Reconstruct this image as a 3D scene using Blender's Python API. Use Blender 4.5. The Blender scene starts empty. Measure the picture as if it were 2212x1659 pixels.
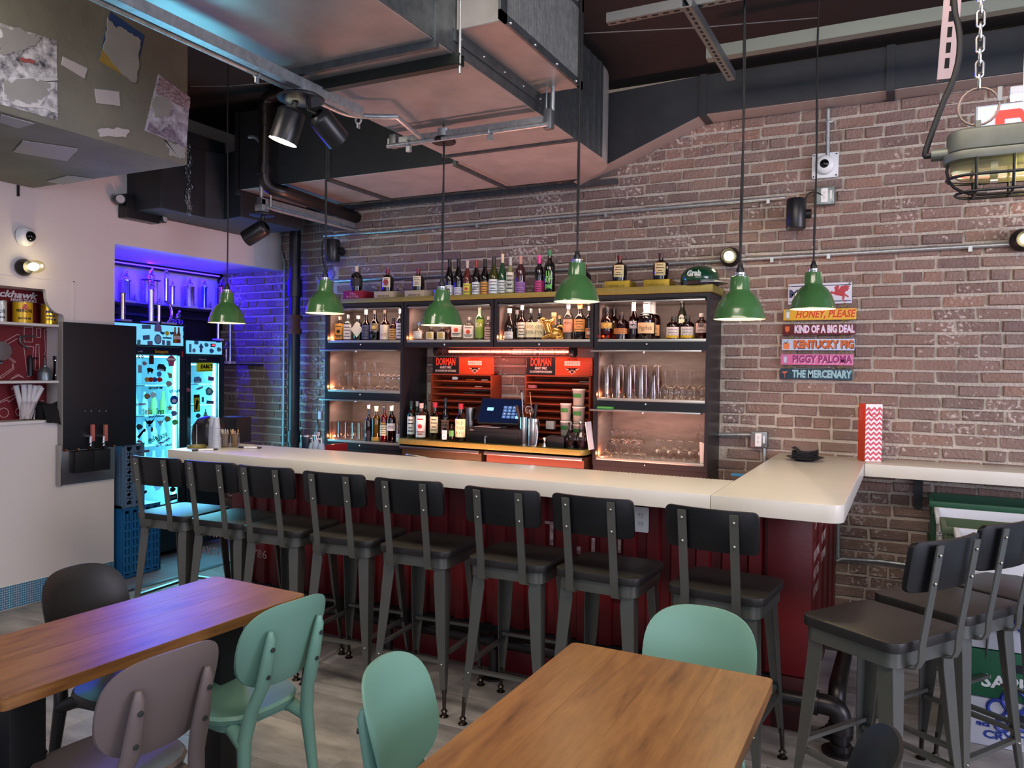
import bpy, bmesh, math, random
from mathutils import Matrix, Vector
SC = bpy.context.scene
COL = SC.collection
PI = math.pi
R_ = random.Random(11)

# ------------------------------------------------------------------ camera
CX, CY, FPX, EYE = 1106.0, 829.5, 1692.38, Vector((0, 0, 1.58))
AX = ((0.892692, 0.021147, -0.450171), (0.450472, -0.012396, 0.892705), (0.013298, -0.9997, -0.020592))   # world X, Y, Z in camera right/down/forward
def ortho():
    x = Vector(AX[0]).normalized(); y = Vector(AX[1]); y = (y - x * y.dot(x)).normalized()
    z = x.cross(y)
    if z.y > 0: z = -z
    return x, y, z
BX, BY, BZ = ortho()
cam_d = bpy.data.cameras.new('camera'); cam = bpy.data.objects.new('camera', cam_d); COL.objects.link(cam)
cam_d.sensor_fit = 'HORIZONTAL'; cam_d.sensor_width = 36.0; cam_d.lens = FPX * 36.0 / 2212.0
cam_d.clip_start = 0.05; cam_d.clip_end = 60
cam.matrix_world = Matrix(((BX.x, -BX.y, -BX.z, 0), (BY.x, -BY.y, -BY.z, 0), (BZ.x, -BZ.y, -BZ.z, EYE.z), (0, 0, 0, 1)))
SC.camera = cam
def W(px, py, x=None, y=None, z=None):
    """point of the room seen at a measured photo pixel, on a known plane"""
    c = Vector((px - CX, py - CY, FPX)); d = Vector((BX.dot(c), BY.dot(c), BZ.dot(c)))
    t = (z - EYE.z) / d.z if z is not None else (y / d.y if y is not None else x / d.x)
    return EYE + d * t
def DEP(p):
    q = Vector(p) - EYE
    return BX.z * q.x + BY.z * q.y + BZ.z * q.z
def PXW(n, p): return n * DEP(p) / FPX          # metres covered by n photo pixels at point p

# ------------------------------------------------------------------ world, exposure
SC.view_settings.view_transform = 'Standard'; SC.view_settings.look = 'None'
SC.view_settings.gamma = 1.0; SC.view_settings.exposure = 0.3; SC.view_settings.use_curve_mapping = False
SC.cycles.max_bounces = 10; SC.cycles.transparent_max_bounces = 40; SC.cycles.transmission_bounces = 8
SC.cycles.glossy_bounces = 4; SC.cycles.diffuse_bounces = 4
SC.cycles.sample_clamp_indirect = 6.0; SC.cycles.caustics_reflective = False; SC.cycles.caustics_refractive = False
wd = bpy.data.worlds.new('world'); SC.world = wd; wd.use_nodes = True
bg = wd.node_tree.nodes['Background']; bg.inputs[0].default_value = (0.62, 0.70, 0.88, 1); bg.inputs[1].default_value = 0.42

def srgb(h):
    h = h.lstrip('#'); o = []
    for i in (0, 2, 4):
        c = int(h[i:i+2], 16) / 255
        o.append(c / 12.92 if c <= .04045 else ((c + .055) / 1.055) ** 2.4)
    return (*o, 1.0)
def light(name, kind, loc, power, col='#ffffff', size=.1, size_y=None, aim=None, spot=None, blend=.5):
    d = bpy.data.lights.new(name, kind); d.energy = power; d.color = srgb(col)[:3]
    if kind == 'AREA':
        d.size = size
        if size_y: d.shape = 'RECTANGLE'; d.size_y = size_y
    else: d.shadow_soft_size = size
    if kind == 'SPOT': d.spot_size = math.radians(spot); d.spot_blend = blend
    o = bpy.data.objects.new(name, d); COL.objects.link(o); o.location = loc
    if aim is not None: o.rotation_euler = (Vector(aim) - Vector(loc)).to_track_quat('-Z', 'Y').to_euler()
    return o
# daylight through the shop front behind the photographer, and the ceiling lamps of the dining side
light('shopfront_daylight', 'AREA', (1.2, -4.2, 2.0), 130, '#e6e9ff', 6.0, 2.8, aim=(-1.2, 5, 1.6))
light('dining_ceiling_light', 'AREA', (-1.2, 1.3, 3.40), 135, '#ffeedd', 5.0, .9, aim=(-1.2, 2.9, 1.2))
light('right_window_daylight', 'AREA', (4.6, 2.0, 2.0), 190, '#ece8ff', 3.0, 2.4, aim=(-.6, 4.9, 1.7))
light('under_bar_led_light', 'AREA', (-2.15, 4.30, .74), 42, '#ffa694', 1.8, .06, aim=(-2.2, 4.12, 3.0))

# ------------------------------------------------------------------ materials
MATS = {}
def mat(name, col='#808080', rough=.5, metal=0.0, vary=None, bump=None, coat=0, trans=0, ior=1.45, emit=None, spec=None, aniso=None, sheen=0):
    """vary=(scale, amount, second colour, stretch) mottles the colour; bump=(scale, strength) fine relief"""
    if name in MATS: return MATS[name]
    m = bpy.data.materials.new(name); m.use_nodes = True; MATS[name] = m
    nt = m.node_tree; b = nt.nodes['Principled BSDF']; N = nt.nodes.new; L = nt.links.new
    b.inputs['Base Color'].default_value = srgb(col); b.inputs['Roughness'].default_value = rough; b.inputs['Metallic'].default_value = metal
    b.inputs['Coat Weight'].default_value = coat; b.inputs['Transmission Weight'].default_value = trans; b.inputs['IOR'].default_value = ior
    if spec is not None: b.inputs['Specular IOR Level'].default_value = spec
    if emit: b.inputs['Emission Color'].default_value = srgb(emit[0]); b.inputs['Emission Strength'].default_value = emit[1]
    if vary or bump:
        tc = N('ShaderNodeTexCoord'); mp = N('ShaderNodeMapping'); L(tc.outputs['Object'], mp.inputs['Vector'])
    if vary:
        sc, am, c2 = vary[:3]
        if len(vary) > 3: mp.inputs['Scale'].default_value = vary[3]
        nz = N('ShaderNodeTexNoise'); nz.inputs['Scale'].default_value = sc; nz.inputs['Detail'].default_value = 6; nz.inputs['Roughness'].default_value = .62
        L(mp.outputs['Vector'], nz.inputs['Vector'])
        rp = N('ShaderNodeValToRGB'); rp.color_ramp.elements[0].position = .35; rp.color_ramp.elements[1].position = .68
        rp.color_ramp.elements[0].color = (0, 0, 0, 1); rp.color_ramp.elements[1].color = (am, am, am, 1)
        L(nz.outputs['Fac'], rp.inputs['Fac'])
        mx = N('ShaderNodeMix'); mx.data_type = 'RGBA'; mx.inputs['A'].default_value = srgb(col); mx.inputs['B'].default_value = srgb(c2)
        L(rp.outputs['Color'], mx.inputs['Factor']); L(mx.outputs['Result'], b.inputs['Base Color'])
    if bump:
        nb = N('ShaderNodeTexNoise'); nb.inputs['Scale'].default_value = bump[0]; nb.inputs['Detail'].default_value = 5
        L(mp.outputs['Vector'], nb.inputs['Vector'])
        bp = N('ShaderNodeBump'); bp.inputs['Strength'].default_value = bump[1]; bp.inputs['Distance'].default_value = .01
        L(nb.outputs['Fac'], bp.inputs['Height']); L(bp.outputs['Normal'], b.inputs['Normal'])
    return m
def glass(name, tint='#ffffff', gl=.9, rough=.02, blend=.28, k=.75):
    """thin clear glass: tinted see-through with a sharp reflection at the edge"""
    if name in MATS: return MATS[name]
    m = bpy.data.materials.new(name); m.use_nodes = True; MATS[name] = m
    nt = m.node_tree; nt.nodes.remove(nt.nodes['Principled BSDF']); N = nt.nodes.new; L = nt.links.new
    t = N('ShaderNodeBsdfTransparent'); t.inputs[0].default_value = srgb(tint)
    g = N('ShaderNodeBsdfGlossy'); g.inputs['Color'].default_value = (gl, gl, gl, 1); g.inputs['Roughness'].default_value = rough
    fr = N('ShaderNodeLayerWeight'); fr.inputs['Blend'].default_value = blend
    rp = N('ShaderNodeMath'); rp.operation = 'MULTIPLY_ADD'; rp.inputs[1].default_value = k; rp.inputs[2].default_value = .05 * k; rp.use_clamp = True
    L(fr.outputs['Fresnel'], rp.inputs[0])
    mx = N('ShaderNodeMixShader'); L(rp.outputs[0], mx.inputs[0]); L(t.outputs[0], mx.inputs[1]); L(g.outputs[0], mx.inputs[2])
    L(mx.outputs[0], nt.nodes['Material Output'].inputs['Surface'])
    return m
def plain(hexcol, rough=.5, metal=0.0): return mat('paint_%s_%d_%d' % (hexcol.strip('#'), rough * 100, metal * 100), hexcol, rough, metal)

# ------------------------------------------------------------------ mesh builder
class M:
    def __init__(s): s.v = []; s.f = []
    def add(s, vs, fs):
        n = len(s.v); s.v += [tuple(v) for v in vs]; s.f += [tuple(i + n for i in f) for f in fs]; return s
    def box(s, x0, x1, y0, y1, z0, z1, mx=None):
        vs = [Vector((x, y, z)) for x in (x0, x1) for y in (y0, y1) for z in (z0, z1)]
        if mx is not None: vs = [mx @ v for v in vs]
        return s.add(vs, [(0, 1, 3, 2), (4, 6, 7, 5), (0, 4, 5, 1), (2, 3, 7, 6), (0, 2, 6, 4), (1, 5, 7, 3)])
    def cbox(s, c, sx, sy, sz, mx=None):
        m = Matrix.Translation(Vector(c)) @ (mx or Matrix())
        return s.box(-sx/2, sx/2, -sy/2, sy/2, -sz/2, sz/2, m)
    def bar(s, p0, p1, w, h, up=(0, 0, 1)):
        p0 = Vector(p0); p1 = Vector(p1); d = (p1 - p0); l = d.length; d.normalize()
        u = Vector(up); r = d.cross(u)
        if r.length < 1e-4: u = Vector((0, 1, 0)); r = d.cross(u)
        r.normalize(); u = r.cross(d)
        vs = [p0 + r * a * w/2 + u * b * h/2 + d * c for c in (0, l) for a, b in ((-1, -1), (1, -1), (1, 1), (-1, 1))]
        return s.add(vs, [(0, 3, 2, 1), (4, 5, 6, 7), (0, 1, 5, 4), (1, 2, 6, 5), (2, 3, 7, 6), (3, 0, 4, 7)])
    def tube(s, pts, r, n=8, closed=False, flat=None):
        pts = [Vector(p) for p in pts]; k = len(pts); rr = r if isinstance(r, (list, tuple)) else [r] * k
        vs, fs = [], []; ref = None
        for i, p in enumerate(pts):
            a = pts[(i - 1) % k] if (i > 0 or closed) else p; b = pts[(i + 1) % k] if (i < k - 1 or closed) else p
            d = (b - a).normalized()
            if ref is None: ref = d.orthogonal().normalized()
            ref = (ref - d * ref.dot(d)).normalized(); q = d.cross(ref)
            for j in range(n):
                t = 2 * PI * j / n; vs.append(p + (ref * math.cos(t) + q * math.sin(t)) * rr[i])
        for i in range(k if closed else k - 1):
            for j in range(n):
                a, b = i * n, ((i + 1) % k) * n; fs.append((a + j, a + (j + 1) % n, b + (j + 1) % n, b + j))
        if not closed: fs.append(tuple(range(n))[::-1]); fs.append(tuple(range((k - 1) * n, k * n)))
        return s.add(vs, fs)
    def cyl(s, p0, p1, r0, r1=None, n=16): return s.tube([p0, p1], [r0, r0 if r1 is None else r1], n)
    def lathe(s, prof, n=16, mx=None, sq=0, a0=0, cap=True):
        """prof: (radius, height) pairs turned about local z; sq > 0 squares the section"""
        mx = mx or Matrix(); vs, fs = [], []
        for r, h in prof:
            for j in range(n):
                t = a0 + 2 * PI * j / n; c, d = math.cos(t), math.sin(t)
                if sq: k = (abs(c) ** sq + abs(d) ** sq) ** (-1 / sq); c *= k; d *= k
                vs.append(mx @ Vector((r * c, r * d, h)))
        for i in range(len(prof) - 1):
            for j in range(n): fs.append((i * n + j, i * n + (j + 1) % n, (i + 1) * n + (j + 1) % n, (i + 1) * n + j))
        if cap: fs.append(tuple(range(n))[::-1]); fs.append(tuple(range((len(prof) - 1) * n, len(prof) * n)))
        return s.add(vs, fs)
    def arc(s, r, h0, h1, half, mx=None, n=10, th=.0006, sq=0):
        """curved label patch on the -y side of a turned body"""
        mx = mx or Matrix(); vs = []
        for rad in (r, r + th):
            for h in (h0, h1):
                for j in range(n + 1):
                    t = -PI/2 - half + 2 * half * j / n; c, d = math.cos(t), math.sin(t)
                    if sq: k = (abs(c) ** sq + abs(d) ** sq) ** (-1 / sq); c *= k; d *= k
                    vs.append(mx @ Vector((rad * c, rad * d, h)))
        m = n + 1; fs = []
        for j in range(n):
            fs += [(j, m + j, m + j + 1, j + 1), (2*m + j, 2*m + j + 1, 3*m + j + 1, 3*m + j), (j, j + 1, 2*m + j + 1, 2*m + j), (m + j, 3*m + j, 3*m + j + 1, m + j + 1)]
        fs += [(0, 2*m, 3*m, m), (n, m + n, 3*m + n, 2*m + n)]
        return s.add(vs, fs)
    def prism(s, poly, d, mx=None):
        mx = mx or Matrix(); k = len(poly)
        vs = [mx @ Vector((p[0], p[1], 0)) for p in poly] + [mx @ Vector((p[0], p[1], d)) for p in poly]
        return s.add(vs, [tuple(range(k))[::-1], tuple(range(k, 2 * k))] + [(i, (i + 1) % k, k + (i + 1) % k, k + i) for i in range(k)])
    def sphere(s, c, r, n=12, m=8, sc=(1, 1, 1), mx=None):
        prof = [(max(1e-5, r * math.sin(PI * i / m)), -r * math.cos(PI * i / m)) for i in range(m + 1)]
        q = Matrix.Translation(Vector(c)) @ (mx or Matrix()) @ Matrix.Diagonal((*sc, 1))
        return s.lathe(prof, n, q)
    def torus(s, c, R, r, n=20, m=8, mx=None):
        mx = Matrix.Translation(Vector(c)) @ (mx or Matrix())
        return s.tube([mx @ Vector((R * math.cos(2*PI*i/n), R * math.sin(2*PI*i/n), 0)) for i in range(n)], r, m, closed=True)
    def mesh(s, name, smooth=None, bevel=0, seg=2):
        bm = bmesh.new(); vv = [bm.verts.new(v) for v in s.v]
        for f in s.f:
            try: bm.faces.new([vv[i] for i in f])
            except ValueError: pass
        if bevel or smooth: bmesh.ops.remove_doubles(bm, verts=bm.verts, dist=1e-5)
        bmesh.ops.recalc_face_normals(bm, faces=bm.faces)
        if bevel:
            es = [e for e in bm.edges if len(e.link_faces) == 2 and e.calc_face_angle(0) > .5]
            bmesh.ops.bevel(bm, geom=es, offset=bevel, segments=seg, affect='EDGES', profile=.6, clamp_overlap=True)
        me = bpy.data.meshes.new(name); bm.to_mesh(me); bm.free()
        if smooth:
            me.shade_smooth(); me.set_sharp_from_angle(angle=math.radians(smooth))
        return me
    def make(s, name, m, parent=None, smooth=None, bevel=0, seg=2, local=False):
        if bevel and smooth is None: smooth = 24
        me = s.mesh(name, smooth, bevel, seg); me.materials.append(m)
        return link(name, me, parent, local)
def rootm(o):
    m = o.matrix_basis.copy()
    while o.parent: o = o.parent; m = o.matrix_basis @ m
    return m
def link(name, me, parent=None, local=False):
    o = bpy.data.objects.new(name, me); COL.objects.link(o)
    if parent is not None:
        o.parent = parent
        if not local: me.transform(rootm(parent).inverted())
    return o
def tag(o, label=None, cat=None, group=None, kind=None):
    if label: o['label'] = label
    if cat: o['category'] = cat
    if group: o['group'] = group
    if kind: o['kind'] = kind
    return o
def thing(name, label, cat, loc=(0, 0, 0), rz=0.0, group=None):
    o = bpy.data.objects.new(name, None); COL.objects.link(o); o.location = loc; o.rotation_euler = (0, 0, rz); o.empty_display_size = .05
    return tag(o, label, cat, group)
def one(m, name, material, label, cat, group=None, loc=None, smooth=None, bevel=0):
    o = m.make(name, material, None, smooth, bevel)
    if loc is not None: o.location = loc
    return tag(o, label, cat, group)
def struct(name, m, material, parent=None, smooth=None, bevel=0, kind='structure'):
    o = m.make(name, material, parent, smooth, bevel)
    if parent is None: o['kind'] = kind
    return o
def dup(root, loc, rz=0.0, label=None, group=None, tilt=None):
    r = root.copy(); COL.objects.link(r); r.location = loc; r.rotation_euler = tilt or (0, 0, rz)
    if label: r['label'] = label
    if group: r['group'] = group
    for ch in list(root.children):
        c = ch.copy(); COL.objects.link(c); c.parent = r
        for g in list(ch.children):
            d = g.copy(); COL.objects.link(d); d.parent = c
    return r
def setmat(root, frm, to):
    """give a copied thing its own colour (single-user meshes)"""
    for o in [root] + list(root.children_recursive):
        if o.type == 'MESH' and o.data.materials and o.data.materials[0] == frm:
            o.data = o.data.copy(); o.data.materials[0] = to
# frames: local x to the right, y up, z out of the surface
def FB(x, y, z): return Matrix(((1, 0, 0, x), (0, 0, -1, y), (0, 1, 0, z), (0, 0, 0, 1)))     # faces -Y (back wall)
def FL(x, y, z): return Matrix(((0, 0, 1, x), (1, 0, 0, y), (0, 1, 0, z), (0, 0, 0, 1)))      # faces +X (left wall)
def FU(x, y, z): return Matrix.Translation((x, y, z))
RZ = lambda a: Matrix.Rotation(a, 4, 'Z')
RX = lambda a: Matrix.Rotation(a, 4, 'X')
RY = lambda a: Matrix.Rotation(a, 4, 'Y')
T = lambda x, y, z: Matrix.Translation((x, y, z))
def text(s, size, m, parent, frame, name='lettering', ext=.0008, width=None, shear=0.0, bold=0.0, align='CENTER', bend=None, local=False, res=2):
    cu = bpy.data.curves.new('t', 'FONT'); cu.body = s; cu.size = size; cu.extrude = ext; cu.align_x = align; cu.align_y = 'CENTER'
    cu.shear = shear; cu.offset = bold; cu.resolution_u = res
    ob = bpy.data.objects.new('t', cu); me = bpy.data.meshes.new_from_object(ob)
    bpy.data.objects.remove(ob); bpy.data.curves.remove(cu)
    if width:
        xs = [v.co.x for v in me.vertices]
        if xs and max(xs) > min(xs):
            k = width / (max(xs) - min(xs)); me.transform(Matrix.Diagonal((k, 1, 1, 1)))
    if bend:
        for v in me.vertices:
            a = v.co.x / bend; rr = bend + v.co.z
            v.co.x = rr * math.sin(a); v.co.z = rr * math.cos(a) - bend
    me.transform(frame); me.materials.append(m)
    return link(name, me, parent, local)
def rrect(w, h, r, n=5):
    p = []
    for cx, cy, a in ((w/2 - r, h/2 - r, 0), (-w/2 + r, h/2 - r, PI/2), (-w/2 + r, -h/2 + r, PI), (w/2 - r, -h/2 + r, 1.5 * PI)):
        for i in range(n + 1): t = a + PI/2 * i / n; p.append((cx + r * math.cos(t), cy + r * math.sin(t)))
    return p
def circ(r, n=20, cx=0, cy=0, sx=1, sy=1): return [(cx + sx * r * math.cos(2*PI*i/n), cy + sy * r * math.sin(2*PI*i/n)) for i in range(n)]
def bez(p0, p1, p2, p3, n=8):
    p0, p1, p2, p3 = map(Vector, (p0, p1, p2, p3)); o = []
    for i in range(n + 1):
        t = i / n; u = 1 - t; o.append(p0*u**3 + p1*3*u*u*t + p2*3*u*t*t + p3*t**3)
    return o

# ================================================================== structure
XL, YW, ZC = -5.08, 5.13, 3.50          # left wall, back wall, ceiling
XR = -5.86                              # back of the fridge recess
YL, XC = 5.42, -4.27                    # the brick wall steps back left of XC
plaster = mat('white_plaster', '#d0c9c8', .75, bump=(60, .05))
soffit_paint = mat('soffit_paint', '#d5d0dc', .7)
mortar_m = mat('mortar', '#c6bbae', .95, vary=(9, .8, '#aea295'), bump=(70, 1.0))
def brick_material():
    m = bpy.data.materials.new('old_red_brick'); m.use_nodes = True
    nt = m.node_tree; b = nt.nodes['Principled BSDF']; N = nt.nodes.new; L = nt.links.new
    oi = N('ShaderNodeObjectInfo'); ge = N('ShaderNodeNewGeometry'); ad = N('ShaderNodeMath'); ad.operation = 'ADD'; fr = N('ShaderNodeMath'); fr.operation = 'FRACT'
    L(oi.outputs['Random'], ad.inputs[0]); L(ge.outputs['Random Per Island'], ad.inputs[1]); L(ad.outputs[0], fr.inputs[0])
    rp = N('ShaderNodeValToRGB'); e = rp.color_ramp.elements
    stops = [(0, '#80695f'), (.18, '#8d7266'), (.34, '#78635b'), (.5, '#877168'), (.64, '#725d5a'), (.78, '#937565'), (.9, '#826d67'), (1, '#9d7a68')]
    e[0].color = srgb(stops[0][1]); e[1].color = srgb(stops[-1][1]); e[1].position = 1
    for p, c in stops[1:-1]: k = e.new(p); k.color = srgb(c)
    L(fr.outputs[0], rp.inputs['Fac'])
    tc = N('ShaderNodeNewGeometry'); nz = N('ShaderNodeTexNoise'); nz.inputs['Scale'].default_value = 7; nz.inputs['Detail'].default_value = 8; nz.inputs['Roughness'].default_value = .7
    L(tc.outputs['Position'], nz.inputs['Vector'])
    r2 = N('ShaderNodeValToRGB'); r2.color_ramp.elements[0].position = .40; r2.color_ramp.elements[1].position = .72
    r2.color_ramp.elements[0].color = (0, 0, 0, 1); r2.color_ramp.elements[1].color = (.55, .55, .55, 1); L(nz.outputs['Fac'], r2.inputs['Fac'])
    mx = N('ShaderNodeMix'); mx.data_type = 'RGBA'; mx.inputs['B'].default_value = srgb('#8b7a74'); L(rp.outputs['Color'], mx.inputs['A']); L(r2.outputs['Color'], mx.inputs['Factor'])
    # lime specks and old paint
    n3 = N('ShaderNodeTexNoise'); n3.inputs['Scale'].default_value = 46; n3.inputs['Detail'].default_value = 4; L(tc.outputs['Position'], n3.inputs['Vector'])
    n4 = N('ShaderNodeTexNoise'); n4.inputs['Scale'].default_value = 2.2; n4.inputs['Detail'].default_value = 3; L(tc.outputs['Position'], n4.inputs['Vector'])
    mu = N('ShaderNodeMath'); mu.operation = 'MULTIPLY'; L(n3.outputs['Fac'], mu.inputs[0]); L(n4.outputs['Fac'], mu.inputs[1])
    r3 = N('ShaderNodeValToRGB'); r3.color_ramp.elements[0].position = .325; r3.color_ramp.elements[1].position = .39
    L(mu.outputs[0], r3.inputs['Fac'])
    m2 = N('ShaderNodeMix'); m2.data_type = 'RGBA'; m2.inputs['B'].default_value = srgb('#c3b5ad'); L(mx.outputs['Result'], m2.inputs['A']); L(r3.outputs['Color'], m2.inputs['Factor'])
    L(m2.outputs['Result'], b.inputs['Base Color']); b.inputs['Roughness'].default_value = .85
    nb = N('ShaderNodeTexNoise'); nb.inputs['Scale'].default_value = 55; nb.inputs['Detail'].default_value = 6; L(tc.outputs['Position'], nb.inputs['Vector'])
    bp = N('ShaderNodeBump'); bp.inputs['Strength'].default_value = .8; bp.inputs['Distance'].default_value = .015; L(nb.outputs['Fac'], bp.inputs['Height']); L(bp.outputs['Normal'], b.inputs['Normal'])
    return m
brick_m = brick_material()

# back wall: mortar bed, each brick proud of it
bw = M().box(XC + .01, 1.6, YW + .010, YL + .25, 0, ZC).box(-6.0, XC + .01, YL + .010, YL + .25, 0, ZC)
wall_back = struct('wall_back', bw, mortar_m)
def brick_verts(rg, x0, x1, z0, z1, y):
    j = lambda a: rg.uniform(-a, a) * 1.35
    b = .006
    fy = y + j(.004)
    o = [(x0 + j(.003), y + .012, z0 + j(.002)), (x1 + j(.003), y + .012, z0 + j(.002)), (x1 + j(.003), y + .012, z1 + j(.002)), (x0 + j(.003), y + .012, z1 + j(.002))]
    m_ = [(p[0] + (.001 if i in (0, 3) else -.001), y + .004, p[2] + (.001 if i < 2 else -.001)) for i, p in enumerate(o)]
    f = [(p[0] + (b if i in (0, 3) else -b) + j(.003), fy + j(.0025), p[2] + (b if i < 2 else -b) + j(.0025)) for i, p in enumerate(o)]
    vs = o + m_ + f
    fs = [(8, 9, 10, 11)] + [(a + i, a + (i + 1) % 4, a + 4 + (i + 1) % 4, a + 4 + i) for a in (0, 4) for i in range(4)]
    return vs, fs
CH, BL = .0725, .218
protos = []
for k in range(14):
    half = k >= 10
    l = (.097 if half else .203)
    mb = M().add(*brick_verts(R_, -l/2, l/2, -.0283, .0283, 0)); me = mb.mesh('brick'); me.materials.append(brick_m); protos.append((me, half))
many = M(); cnt = 0; rows = []
for i in range(int(3.4 / CH)):
    z = .035 + i * CH
    if z > ZC - .05: break
    header = (i % 6 == 5); x = -5.95 + (BL / 2 if i % 2 else 0) + R_.uniform(-.03, .03)
    while x < 1.5:
        l = .109 if header or R_.random() < .07 else BL
        rows.append((x + l/2, z + R_.uniform(-.003, .003), l)); x += l
def hidden(x, z):
    return (-1.10 > x > -4.02 and .95 < z < 2.02) and not (-3.28 < x < -1.86 and z < 1.7)
singles = [r for r in rows if r[0] > -1.0 and .40 < r[1] < 3.22 and r[0] < .62 and not (-.33 > r[0] and r[1] < .95)]
singles.sort(key=lambda r: -r[0]); singles = set(singles[:300])
for r in rows:
    x, z, l = r
    if r in singles:
        half = l < .15; me = R_.choice([p for p, h in protos if h == half])
        o = bpy.data.objects.new('brick', me); COL.objects.link(o); o.parent = wall_back
        o.location = (x, YW - R_.uniform(0, .004), z); o.rotation_euler = (0, R_.uniform(-.012, .012), 0)
    elif z < 3.30 and not hidden(x, z):
        x0_, x1_ = x - l/2 + .006, x + l/2 - .006
        if x < XC: x1_ = min(x1_, XC + .02)
        else: x0_ = max(x0_, XC)
        if x1_ - x0_ < .02: continue
        v, f = brick_verts(R_, x0_, x1_, z - .0283, z + .0283, (YL if x < XC else YW) - R_.uniform(0, .004)); many.add(v, f)
o = struct('bricks', many, brick_m, wall_back, kind=None); o['kind'] = 'stuff'

# left wall with the tool niche cut into it, header over the fridge recess
NY0, NY1, NZ0, NZ1 = 1.35, 3.36, 1.195, 2.055
YC = 3.735                                           # corner of the recess
lw = M()
lw.box(XL - .30, XL, -2.2, NY0, 0, ZC); lw.box(XL - .30, XL, NY0, NY1, 0, NZ0 - .02); lw.box(XL - .30, XL, NY0, NY1, NZ1, ZC)
lw.box(XL - .30, XL, NY1, YC, 0, ZC); lw.box(XL - .36, XL - .20, NY0, NY1, NZ0 - .02, NZ1)
sc = [(NY1, NZ1), (NY1, NZ1 - .175)] + [(NY1 - .015 - .11 * math.sin(t) , NZ1 - .175 + .02 + .12 * (1 - math.cos(t))) for t in [PI/2 * i / 8 for i in range(9)]] + [(NY1 - .13, NZ1)]
lw.prism([(a, b) for a, b in sc], .03, Matrix(((0, 0, 1, XL - .03), (1, 0, 0, 0), (0, 1, 0, 0), (0, 0, 0, 1))))
lw.box(XR - .1, XL, YC, YL, 2.43, ZC)            # header and recess ceiling
lw.box(XR - .1, XL - .30, YC - .12, YC, 0, 2.43)
wall_left = struct('wall_left', lw, plaster)
rb = M().box(XR - .12, XR, YC - .1, YL, 0, 2.43); struct('wall_recess', rb, mat('recess_paint', '#b9b2c6', .8))
tr = M(); 
for a, b in (((NY1 + .06, NZ0 - .06), (NY1 + .068, NZ1 + .075)), ((NY0, NZ1 + .068), (NY1 + .068, NZ1 + .075))): tr.box(XL - .002, XL + .004, a[0], b[0], a[1], b[1])
struct('trim_1', tr, plaster, wall_left)
# blue mosaic skirting
gr = M().box(XL - .01, XL + .004, -1, YC, 0, .152); baseboard = struct('baseboard_left', gr, mat('mosaic_grout', '#ddd8d0', .9))
mo = M(); k = 0; P_ = .0148
y = 1.9
while y < YC - .01:
    for i in range(10): mo.box(XL + .002, XL + .0075, y + .002, y + P_ - .0015, .004 + i * P_, .0008 + (i + 1) * P_)
    y += P_
o = struct('mosaic_tiles', mo, mat('blue_mosaic', '#28658c', .25, vary=(70, 1, '#3f84a6')), baseboard, kind=None); o['kind'] = 'stuff'

# ceiling
struct('ceiling', M().box(-6, 1.9, -1.5, YL + .2, ZC, ZC + .15), mat('dark_ceiling', '#1c1517', .9, vary=(20, .6, '#271d1e'), bump=(40, .2)))

# floor: vinyl planks, and tiles behind the bar
sub = struct('floor', M().box(-6, 2.2, -1.5, YL + .2, -.08, -.006), plain('#3a3836', .8))
plank_m = None
def floor_material():
    m = bpy.data.materials.new('grey_vinyl_plank'); m.use_nodes = True
    nt = m.node_tree; b = nt.nodes['Principled BSDF']; N = nt.nodes.new; L = nt.links.new
    oi = N('ShaderNodeObjectInfo'); g = N('ShaderNodeNewGeometry'); mp = N('ShaderNodeMapping'); mp.inputs['Scale'].default_value = (1, 3.2, 1)
    L(g.outputs['Position'], mp.inputs['Vector']); nz = N('ShaderNodeTexNoise'); nz.noise_dimensions = '4D'; nz.inputs['Scale'].default_value = 2.6; nz.inputs['Detail'].default_value = 6; nz.inputs['Roughness'].default_value = .6
    L(mp.outputs['Vector'], nz.inputs['Vector']); mu = N('ShaderNodeMath'); mu.operation = 'MULTIPLY'; mu.inputs[1].default_value = 40; L(oi.outputs['Random'], mu.inputs[0]); L(mu.outputs[0], nz.inputs['W'])
    rp = N('ShaderNodeValToRGB'); e = rp.color_ramp.elements; e[0].position = .3; e[0].color = srgb('#686460'); e[1].position = .72; e[1].color = srgb('#b3aea8'); k = e.new(.5); k.color = srgb('#918c86')
    L(nz.outputs['Fac'], rp.inputs['Fac']); L(rp.outputs['Color'], b.inputs['Base Color']); b.inputs['Roughness'].default_value = .42
    return m
plank_m = floor_material()
def piece(l, w, gap, th=.006):
    mb = M(); a, c, g = l/2 - gap, w/2 - gap, .0012
    vs = [(x, y, 0) for x, y in ((-a, -c), (a, -c), (a, c), (-a, c))] + [(x, y, th - g) for x, y in ((-a, -c), (a, -c), (a, c), (-a, c))] + [(x, y, th) for x, y in ((-a + g, -c + g), (a - g, -c + g), (a - g, c - g), (-a + g, c - g))]
    mb.add(vs, [(8, 9, 10, 11)] + [(i, (i + 1) % 4, 4 + (i + 1) % 4, 4 + i) for i in range(4)] + [(4 + i, 4 + (i + 1) % 4, 8 + (i + 1) % 4, 8 + i) for i in range(4)])
    return mb
pw, pl = .305, .915
pm = piece(pl, pw, .0006).mesh('plank'); pm.materials.append(plank_m)
for r in range(15):
    yy = .35 + r * pw; x = -5.5 + (r % 3) * .31
    if yy > 3.65: x = -4.76 + pl/2
    while x < 1.9:
        if yy + pw/2 < YW + .1:
            o = bpy.data.objects.new('plank', pm); COL.objects.link(o); o.parent = sub; o.location = (x, yy, -.006)
        x += pl
kt = mat('grey_kitchen_tile', '#8d9299', .35, vary=(6, .6, '#767b82'))
tm = piece(.30, .30, .002, .009).mesh('tile'); tm.materials.append(kt)
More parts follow.
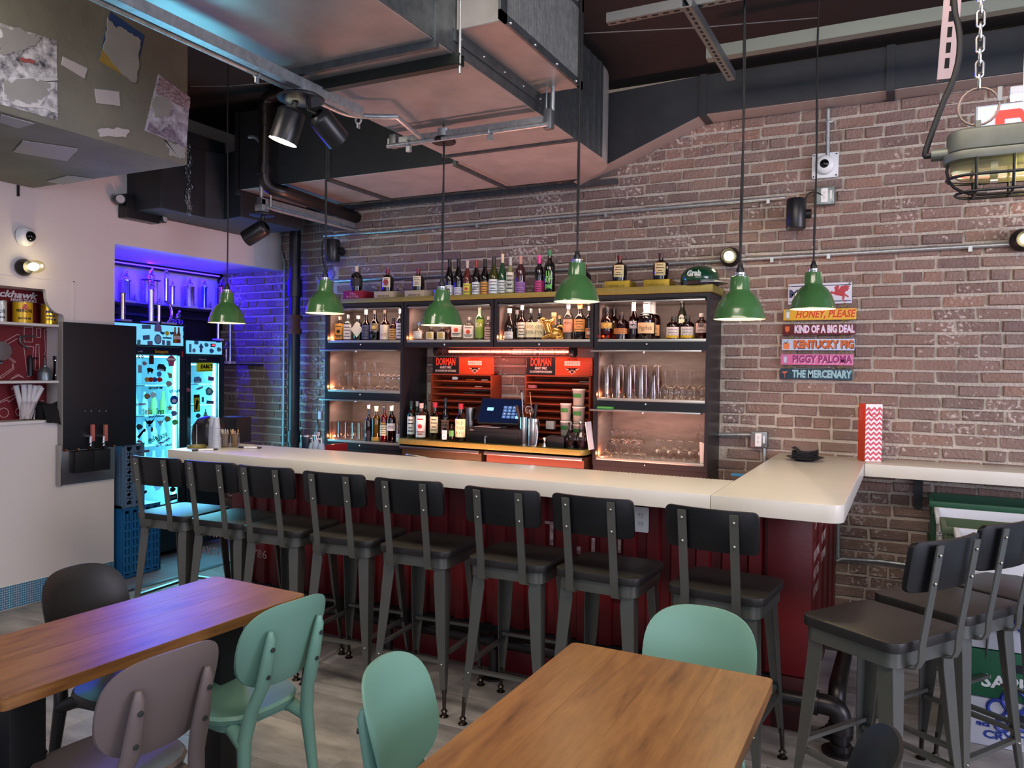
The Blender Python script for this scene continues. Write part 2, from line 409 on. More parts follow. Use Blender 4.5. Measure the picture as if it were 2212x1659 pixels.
for i in range(4):
    for j in range(6):
        o = bpy.data.objects.new('tile', tm); COL.objects.link(o); o.parent = sub; o.location = (-5.86 + i * .30 + .012, 3.81 + j * .30, -.0045)
one(M().box(-4.80, -4.765, 3.66, 4.45, 0, .008), 'threshold_strip', mat('brushed_strip', '#c8c8c8', .3, 1), 'bright metal threshold strip on the floor beside the leftmost bar stool', 'strip')

# ================================================================== the bar
ZB = 1.07
quartz = mat('white_quartz', '#d8d3c8', .28, vary=(5, .35, '#c9c3b6'))
red_steel = mat('container_red', '#661419', .38, vary=(4, .6, '#541014'), bump=(25, .08))
red_dark = mat('container_groove_red', '#541014', .45)
black_steel = mat('black_steel', '#121214', .45)
gun = mat('gunmetal', '#6e706c', .34, .7, vary=(3, .5, '#5d5f5b'))
steel = mat('stainless_steel', '#b5b3b0', .28, 1.0, bump=(14, .03))
galv = mat('galvanised', '#b4b9bb', .40, .7, vary=(30, .6, '#7d858a'))
white_p = plain('#e8e8e6', .5)
wtxt = mat('white_paint_worn', '#b9a6a2', .7, vary=(30, 1, '#7c4a48'))

ct = M()
# L shaped counter with a rounded outer corner, in two slabs with a joint, and the wall ledge
TH = .071
X0, X1, Y0, Y1 = -3.905, -.205, 3.222, 3.712
cr = .06
bar_counter = thing('bar_counter', 'white quartz bar countertop, L shaped with thick edge', 'countertop', (-2, 3.45, ZB - TH))
M().prism([(X0, Y0), (-.7095, Y0), (-.7095, Y1), (X0, Y1)], TH, T(0, 0, ZB - TH)).make('slab', quartz, bar_counter, bevel=.003)
pts = [(-.7075, Y0), (X1 - cr, Y0)] + [(X1 - cr + cr * math.sin(t), Y0 + cr - cr * math.cos(t)) for t in [PI/2 * i / 6 for i in range(1, 7)]] + [(X1, YW + .004), (-.7075, YW + .004)]
M().prism(pts, TH, T(0, 0, ZB - TH)).make('slab', quartz, bar_counter, bevel=.003)
ledge = thing('wall_counter', 'white quartz ledge along the brick wall right of the bar', 'countertop', (.6, YW, ZB - TH))
M().box(X1 + .002, 1.5, 4.80, YW + .004, ZB - TH, ZB).make('slab', quartz, ledge, bevel=.003)
p = W(1985, 1040, y=4.97)
M().box(p.x - .022, p.x + .022, 4.86, YW + .004, ZB - TH - .012, ZB - TH).box(p.x - .022, p.x + .022, YW - .03, YW + .004, .80, ZB - TH).make('bracket', black_steel, ledge)

# red shipping container body
CXL, CXR, CYF, CYB = -3.80, -.352, 3.625, 4.70
bar = thing('container_bar', 'dark red corrugated shipping container used as the bar front', 'bar', (-2, 3.7, 0))
prof = [(CXL + .10, CYF)]; x = CXL + .10; pit = .1185
while x < CXR - .26:
    prof += [(x + .052, CYF), (x + .064, CYF + .026), (x + .105, CYF + .026), (x + pit, CYF)]; x += pit
xe = x
prof += [(xe, CYF + .06), (CXL + .10, CYF + .06)]
M().prism(prof, .78, T(0, 0, .22)).make('corrugated_panel', red_steel, bar)
M().box(xe, CXR - .19, CYF + .03, CYF + .05, .22, 1.0).make('recess', red_dark, bar)
M().box(CXR - .19, CXR, CYF - .005, CYF + .15, .24, 1.0).make('corner_post', red_steel, bar, bevel=.004)
M().box(CXL, CXL + .10, CYF - .005, CYF + .15, .24, 1.0).make('corner_post', red_steel, bar, bevel=.004)
M().box(CXL + .02, CXL + .05, CYF + .15, CYB, .2, 1.0).make('end_panel', red_steel, bar)
M().box(CXL, CXR, CYF - .002, CYF + .06, .12, .225).make('toe_recess', black_steel, bar)
M().box(CXL, CXR, CYF - .012, CYF + .07, .0, .12).make('bottom_rail', red_steel, bar, bevel=.003)
M().box(CXR - .16, CXR + .001, CYF - .014, CYF + .15, 0, .235).make('corner_casting', mat('casting', '#3a0e10', .6), bar, bevel=.006)
M().box(CXL, CXR - .06, CYF + .062, CYF + .075, .12, .998).make('back_panel', black_steel, bar)
e = M()
yy = CYF + .15
while yy < CYB - .02:
    e.box(CXR - .05, CXR - .012, yy, yy + .15, .12, 1.0); e.box(CXR - .05, CXR - .001, yy + .15, yy + .30, .12, 1.0); yy += .30
e.make('corrugated_panel', red_steel, bar)
for k in range(3):
    M().box(CXR - .002, CXR + .004, CYF + .03 + .0, CYF + .26, .75 - k * .11 + .19, .756 - k * .11 + .19).make('weld_bar', red_steel, bar)
for s_, z_, w_, y_ in (('20', .90, .06, 3.745), ('LASHING RINGS', .755, .22, 3.80), ('BE SET TO 35', .672, .20, 3.80), ('KN CAPACITY', .59, .20, 3.80), ('MAX GROSS', .86, .22, 4.14), ('LIFT HERE', .77, .2, 4.14), ('NET CUBE', .68, .2, 4.14)):
    text(s_, .065, wtxt, bar, FL(CXR + .0005, y_, z_), width=w_, bold=.001)
for s_, px, py, w_, h_ in (('CO', 503, 1065, .10, .075), ('TIRE', 468, 1154, .17, .065), ('7  28', 548, 1160, .2, .065), ('MAXCV', 450, 1190, .21, .075), ('613786', 545, 1195, .24, .075)):
    q = W(px, py, y=CYF); text(s_, h_, wtxt, bar, FB(q.x, CYF - .001, q.z), width=w_)
for x0_, y0_, x1_, y1_ in ((1177, 1125, 1195, 1133), (1188, 1133, 1195, 1178), (1222, 1158, 1228, 1185), (1246, 1180, 1254, 1197), (1278, 1162, 1285, 1193), (1335, 1165, 1341, 1195), (1210, 1232, 1219, 1268), (1203, 1264, 1219, 1274), (1263, 1262, 1272, 1283), (1323, 1270, 1346, 1294), (1318, 1190, 1323, 1215)):
    a_ = W(x0_, y0_, y=CYF); b_ = W(x1_, y1_, y=CYF); M().box(a_.x, b_.x, CYF - .0012, CYF + .0002, b_.z, a_.z).make('stencil_mark', wtxt, bar)
q = W(1385, 1122, y=CYF - .006)
def outlet_plate(name, label, q, fr, sc=1.0, parent=None):
    t = thing(name, label, 'outlet', q) if parent is None else parent
    M().prism(rrect(.075 * sc, .12 * sc, .006), .006, fr).make('cover_plate', plain('#f0f0ee', .35), t, smooth=40)
    for dz in (.021, -.021):
        M().prism(rrect(.033 * sc, .030 * sc, .008), .0075, fr @ T(0, dz * sc, 0)).make('socket', plain('#e2e2df', .4), t, smooth=40)
        s_ = M()
        for dx, hh in ((-.006, .008), (.006, .009)): s_.box((dx - .001) * sc, (dx + .001) * sc, (dz - .001) * sc, (dz + .008) * sc, .0074, .0079, fr)
        s_.make('slots', plain('#202020'), t)
    return t
outlet_plate('outlet', 'white double outlet under the counter between the two rightmost bar stools', q, FB(q.x, q.y, q.z))

# iron foot rail and floor flange
iron = mat('black_iron', '#3c3b3d', .38, .9, vary=(18, .5, '#4c4644'))
fr_ = thing('foot_rail', 'black iron pipe foot rail along the bar with elbow and floor flanges', 'pipe', (-.18, 3.47, 0))
fy = 3.50; fx = -.215
M().tube([(-3.7, fy, .19), (fx - .08, fy, .19)], .030, 14).make('pipe', iron, fr_, smooth=50)
M().tube([(fx - .10, fy, .19)] + bez((fx - .08, fy, .19), (fx - .01, fy, .19), (fx, fy, .18), (fx, fy, .10), 8), [.040] + [.042] * 9, 16).make('elbow', iron, fr_, smooth=50)
M().tube([(fx - .125, fy, .19), (fx - .09, fy, .19)], .050, 16).make('collar', iron, fr_, smooth=40)
M().tube([(fx, fy, .125), (fx, fy, .09)], .050, 16).make('collar', iron, fr_, smooth=40)
M().tube([(fx, fy, .10), (fx, fy, .02)], .030, 14).make('pipe', iron, fr_, smooth=50)
M().lathe([(.075, 0), (.075, .010), (.042, .014), (.042, .04)], 20, T(fx, fy, 0)).make('flange', iron, fr_, smooth=40)
M().tube([(fx - .03, 3.66, .02), (fx - .03, 3.66, .10)] + bez((fx - .03, 3.66, .11), (fx - .03, 3.66, .18), (fx - .03, 3.68, .20), (fx - .03, 3.76, .20), 8) + [(fx - .03, 4.95, .20)], [.028] * 2 + [.037] * 9 + [.028], 14).make('pipe', iron, fr_, smooth=50)
M().lathe([(.07, 0), (.07, .010), (.045, .014), (.045, .035)], 20, T(fx - .03, 3.66, 0)).make('flange', iron, fr_, smooth=40)
for xx in (-3.2, -2.5, -1.85, -1.1):
    f = M().tube([(xx, fy, .17), (xx, fy, .015)], .024, 12).lathe([(.055, 0), (.055, .01), (.03, .014)], 16, T(xx, fy, 0)).lathe([(.042, -.02), (.042, .02)], 14, T(xx, fy, .19) @ RY(PI/2)); f.make('post', iron, fr_, smooth=50)

# steel bar station behind the counter
st = thing('bar_station', 'stainless drainboard with slotted grating behind the counter', 'drainboard', (-2.3, 3.9, .9))
M().box(X0 + .75, -.715, 3.73, 4.08, .93, 1.018).make('basin', mat('dark_steel', '#5b5657', .35, 1), st, bevel=.004)
gt = M()
xx = -2.35
while xx < -.74: gt.bar((xx, 3.735, 1.022), (xx + .03, 4.06, 1.022), .006, .006); xx += .02
gt.make('grating', steel, st)
M().box(-3.30, -2.42, 3.74, 4.06, 1.018, 1.026).make('drain_lid', mat('maroon_mat', '#4a2024', .5), st, bevel=.003)
hk = bez((-2.62, 3.95, 1.03), (-2.72, 3.95, 1.05), (-2.70, 3.86, 1.06), (-2.50, 3.90, 1.04), 8); M().tube(hk, .008, 8).make('tap_spout', steel, st, smooth=50)
M().box(-4.35, -3.16, 3.80, 4.2, .90, .985).make('side_shelf', mat('purple_grey_steel', '#8a8790', .3, 1), st, bevel=.003)

# ================================================================== bar stools
seat_wood = mat('dark_seat_wood', '#211f1f', .45, vary=(6, .7, '#1a1818', (1, 9, 1)))
back_wood = mat('black_back_wood', '#0b0c0f', .36, vary=(5, .5, '#121317', (1, 1, 9)))
bolt_m = mat('bolt', '#a8a69e', .3, 1)
def make_stool():
    t = thing('bar_stool', 'stool', 'stool', group='dark metal bar stools')
    ZS = .742
    s = M().prism(rrect(.375, .365, .045), .034, T(0, 0, ZS - .034)); s.make('seat', seat_wood, t, bevel=.005)
    ap = rrect(.352, .342, .04); M().prism(ap, .048, T(0, 0, ZS - .082)).make('apron', gun, t, smooth=40)
    feet = []
    for sx in (-1, 1):
        for sy in (-1, 1):
            a = Vector((sx * .160, sy * .155, ZS - .05)); b = Vector((sx * .190, sy * .197, .10)); foot = Vector((sx * .194, sy * .203, 0))
            top, bot = .058, .022
            def L_(p, w):          # outer corner at p, two flanges towards the middle
                th = .004
                return [p, p + Vector((-sx * w, 0, 0)), p + Vector((-sx * w, -sy * th, 0)), p + Vector((-sx * th, -sy * th, 0)), p + Vector((-sx * th, -sy * w, 0)), p + Vector((0, -sy * w, 0))]
            st_ = [(a, top * .8), (a + (b - a) * .12, top), (a + (b - a) * .55, .046), (b, bot)]
            vs = []; fs = []
            for p, w in st_: vs += L_(p, w)
            for i in range(3): fs += [(i*6 + j, i*6 + (j+1) % 6, i*6 + 6 + (j+1) % 6, i*6 + 6 + j) for j in range(6)]
            fs += [tuple(range(6)), tuple(range(18, 24))]
            lg = M().add(vs, fs).make('leg', gun, t, smooth=30)
            f = M().tube([b + Vector((-sx * .008, -sy * .008, .02)), foot + Vector((-sx * .008, -sy * .008, .022))], [.010, .008], 10)
            f.lathe([(.019, 0), (.021, .004), (.012, .010), (.011, .020), (.016, .026), (.010, .034)], 14, T(foot.x - sx * .008, foot.y - sy * .008, 0)); f.make('foot', mat('bronze_foot', '#4d4640', .3, 1), lg, smooth=50)
            M().sphere(a + (b - a) * .78 + Vector((-sx * .018, sy * .001, 0)), .006, 8, 5).make('rivet', bolt_m, lg, smooth=60)
    def lp(sx, sy, z): k = (ZS - .05 - z) / (ZS - .15); return Vector((sx * (.160 + .030 * k) - sx * .012, sy * (.155 + .042 * k) - sy * .012, z))
    for (p, q) in (((-1, -1, .24), (1, -1, .24)), ((-1, 1, .30), (1, 1, .30)), ((-1, -1, .27), (-1, 1, .27)), ((1, -1, .27), (1, 1, .27))):
        M().bar(lp(*p), lp(*q), .022, .014).make('stretcher', gun, t)
    for sx in (-1, 1):
        x = sx * .098
        pts = [(x, -.09, ZS - .086)] + [(x, -.175, ZS - .086), (x, -.198, ZS - .080), (x, -.210, ZS - .055), (x, -.212, ZS)] + [(x, -.232, ZS + .12), (x, -.262, ZS + .315)]
        vs, fs = [], []
        P3 = [Vector(p_) for p_ in pts]
        for i, p_ in enumerate(P3):
            d = (P3[min(i + 1, len(P3) - 1)] - P3[max(i - 1, 0)]).normalized(); nrm = d.cross(Vector((1, 0, 0))) * .003
            for aa in (-.0165, .0165):
                for bb in (-1, 1): vs.append(p_ + Vector((aa, 0, 0)) + nrm * bb)
        for i in range(len(P3) - 1):
            for a_, b_ in ((0, 1), (1, 3), (3, 2), (2, 0)): fs.append((i*4 + a_, i*4 + b_, i*4 + 4 + b_, i*4 + 4 + a_))
        fs += [(0, 1, 3, 2), tuple(len(vs) - 4 + k for k in (0, 1, 3, 2))]
        bb_ = M().add(vs, fs).make('back_bar', gun, t, smooth=35)
        for zz in (.195, .285):
            yb = -.262 + (.315 - zz) * .154 - .006
            M().sphere((x, yb, ZS + zz), .0065, 8, 5, (1, .6, 1)).make('bolt', bolt_m, bb_, smooth=60)
    # curved backrest board
    vs, fs = [], []; n = 14; w, z0, z1, r = .176, ZS + .165, ZS + .325, .022
    def yc(x, z): return -.262 + (ZS + .315 - z) * .154 + .006 + .030 * (x / w) ** 2
    out = rrect(2 * w, z1 - z0, r, 4)
    ring = [(x_, z_ + (z0 + z1) / 2) for x_, z_ in out]
    xs = sorted(set([-w + 2 * w * i / 8 for i in range(9) if abs(-w + 2 * w * i / 8) < w - .03] + [sg * (w - .022 * (1 - math.sin(a))) for sg in (-1, 1) for a in (0, .35, .7, 1.05, 1.35, PI/2)])); n = len(xs) - 1
    def zlim(x):
        e_ = w - abs(x)
        return 0 if e_ >= r else r - math.sqrt(max(0, r * r - (r - e_) ** 2))
    for x in xs:
        dz = zlim(x)
        for z in (z0 + dz, z1 - dz):
            vs.append((x, yc(x, z), z)); vs.append((x, yc(x, z) + .017, z))
    for i in range(n):
        a, b = i * 4, i * 4 + 4
        fs += [(a, b, b + 2, a + 2), (a + 1, a + 3, b + 3, b + 1), (a, a + 1, b + 1, b), (a + 2, b + 2, b + 3, a + 3)]
    fs += [(0, 2, 3, 1), (n*4, n*4 + 1, n*4 + 3, n*4 + 2)]
    M().add(vs, fs).make('backrest', back_wood, t, smooth=35, bevel=.003)
    return t
stool0 = make_stool()
names = ['leftmost bar stool, its seat glowing turquoise from the fridge light', 'second dark bar stool from the left along the counter', 'third dark bar stool from the left along the counter',
         'fourth dark bar stool from the left, above the wooden table corner', 'fifth dark bar stool from the left along the counter', 'sixth dark bar stool from the left, third from the right end of the counter front',
         'seventh dark bar stool from the left, beside the white outlet', 'bar stool with scuffed black backrest at the right end of the counter front']
spots = [(-3.70, 3.17, 6), (-3.29, 3.185, 4), (-2.905, 3.185, 4), (-2.465, 3.185, 4), (-2.035, 3.185, 4), (-1.545, 3.18, 2), (-1.12, 3.185, -2), (-.625, 3.16, -5)]
for i, ((x, y, a), n) in enumerate(zip(spots, names)):
    if i == 0: stool0.location = (x, y, 0); stool0.rotation_euler = (0, 0, math.radians(a)); stool0['label'] = n
    else: dup(stool0, (x, y, 0), math.radians(a), n)
dup(stool0, (-.065, 2.925, 0), math.radians(57), 'bar stool with grey sheen in front of the wall, nearest at right and turned left')
dup(stool0, (.145, 3.345, 0), math.radians(57), 'bar stool tucked behind the nearest one at right, partly overlapped by it')
dup(stool0, (.40, 3.66, 0), math.radians(57), 'bar stool at the right edge in front of the beer crates')

# ================================================================== tables and chairs
def wood_material():
    m = bpy.data.materials.new('table_wood'); m.use_nodes = True
    nt = m.node_tree; b = nt.nodes['Principled BSDF']; N = nt.nodes.new; L = nt.links.new
    tc = N('ShaderNodeTexCoord'); oi = N('ShaderNodeObjectInfo'); ge = N('ShaderNodeNewGeometry')
    mp = N('ShaderNodeMapping'); mp.inputs['Scale'].default_value = (9, 1.1, 9); L(tc.outputs['Object'], mp.inputs['Vector'])
    mu = N('ShaderNodeMath'); mu.operation = 'MULTIPLY'; mu.inputs[1].default_value = 30; L(oi.outputs['Random'], mu.inputs[0])
    nz = N('ShaderNodeTexNoise'); nz.noise_dimensions = '4D'; nz.inputs['Scale'].default_value = 1.5; nz.inputs['Detail'].default_value = 5; nz.inputs['Distortion'].default_value = 1.6; L(mp.outputs['Vector'], nz.inputs['Vector']); L(mu.outputs[0], nz.inputs['W'])
    wv = N('ShaderNodeTexNoise'); wv.noise_dimensions = '4D'; wv.inputs['Scale'].default_value = 9; wv.inputs['Detail'].default_value = 8; wv.inputs['Roughness'].default_value = .7; L(mp.outputs['Vector'], wv.inputs['Vector']); L(mu.outputs[0], wv.inputs['W'])
    ad = N('ShaderNodeMix'); ad.data_type = 'FLOAT'; ad.inputs['Factor'].default_value = .5; L(nz.outputs['Fac'], ad.inputs['A']); L(wv.outputs['Fac'], ad.inputs['B'])
    rp = N('ShaderNodeValToRGB'); e = rp.color_ramp.elements; e[0].position = .33; e[0].color = srgb('#4a2c17'); e[1].position = .66; e[1].color = srgb('#9a6c3b')
    for p_, c in ((.42, '#754b27'), (.52, '#865b30')): k = e.new(p_); k.color = srgb(c)
    L(ad.outputs['Result'], rp.inputs['Fac'])
    hs = N('ShaderNodeHueSaturation'); rn = N('ShaderNodeMath'); rn.operation = 'MULTIPLY_ADD'; rn.inputs[1].default_value = .16; rn.inputs[2].default_value = .90; L(oi.outputs['Random'], rn.inputs[0]); L(rn.outputs[0], hs.inputs['Value']); L(rp.outputs['Color'], hs.inputs['Color'])
    L(hs.outputs['Color'], b.inputs['Base Color']); b.inputs['Roughness'].default_value = .34
    bp = N('ShaderNodeBump'); bp.inputs['Strength'].default_value = .06; L(wv.outputs['Fac'], bp.inputs['Height']); L(bp.outputs['Normal'], b.inputs['Normal'])
    return m
wood = wood_material()
def table(label, x, y1, w, l, rz, nb):
    t = thing('dining_table', label, 'table', (x, y1 - l/2, 0), rz, 'butcher block dining tables')
    bw_ = w / nb
    for i in range(nb):
        x0 = -w/2 + i * bw_; x1 = x0 + bw_; r = .018
        poly = [(x0, -l/2), (x1, -l/2), (x1, l/2), (x0, l/2)]
        if i == 0: poly = [(x0 + r, -l/2), (x1, -l/2), (x1, l/2), (x0 + r, l/2)] + [(x0 + r - r * math.sin(a), l/2 - r + r * math.cos(a)) for a in (.4, .8, 1.2, 1.57)] + [(x0 + r - r * math.cos(a), -l/2 + r - r * math.sin(a)) for a in (0, .4, .8, 1.2)]
        if i == nb - 1: poly = [(x0, -l/2), (x1 - r, -l/2)] + [(x1 - r + r * math.sin(a), -l/2 + r - r * math.cos(a)) for a in (.4, .8, 1.2, 1.57)] + [(x1 - r + r * math.cos(a), l/2 - r + r * math.sin(a)) for a in (0, .4, .8, 1.2)] + [(x1 - r, l/2), (x0, l/2)]
        M().prism(poly, .034, T(0, 0, .716)).make('stave', wood, t, bevel=.0008, seg=1, local=True)
    for sy in (-1, 1):
        c = M().cbox((0, sy * (l/2 - .17), .372), .10, .10, .69).cbox((0, sy * (l/2 - .17), .013), w - .08, .09, .026).cbox((0, sy * (l/2 - .17), .706), w - .14, .08, .02)
        c.make('pedestal', black_steel, t, bevel=.004, local=True)
    return t
table('wooden table at left with purple light on its far end', -2.185, 2.20, .475, 1.05, math.radians(-2), 4)
table('wooden table at right foreground with golden brown staves', -.598, 2.20, .585, 1.25, 0, 4)

def make_chair(label, m):
    """moulded chair: facing +y, back at -y"""
    t = thing('dining_chair', label, 'chair')
    # seat pan
    n = 28; vs = []; fs = []
    rings = ((1.0, 0), (.96, .010), (.7, .004), (.35, -.004), (.02, -.006))
    def outl(a, k):
        c, s_ = math.cos(a), math.sin(a); q = (abs(c) ** 3.2 + abs(s_) ** 3.2) ** (-1/3.2)
        w = .188 - .02 * (s_ < 0) * abs(s_); return Vector((w * q * c * k, .182 * q * s_ * k + .005, 0))
    for k, dz in rings:
        for i in range(n): vs.append(outl(2*PI*i/n, k) + Vector((0, 0, .452 + dz)))
    for i in range(n): vs.append(outl(2*PI*i/n, .97) + Vector((0, 0, .436)))
    for i in range(n): vs.append(outl(2*PI*i/n, .3) + Vector((0, 0, .43)))
    for r in range(4): fs += [(r*n + i, r*n + (i+1) % n, (r+1)*n + (i+1) % n, (r+1)*n + i) for i in range(n)]
    fs += [tuple(range(4*n, 5*n))] + [(5*n + i, 5*n + (i+1) % n, (i+1) % n, i) for i in range(n)] + [(6*n + i, 6*n + (i+1) % n, 5*n + (i+1) % n, 5*n + i) for i in range(n)] + [tuple(range(6*n, 7*n))]
    M().add(vs, fs).make('seat', m, t, smooth=50)
    # apron under the seat
    M().prism(rrect(.29, .28, .05), .030, T(0, 0, .408)).make('apron', m, t, smooth=40)
    # back panel, curved in plan and leaning
    vs, fs = [], []; zc, hh, hw = .694, .142, .174; nx = 16; nz = 12
    def surf(u, v, o):
        x = u * hw; z = zc + v * hh
        return Vector((x, -.205 - (z - .5) * .30 + .045 * u * u + o, z))
    cols = []
    grid = []
    for j in range(nz + 1):
        row = []
        for i in range(nx + 1):
            u = -1 + 2 * i / nx; v = -1 + 2 * j / nz
            # squircle mapping, lower edge narrower
            k = (abs(u) ** 3.0 + abs(v) ** 3.0); m_ = max(abs(u), abs(v))
            if k > 0: s_ = m_ / k ** (1/3.0)
            else: s_ = 1
            uu, vv = u * s_, v * s_
            uu *= (1.0 if vv > 0 else 1 + .06 * vv)
            row.append((uu, vv))
        grid.append(row)
    N_ = (nx + 1) * (nz + 1)
    for o in (.0085, -.0085):
        for row in grid:
            for uu, vv in row:
                ed = max(0, (abs(uu) ** 3 + abs(vv) ** 3) - .86) / .14
                vs.append(surf(uu, vv, o * (1 - .55 * min(1, ed))))
    I = lambda s_, j, i: s_ * N_ + j * (nx + 1) + i
    for j in range(nz):
        for i in range(nx):
            fs += [(I(0, j, i), I(0, j, i+1), I(0, j+1, i+1), I(0, j+1, i)), (I(1, j, i), I(1, j+1, i), I(1, j+1, i+1), I(1, j, i+1))]
    bd = [(0, i) for i in range(nx)] + [(j, nx) for j in range(nz)] + [(nz, i) for i in range(nx, 0, -1)] + [(j, 0) for j in range(nz, 0, -1)]
    for k in range(len(bd)):
        a, b = bd[k], bd[(k+1) % len(bd)]; fs.append((I(0, *a), I(1, *a), I(1, *b), I(0, *b)))
    M().add(vs, fs).make('backrest', m, t, smooth=55)
    for sx in (-1, 1):
        # rear leg carries the back
        x = sx * .100; P_ = [(sx * .155, -.250, 0), (sx * .142, -.218, .22), (sx * .128, -.202, .40), (sx * .114, -.222, .50), (x, -.255, .58), (x, -.273, .66), (x, -.288, .73), (x, -.288, .755)]
        ws = [(.013, .014), (.018, .018), (.022, .024), (.024, .019), (.028, .017), (.023, .017), (.016, .015), (.008, .008)]
        vs, fs = [], []
        for (px_, py_, pz_), (a, b) in zip(P_, ws):
            for k in range(10):
                th = 2 * PI * k / 10; vs.append((px_ + a * math.cos(th), py_ + b * math.sin(th), pz_))
        for i in range(len(P_) - 1): fs += [(i*10 + k, i*10 + (k+1) % 10, i*10 + 10 + (k+1) % 10, i*10 + 10 + k) for k in range(10)]
        fs += [tuple(range(10))[::-1], tuple(range(len(vs) - 10, len(vs)))]
        lg = M().add(vs, fs).make('leg', m, t, smooth=60)
        for zz, yy_ in ((.70, -.3000), (.61, -.2795)):
            M().lathe([(.0075, 0), (.0075, .004), (.005, .0045)], 12, T(x, yy_ + .002, zz) @ RX(PI/2)).make('screw', plain('#2a302e', .4), lg, smooth=40)
        M().tube([(sx * .110, .105, .42), (sx * .142, .152, .36), (sx * .160, .180, 0)], [.03, .024, .014], 10).make('leg', m, t, smooth=60)
        M().tube([(sx * .134, -.205, .385), (sx * .118, -.14, .415), (sx * .10, -.08, .42)], [.02, .024, .026], 10).make('arm_joint', m, t, smooth=60)
    return t
mint = mat('mint_plastic', '#6a9484', .42); mauve = mat('mauve_plastic', '#6d615f', .45); blackp = mat('black_plastic', '#19191c', .42)
c0 = make_chair('mint green plastic chair at the left table, its back towards the camera', mint)
c0.location = (-2.015, 1.945, 0); c0.rotation_euler = (0, 0, math.radians(84)); c0['group'] = 'moulded plastic chairs'
G = 'moulded plastic chairs'
c = dup(c0, (-1.985, 1.455, 0), math.radians(84), 'mauve grey plastic chair at the left table, nearest the camera', G); setmat(c, mint, mauve)
c = dup(c0, (-2.40, 1.85, 0), math.radians(-84), 'black chair on the far side of the left table, against the white wall', G); setmat(c, mint, blackp); cb = c
dup(cb, (-2.33, 1.24, 0), math.radians(-90), 'black chair at the lower left corner with only its seat showing', G)
dup(c0, (-.555, 2.17, 0), math.radians(180), 'mint green chair at the head of the right table, facing the camera', G)
dup(c0, (-.885, 1.66, 0), math.radians(-80), 'mint green chair at the left side of the right table, front of its back showing', G)
dup(cb, (-.30, 1.73, 0), math.radians(95), 'black chair at the right side of the right table, cut by the frame', G)

# ================================================================== overhead
duct_m = mat('galvanised_duct', '#b4b0ae', .34, .45, vary=(5, .5, '#858483'), bump=(9, .05))
duct_side = mat('grey_duct_side', '#6d7478', .42, .85, vary=(22, .7, '#4f565a'), bump=(12, .05))
duct_dark = mat('dark_painted_duct', '#34393e', .5, .3, vary=(6, .7, '#2a2f34'), bump=(12, .06))
ZD = 2.86
# main duct run, from above the camera towards the wall
da = thing('main_air_duct', 'large shiny galvanised air duct running over the bar towards the wall', 'duct', (-2.1, 2, ZD))
DX0, DX1 = -2.53, -1.682
YJ = W(954, 101, z=2.83).y
for y0, y1 in ((-1.2, YJ - .005), (YJ + .005, 4.06)):
    M().box(DX0, DX1, y0, y1, ZD, 3.42).make('duct_section', duct_m, da, bevel=.004, seg=1)
for yj, hh in ((YJ, .03), (4.07, .014)):
    M().box(DX0 - .012, DX1 + .012, yj - .012, yj + .012, ZD - hh, 3.44).make('flange', duct_side, da)
# rounded elbow
R2 = .26; poly = [(DX0, 4.08), (DX1, 4.08), (DX1 , 4.52)] + [(DX1 - .36 + .36 * math.cos(a), 4.52 + .42 * math.sin(a)) for a in [PI/2 * i / 8 for i in range(1, 9)]] + [(DX0, 4.94)]
M().prism(poly, .56, T(0, 0, ZD)).make('elbow', duct_m, da, smooth=30, bevel=.003)
M().box(DX1 - .001, DX1 + .004, -1.2, 4.5, ZD + .002, 3.42).make('side_sheet', duct_side, da)
for yv in (4.26, 4.36, 4.45):
    M().box(DX1 - .002, DX1 + .009, yv - .008, yv + .008, ZD + .004, 3.42).make('standing_seam', duct_side, da)
# cross run along the wall to the left
db = thing('wall_air_duct', 'dark air duct running along the top of the back wall to the left', 'duct', (-3.5, 4.6, ZD))
M().box(-3.55, DX0 - .004, 4.25, 4.94, ZD, 3.42).make('duct_section', duct_m, db, bevel=.004, seg=1)
M().box(-4.40, -3.58, 4.25, 4.94, ZD, 3.42).make('duct_section', duct_m, db, bevel=.004, seg=1)
for a, b in ((-3.55, DX0 - .004), (-4.40, -3.58)): M().box(a, b, 4.246, 4.25, ZD + .001, 3.42).make('side_sheet', duct_dark, db)
for xv in (-2.56, -3.565): M().box(xv - .012, xv + .012, 4.235, 4.95, ZD - .02, 3.43).make('flange', duct_side, db)
M().box(-4.9, DX1 - .1, 5.06, 5.10, ZD - .02, ZD + .01).make('hanger_angle', duct_side, db)
# offset piece at the left end, coming out along the white wall
dl = thing('offset_air_duct', 'dark patched air duct piece at the left with a strip of foil tape', 'duct', (-4.8, 4.1, 2.68))
XD = -4.72
poly = [(XL + .0, 3.83), (XD, 3.83), (XD, 4.22), (XD + .06, 4.34), (-4.44, 4.30), (-4.41, 4.93), (XL, 4.93)]
M().prism(poly, .50, T(0, 0, 2.675)).make('duct_section', duct_dark, dl, bevel=.004, seg=1)
M().box(-4.44, -4.41, 4.236, 4.95, 2.83, 3.43).make('flange', duct_dark, dl)
poly = [(XL, 3.80), (XD + .03, 3.80), (XD + .03, 4.38), (XL, 4.38)]
M().prism(poly, .09, T(0, 0, 3.175)).make('flange', duct_dark, dl)
tp = M(); yy = 4.06
pts = [(XD + .005, yy + .012 * math.sin(i * 1.3), 2.67 + i * .036) for i in range(15)]
for i in range(14):
    for s_ in (-1, 1): tp.bar(Vector(pts[i]) + Vector((0, s_ * .012, 0)), Vector(pts[i+1]) + Vector((R_.uniform(-.002, .004), s_ * .012 + R_.uniform(-.006, .006), 0)), .024, .004, up=(1, 0, 0))
tp.make('foil_tape', mat('foil_tape', '#c4c6c8', .22, 1, bump=(60, .8)), dl)
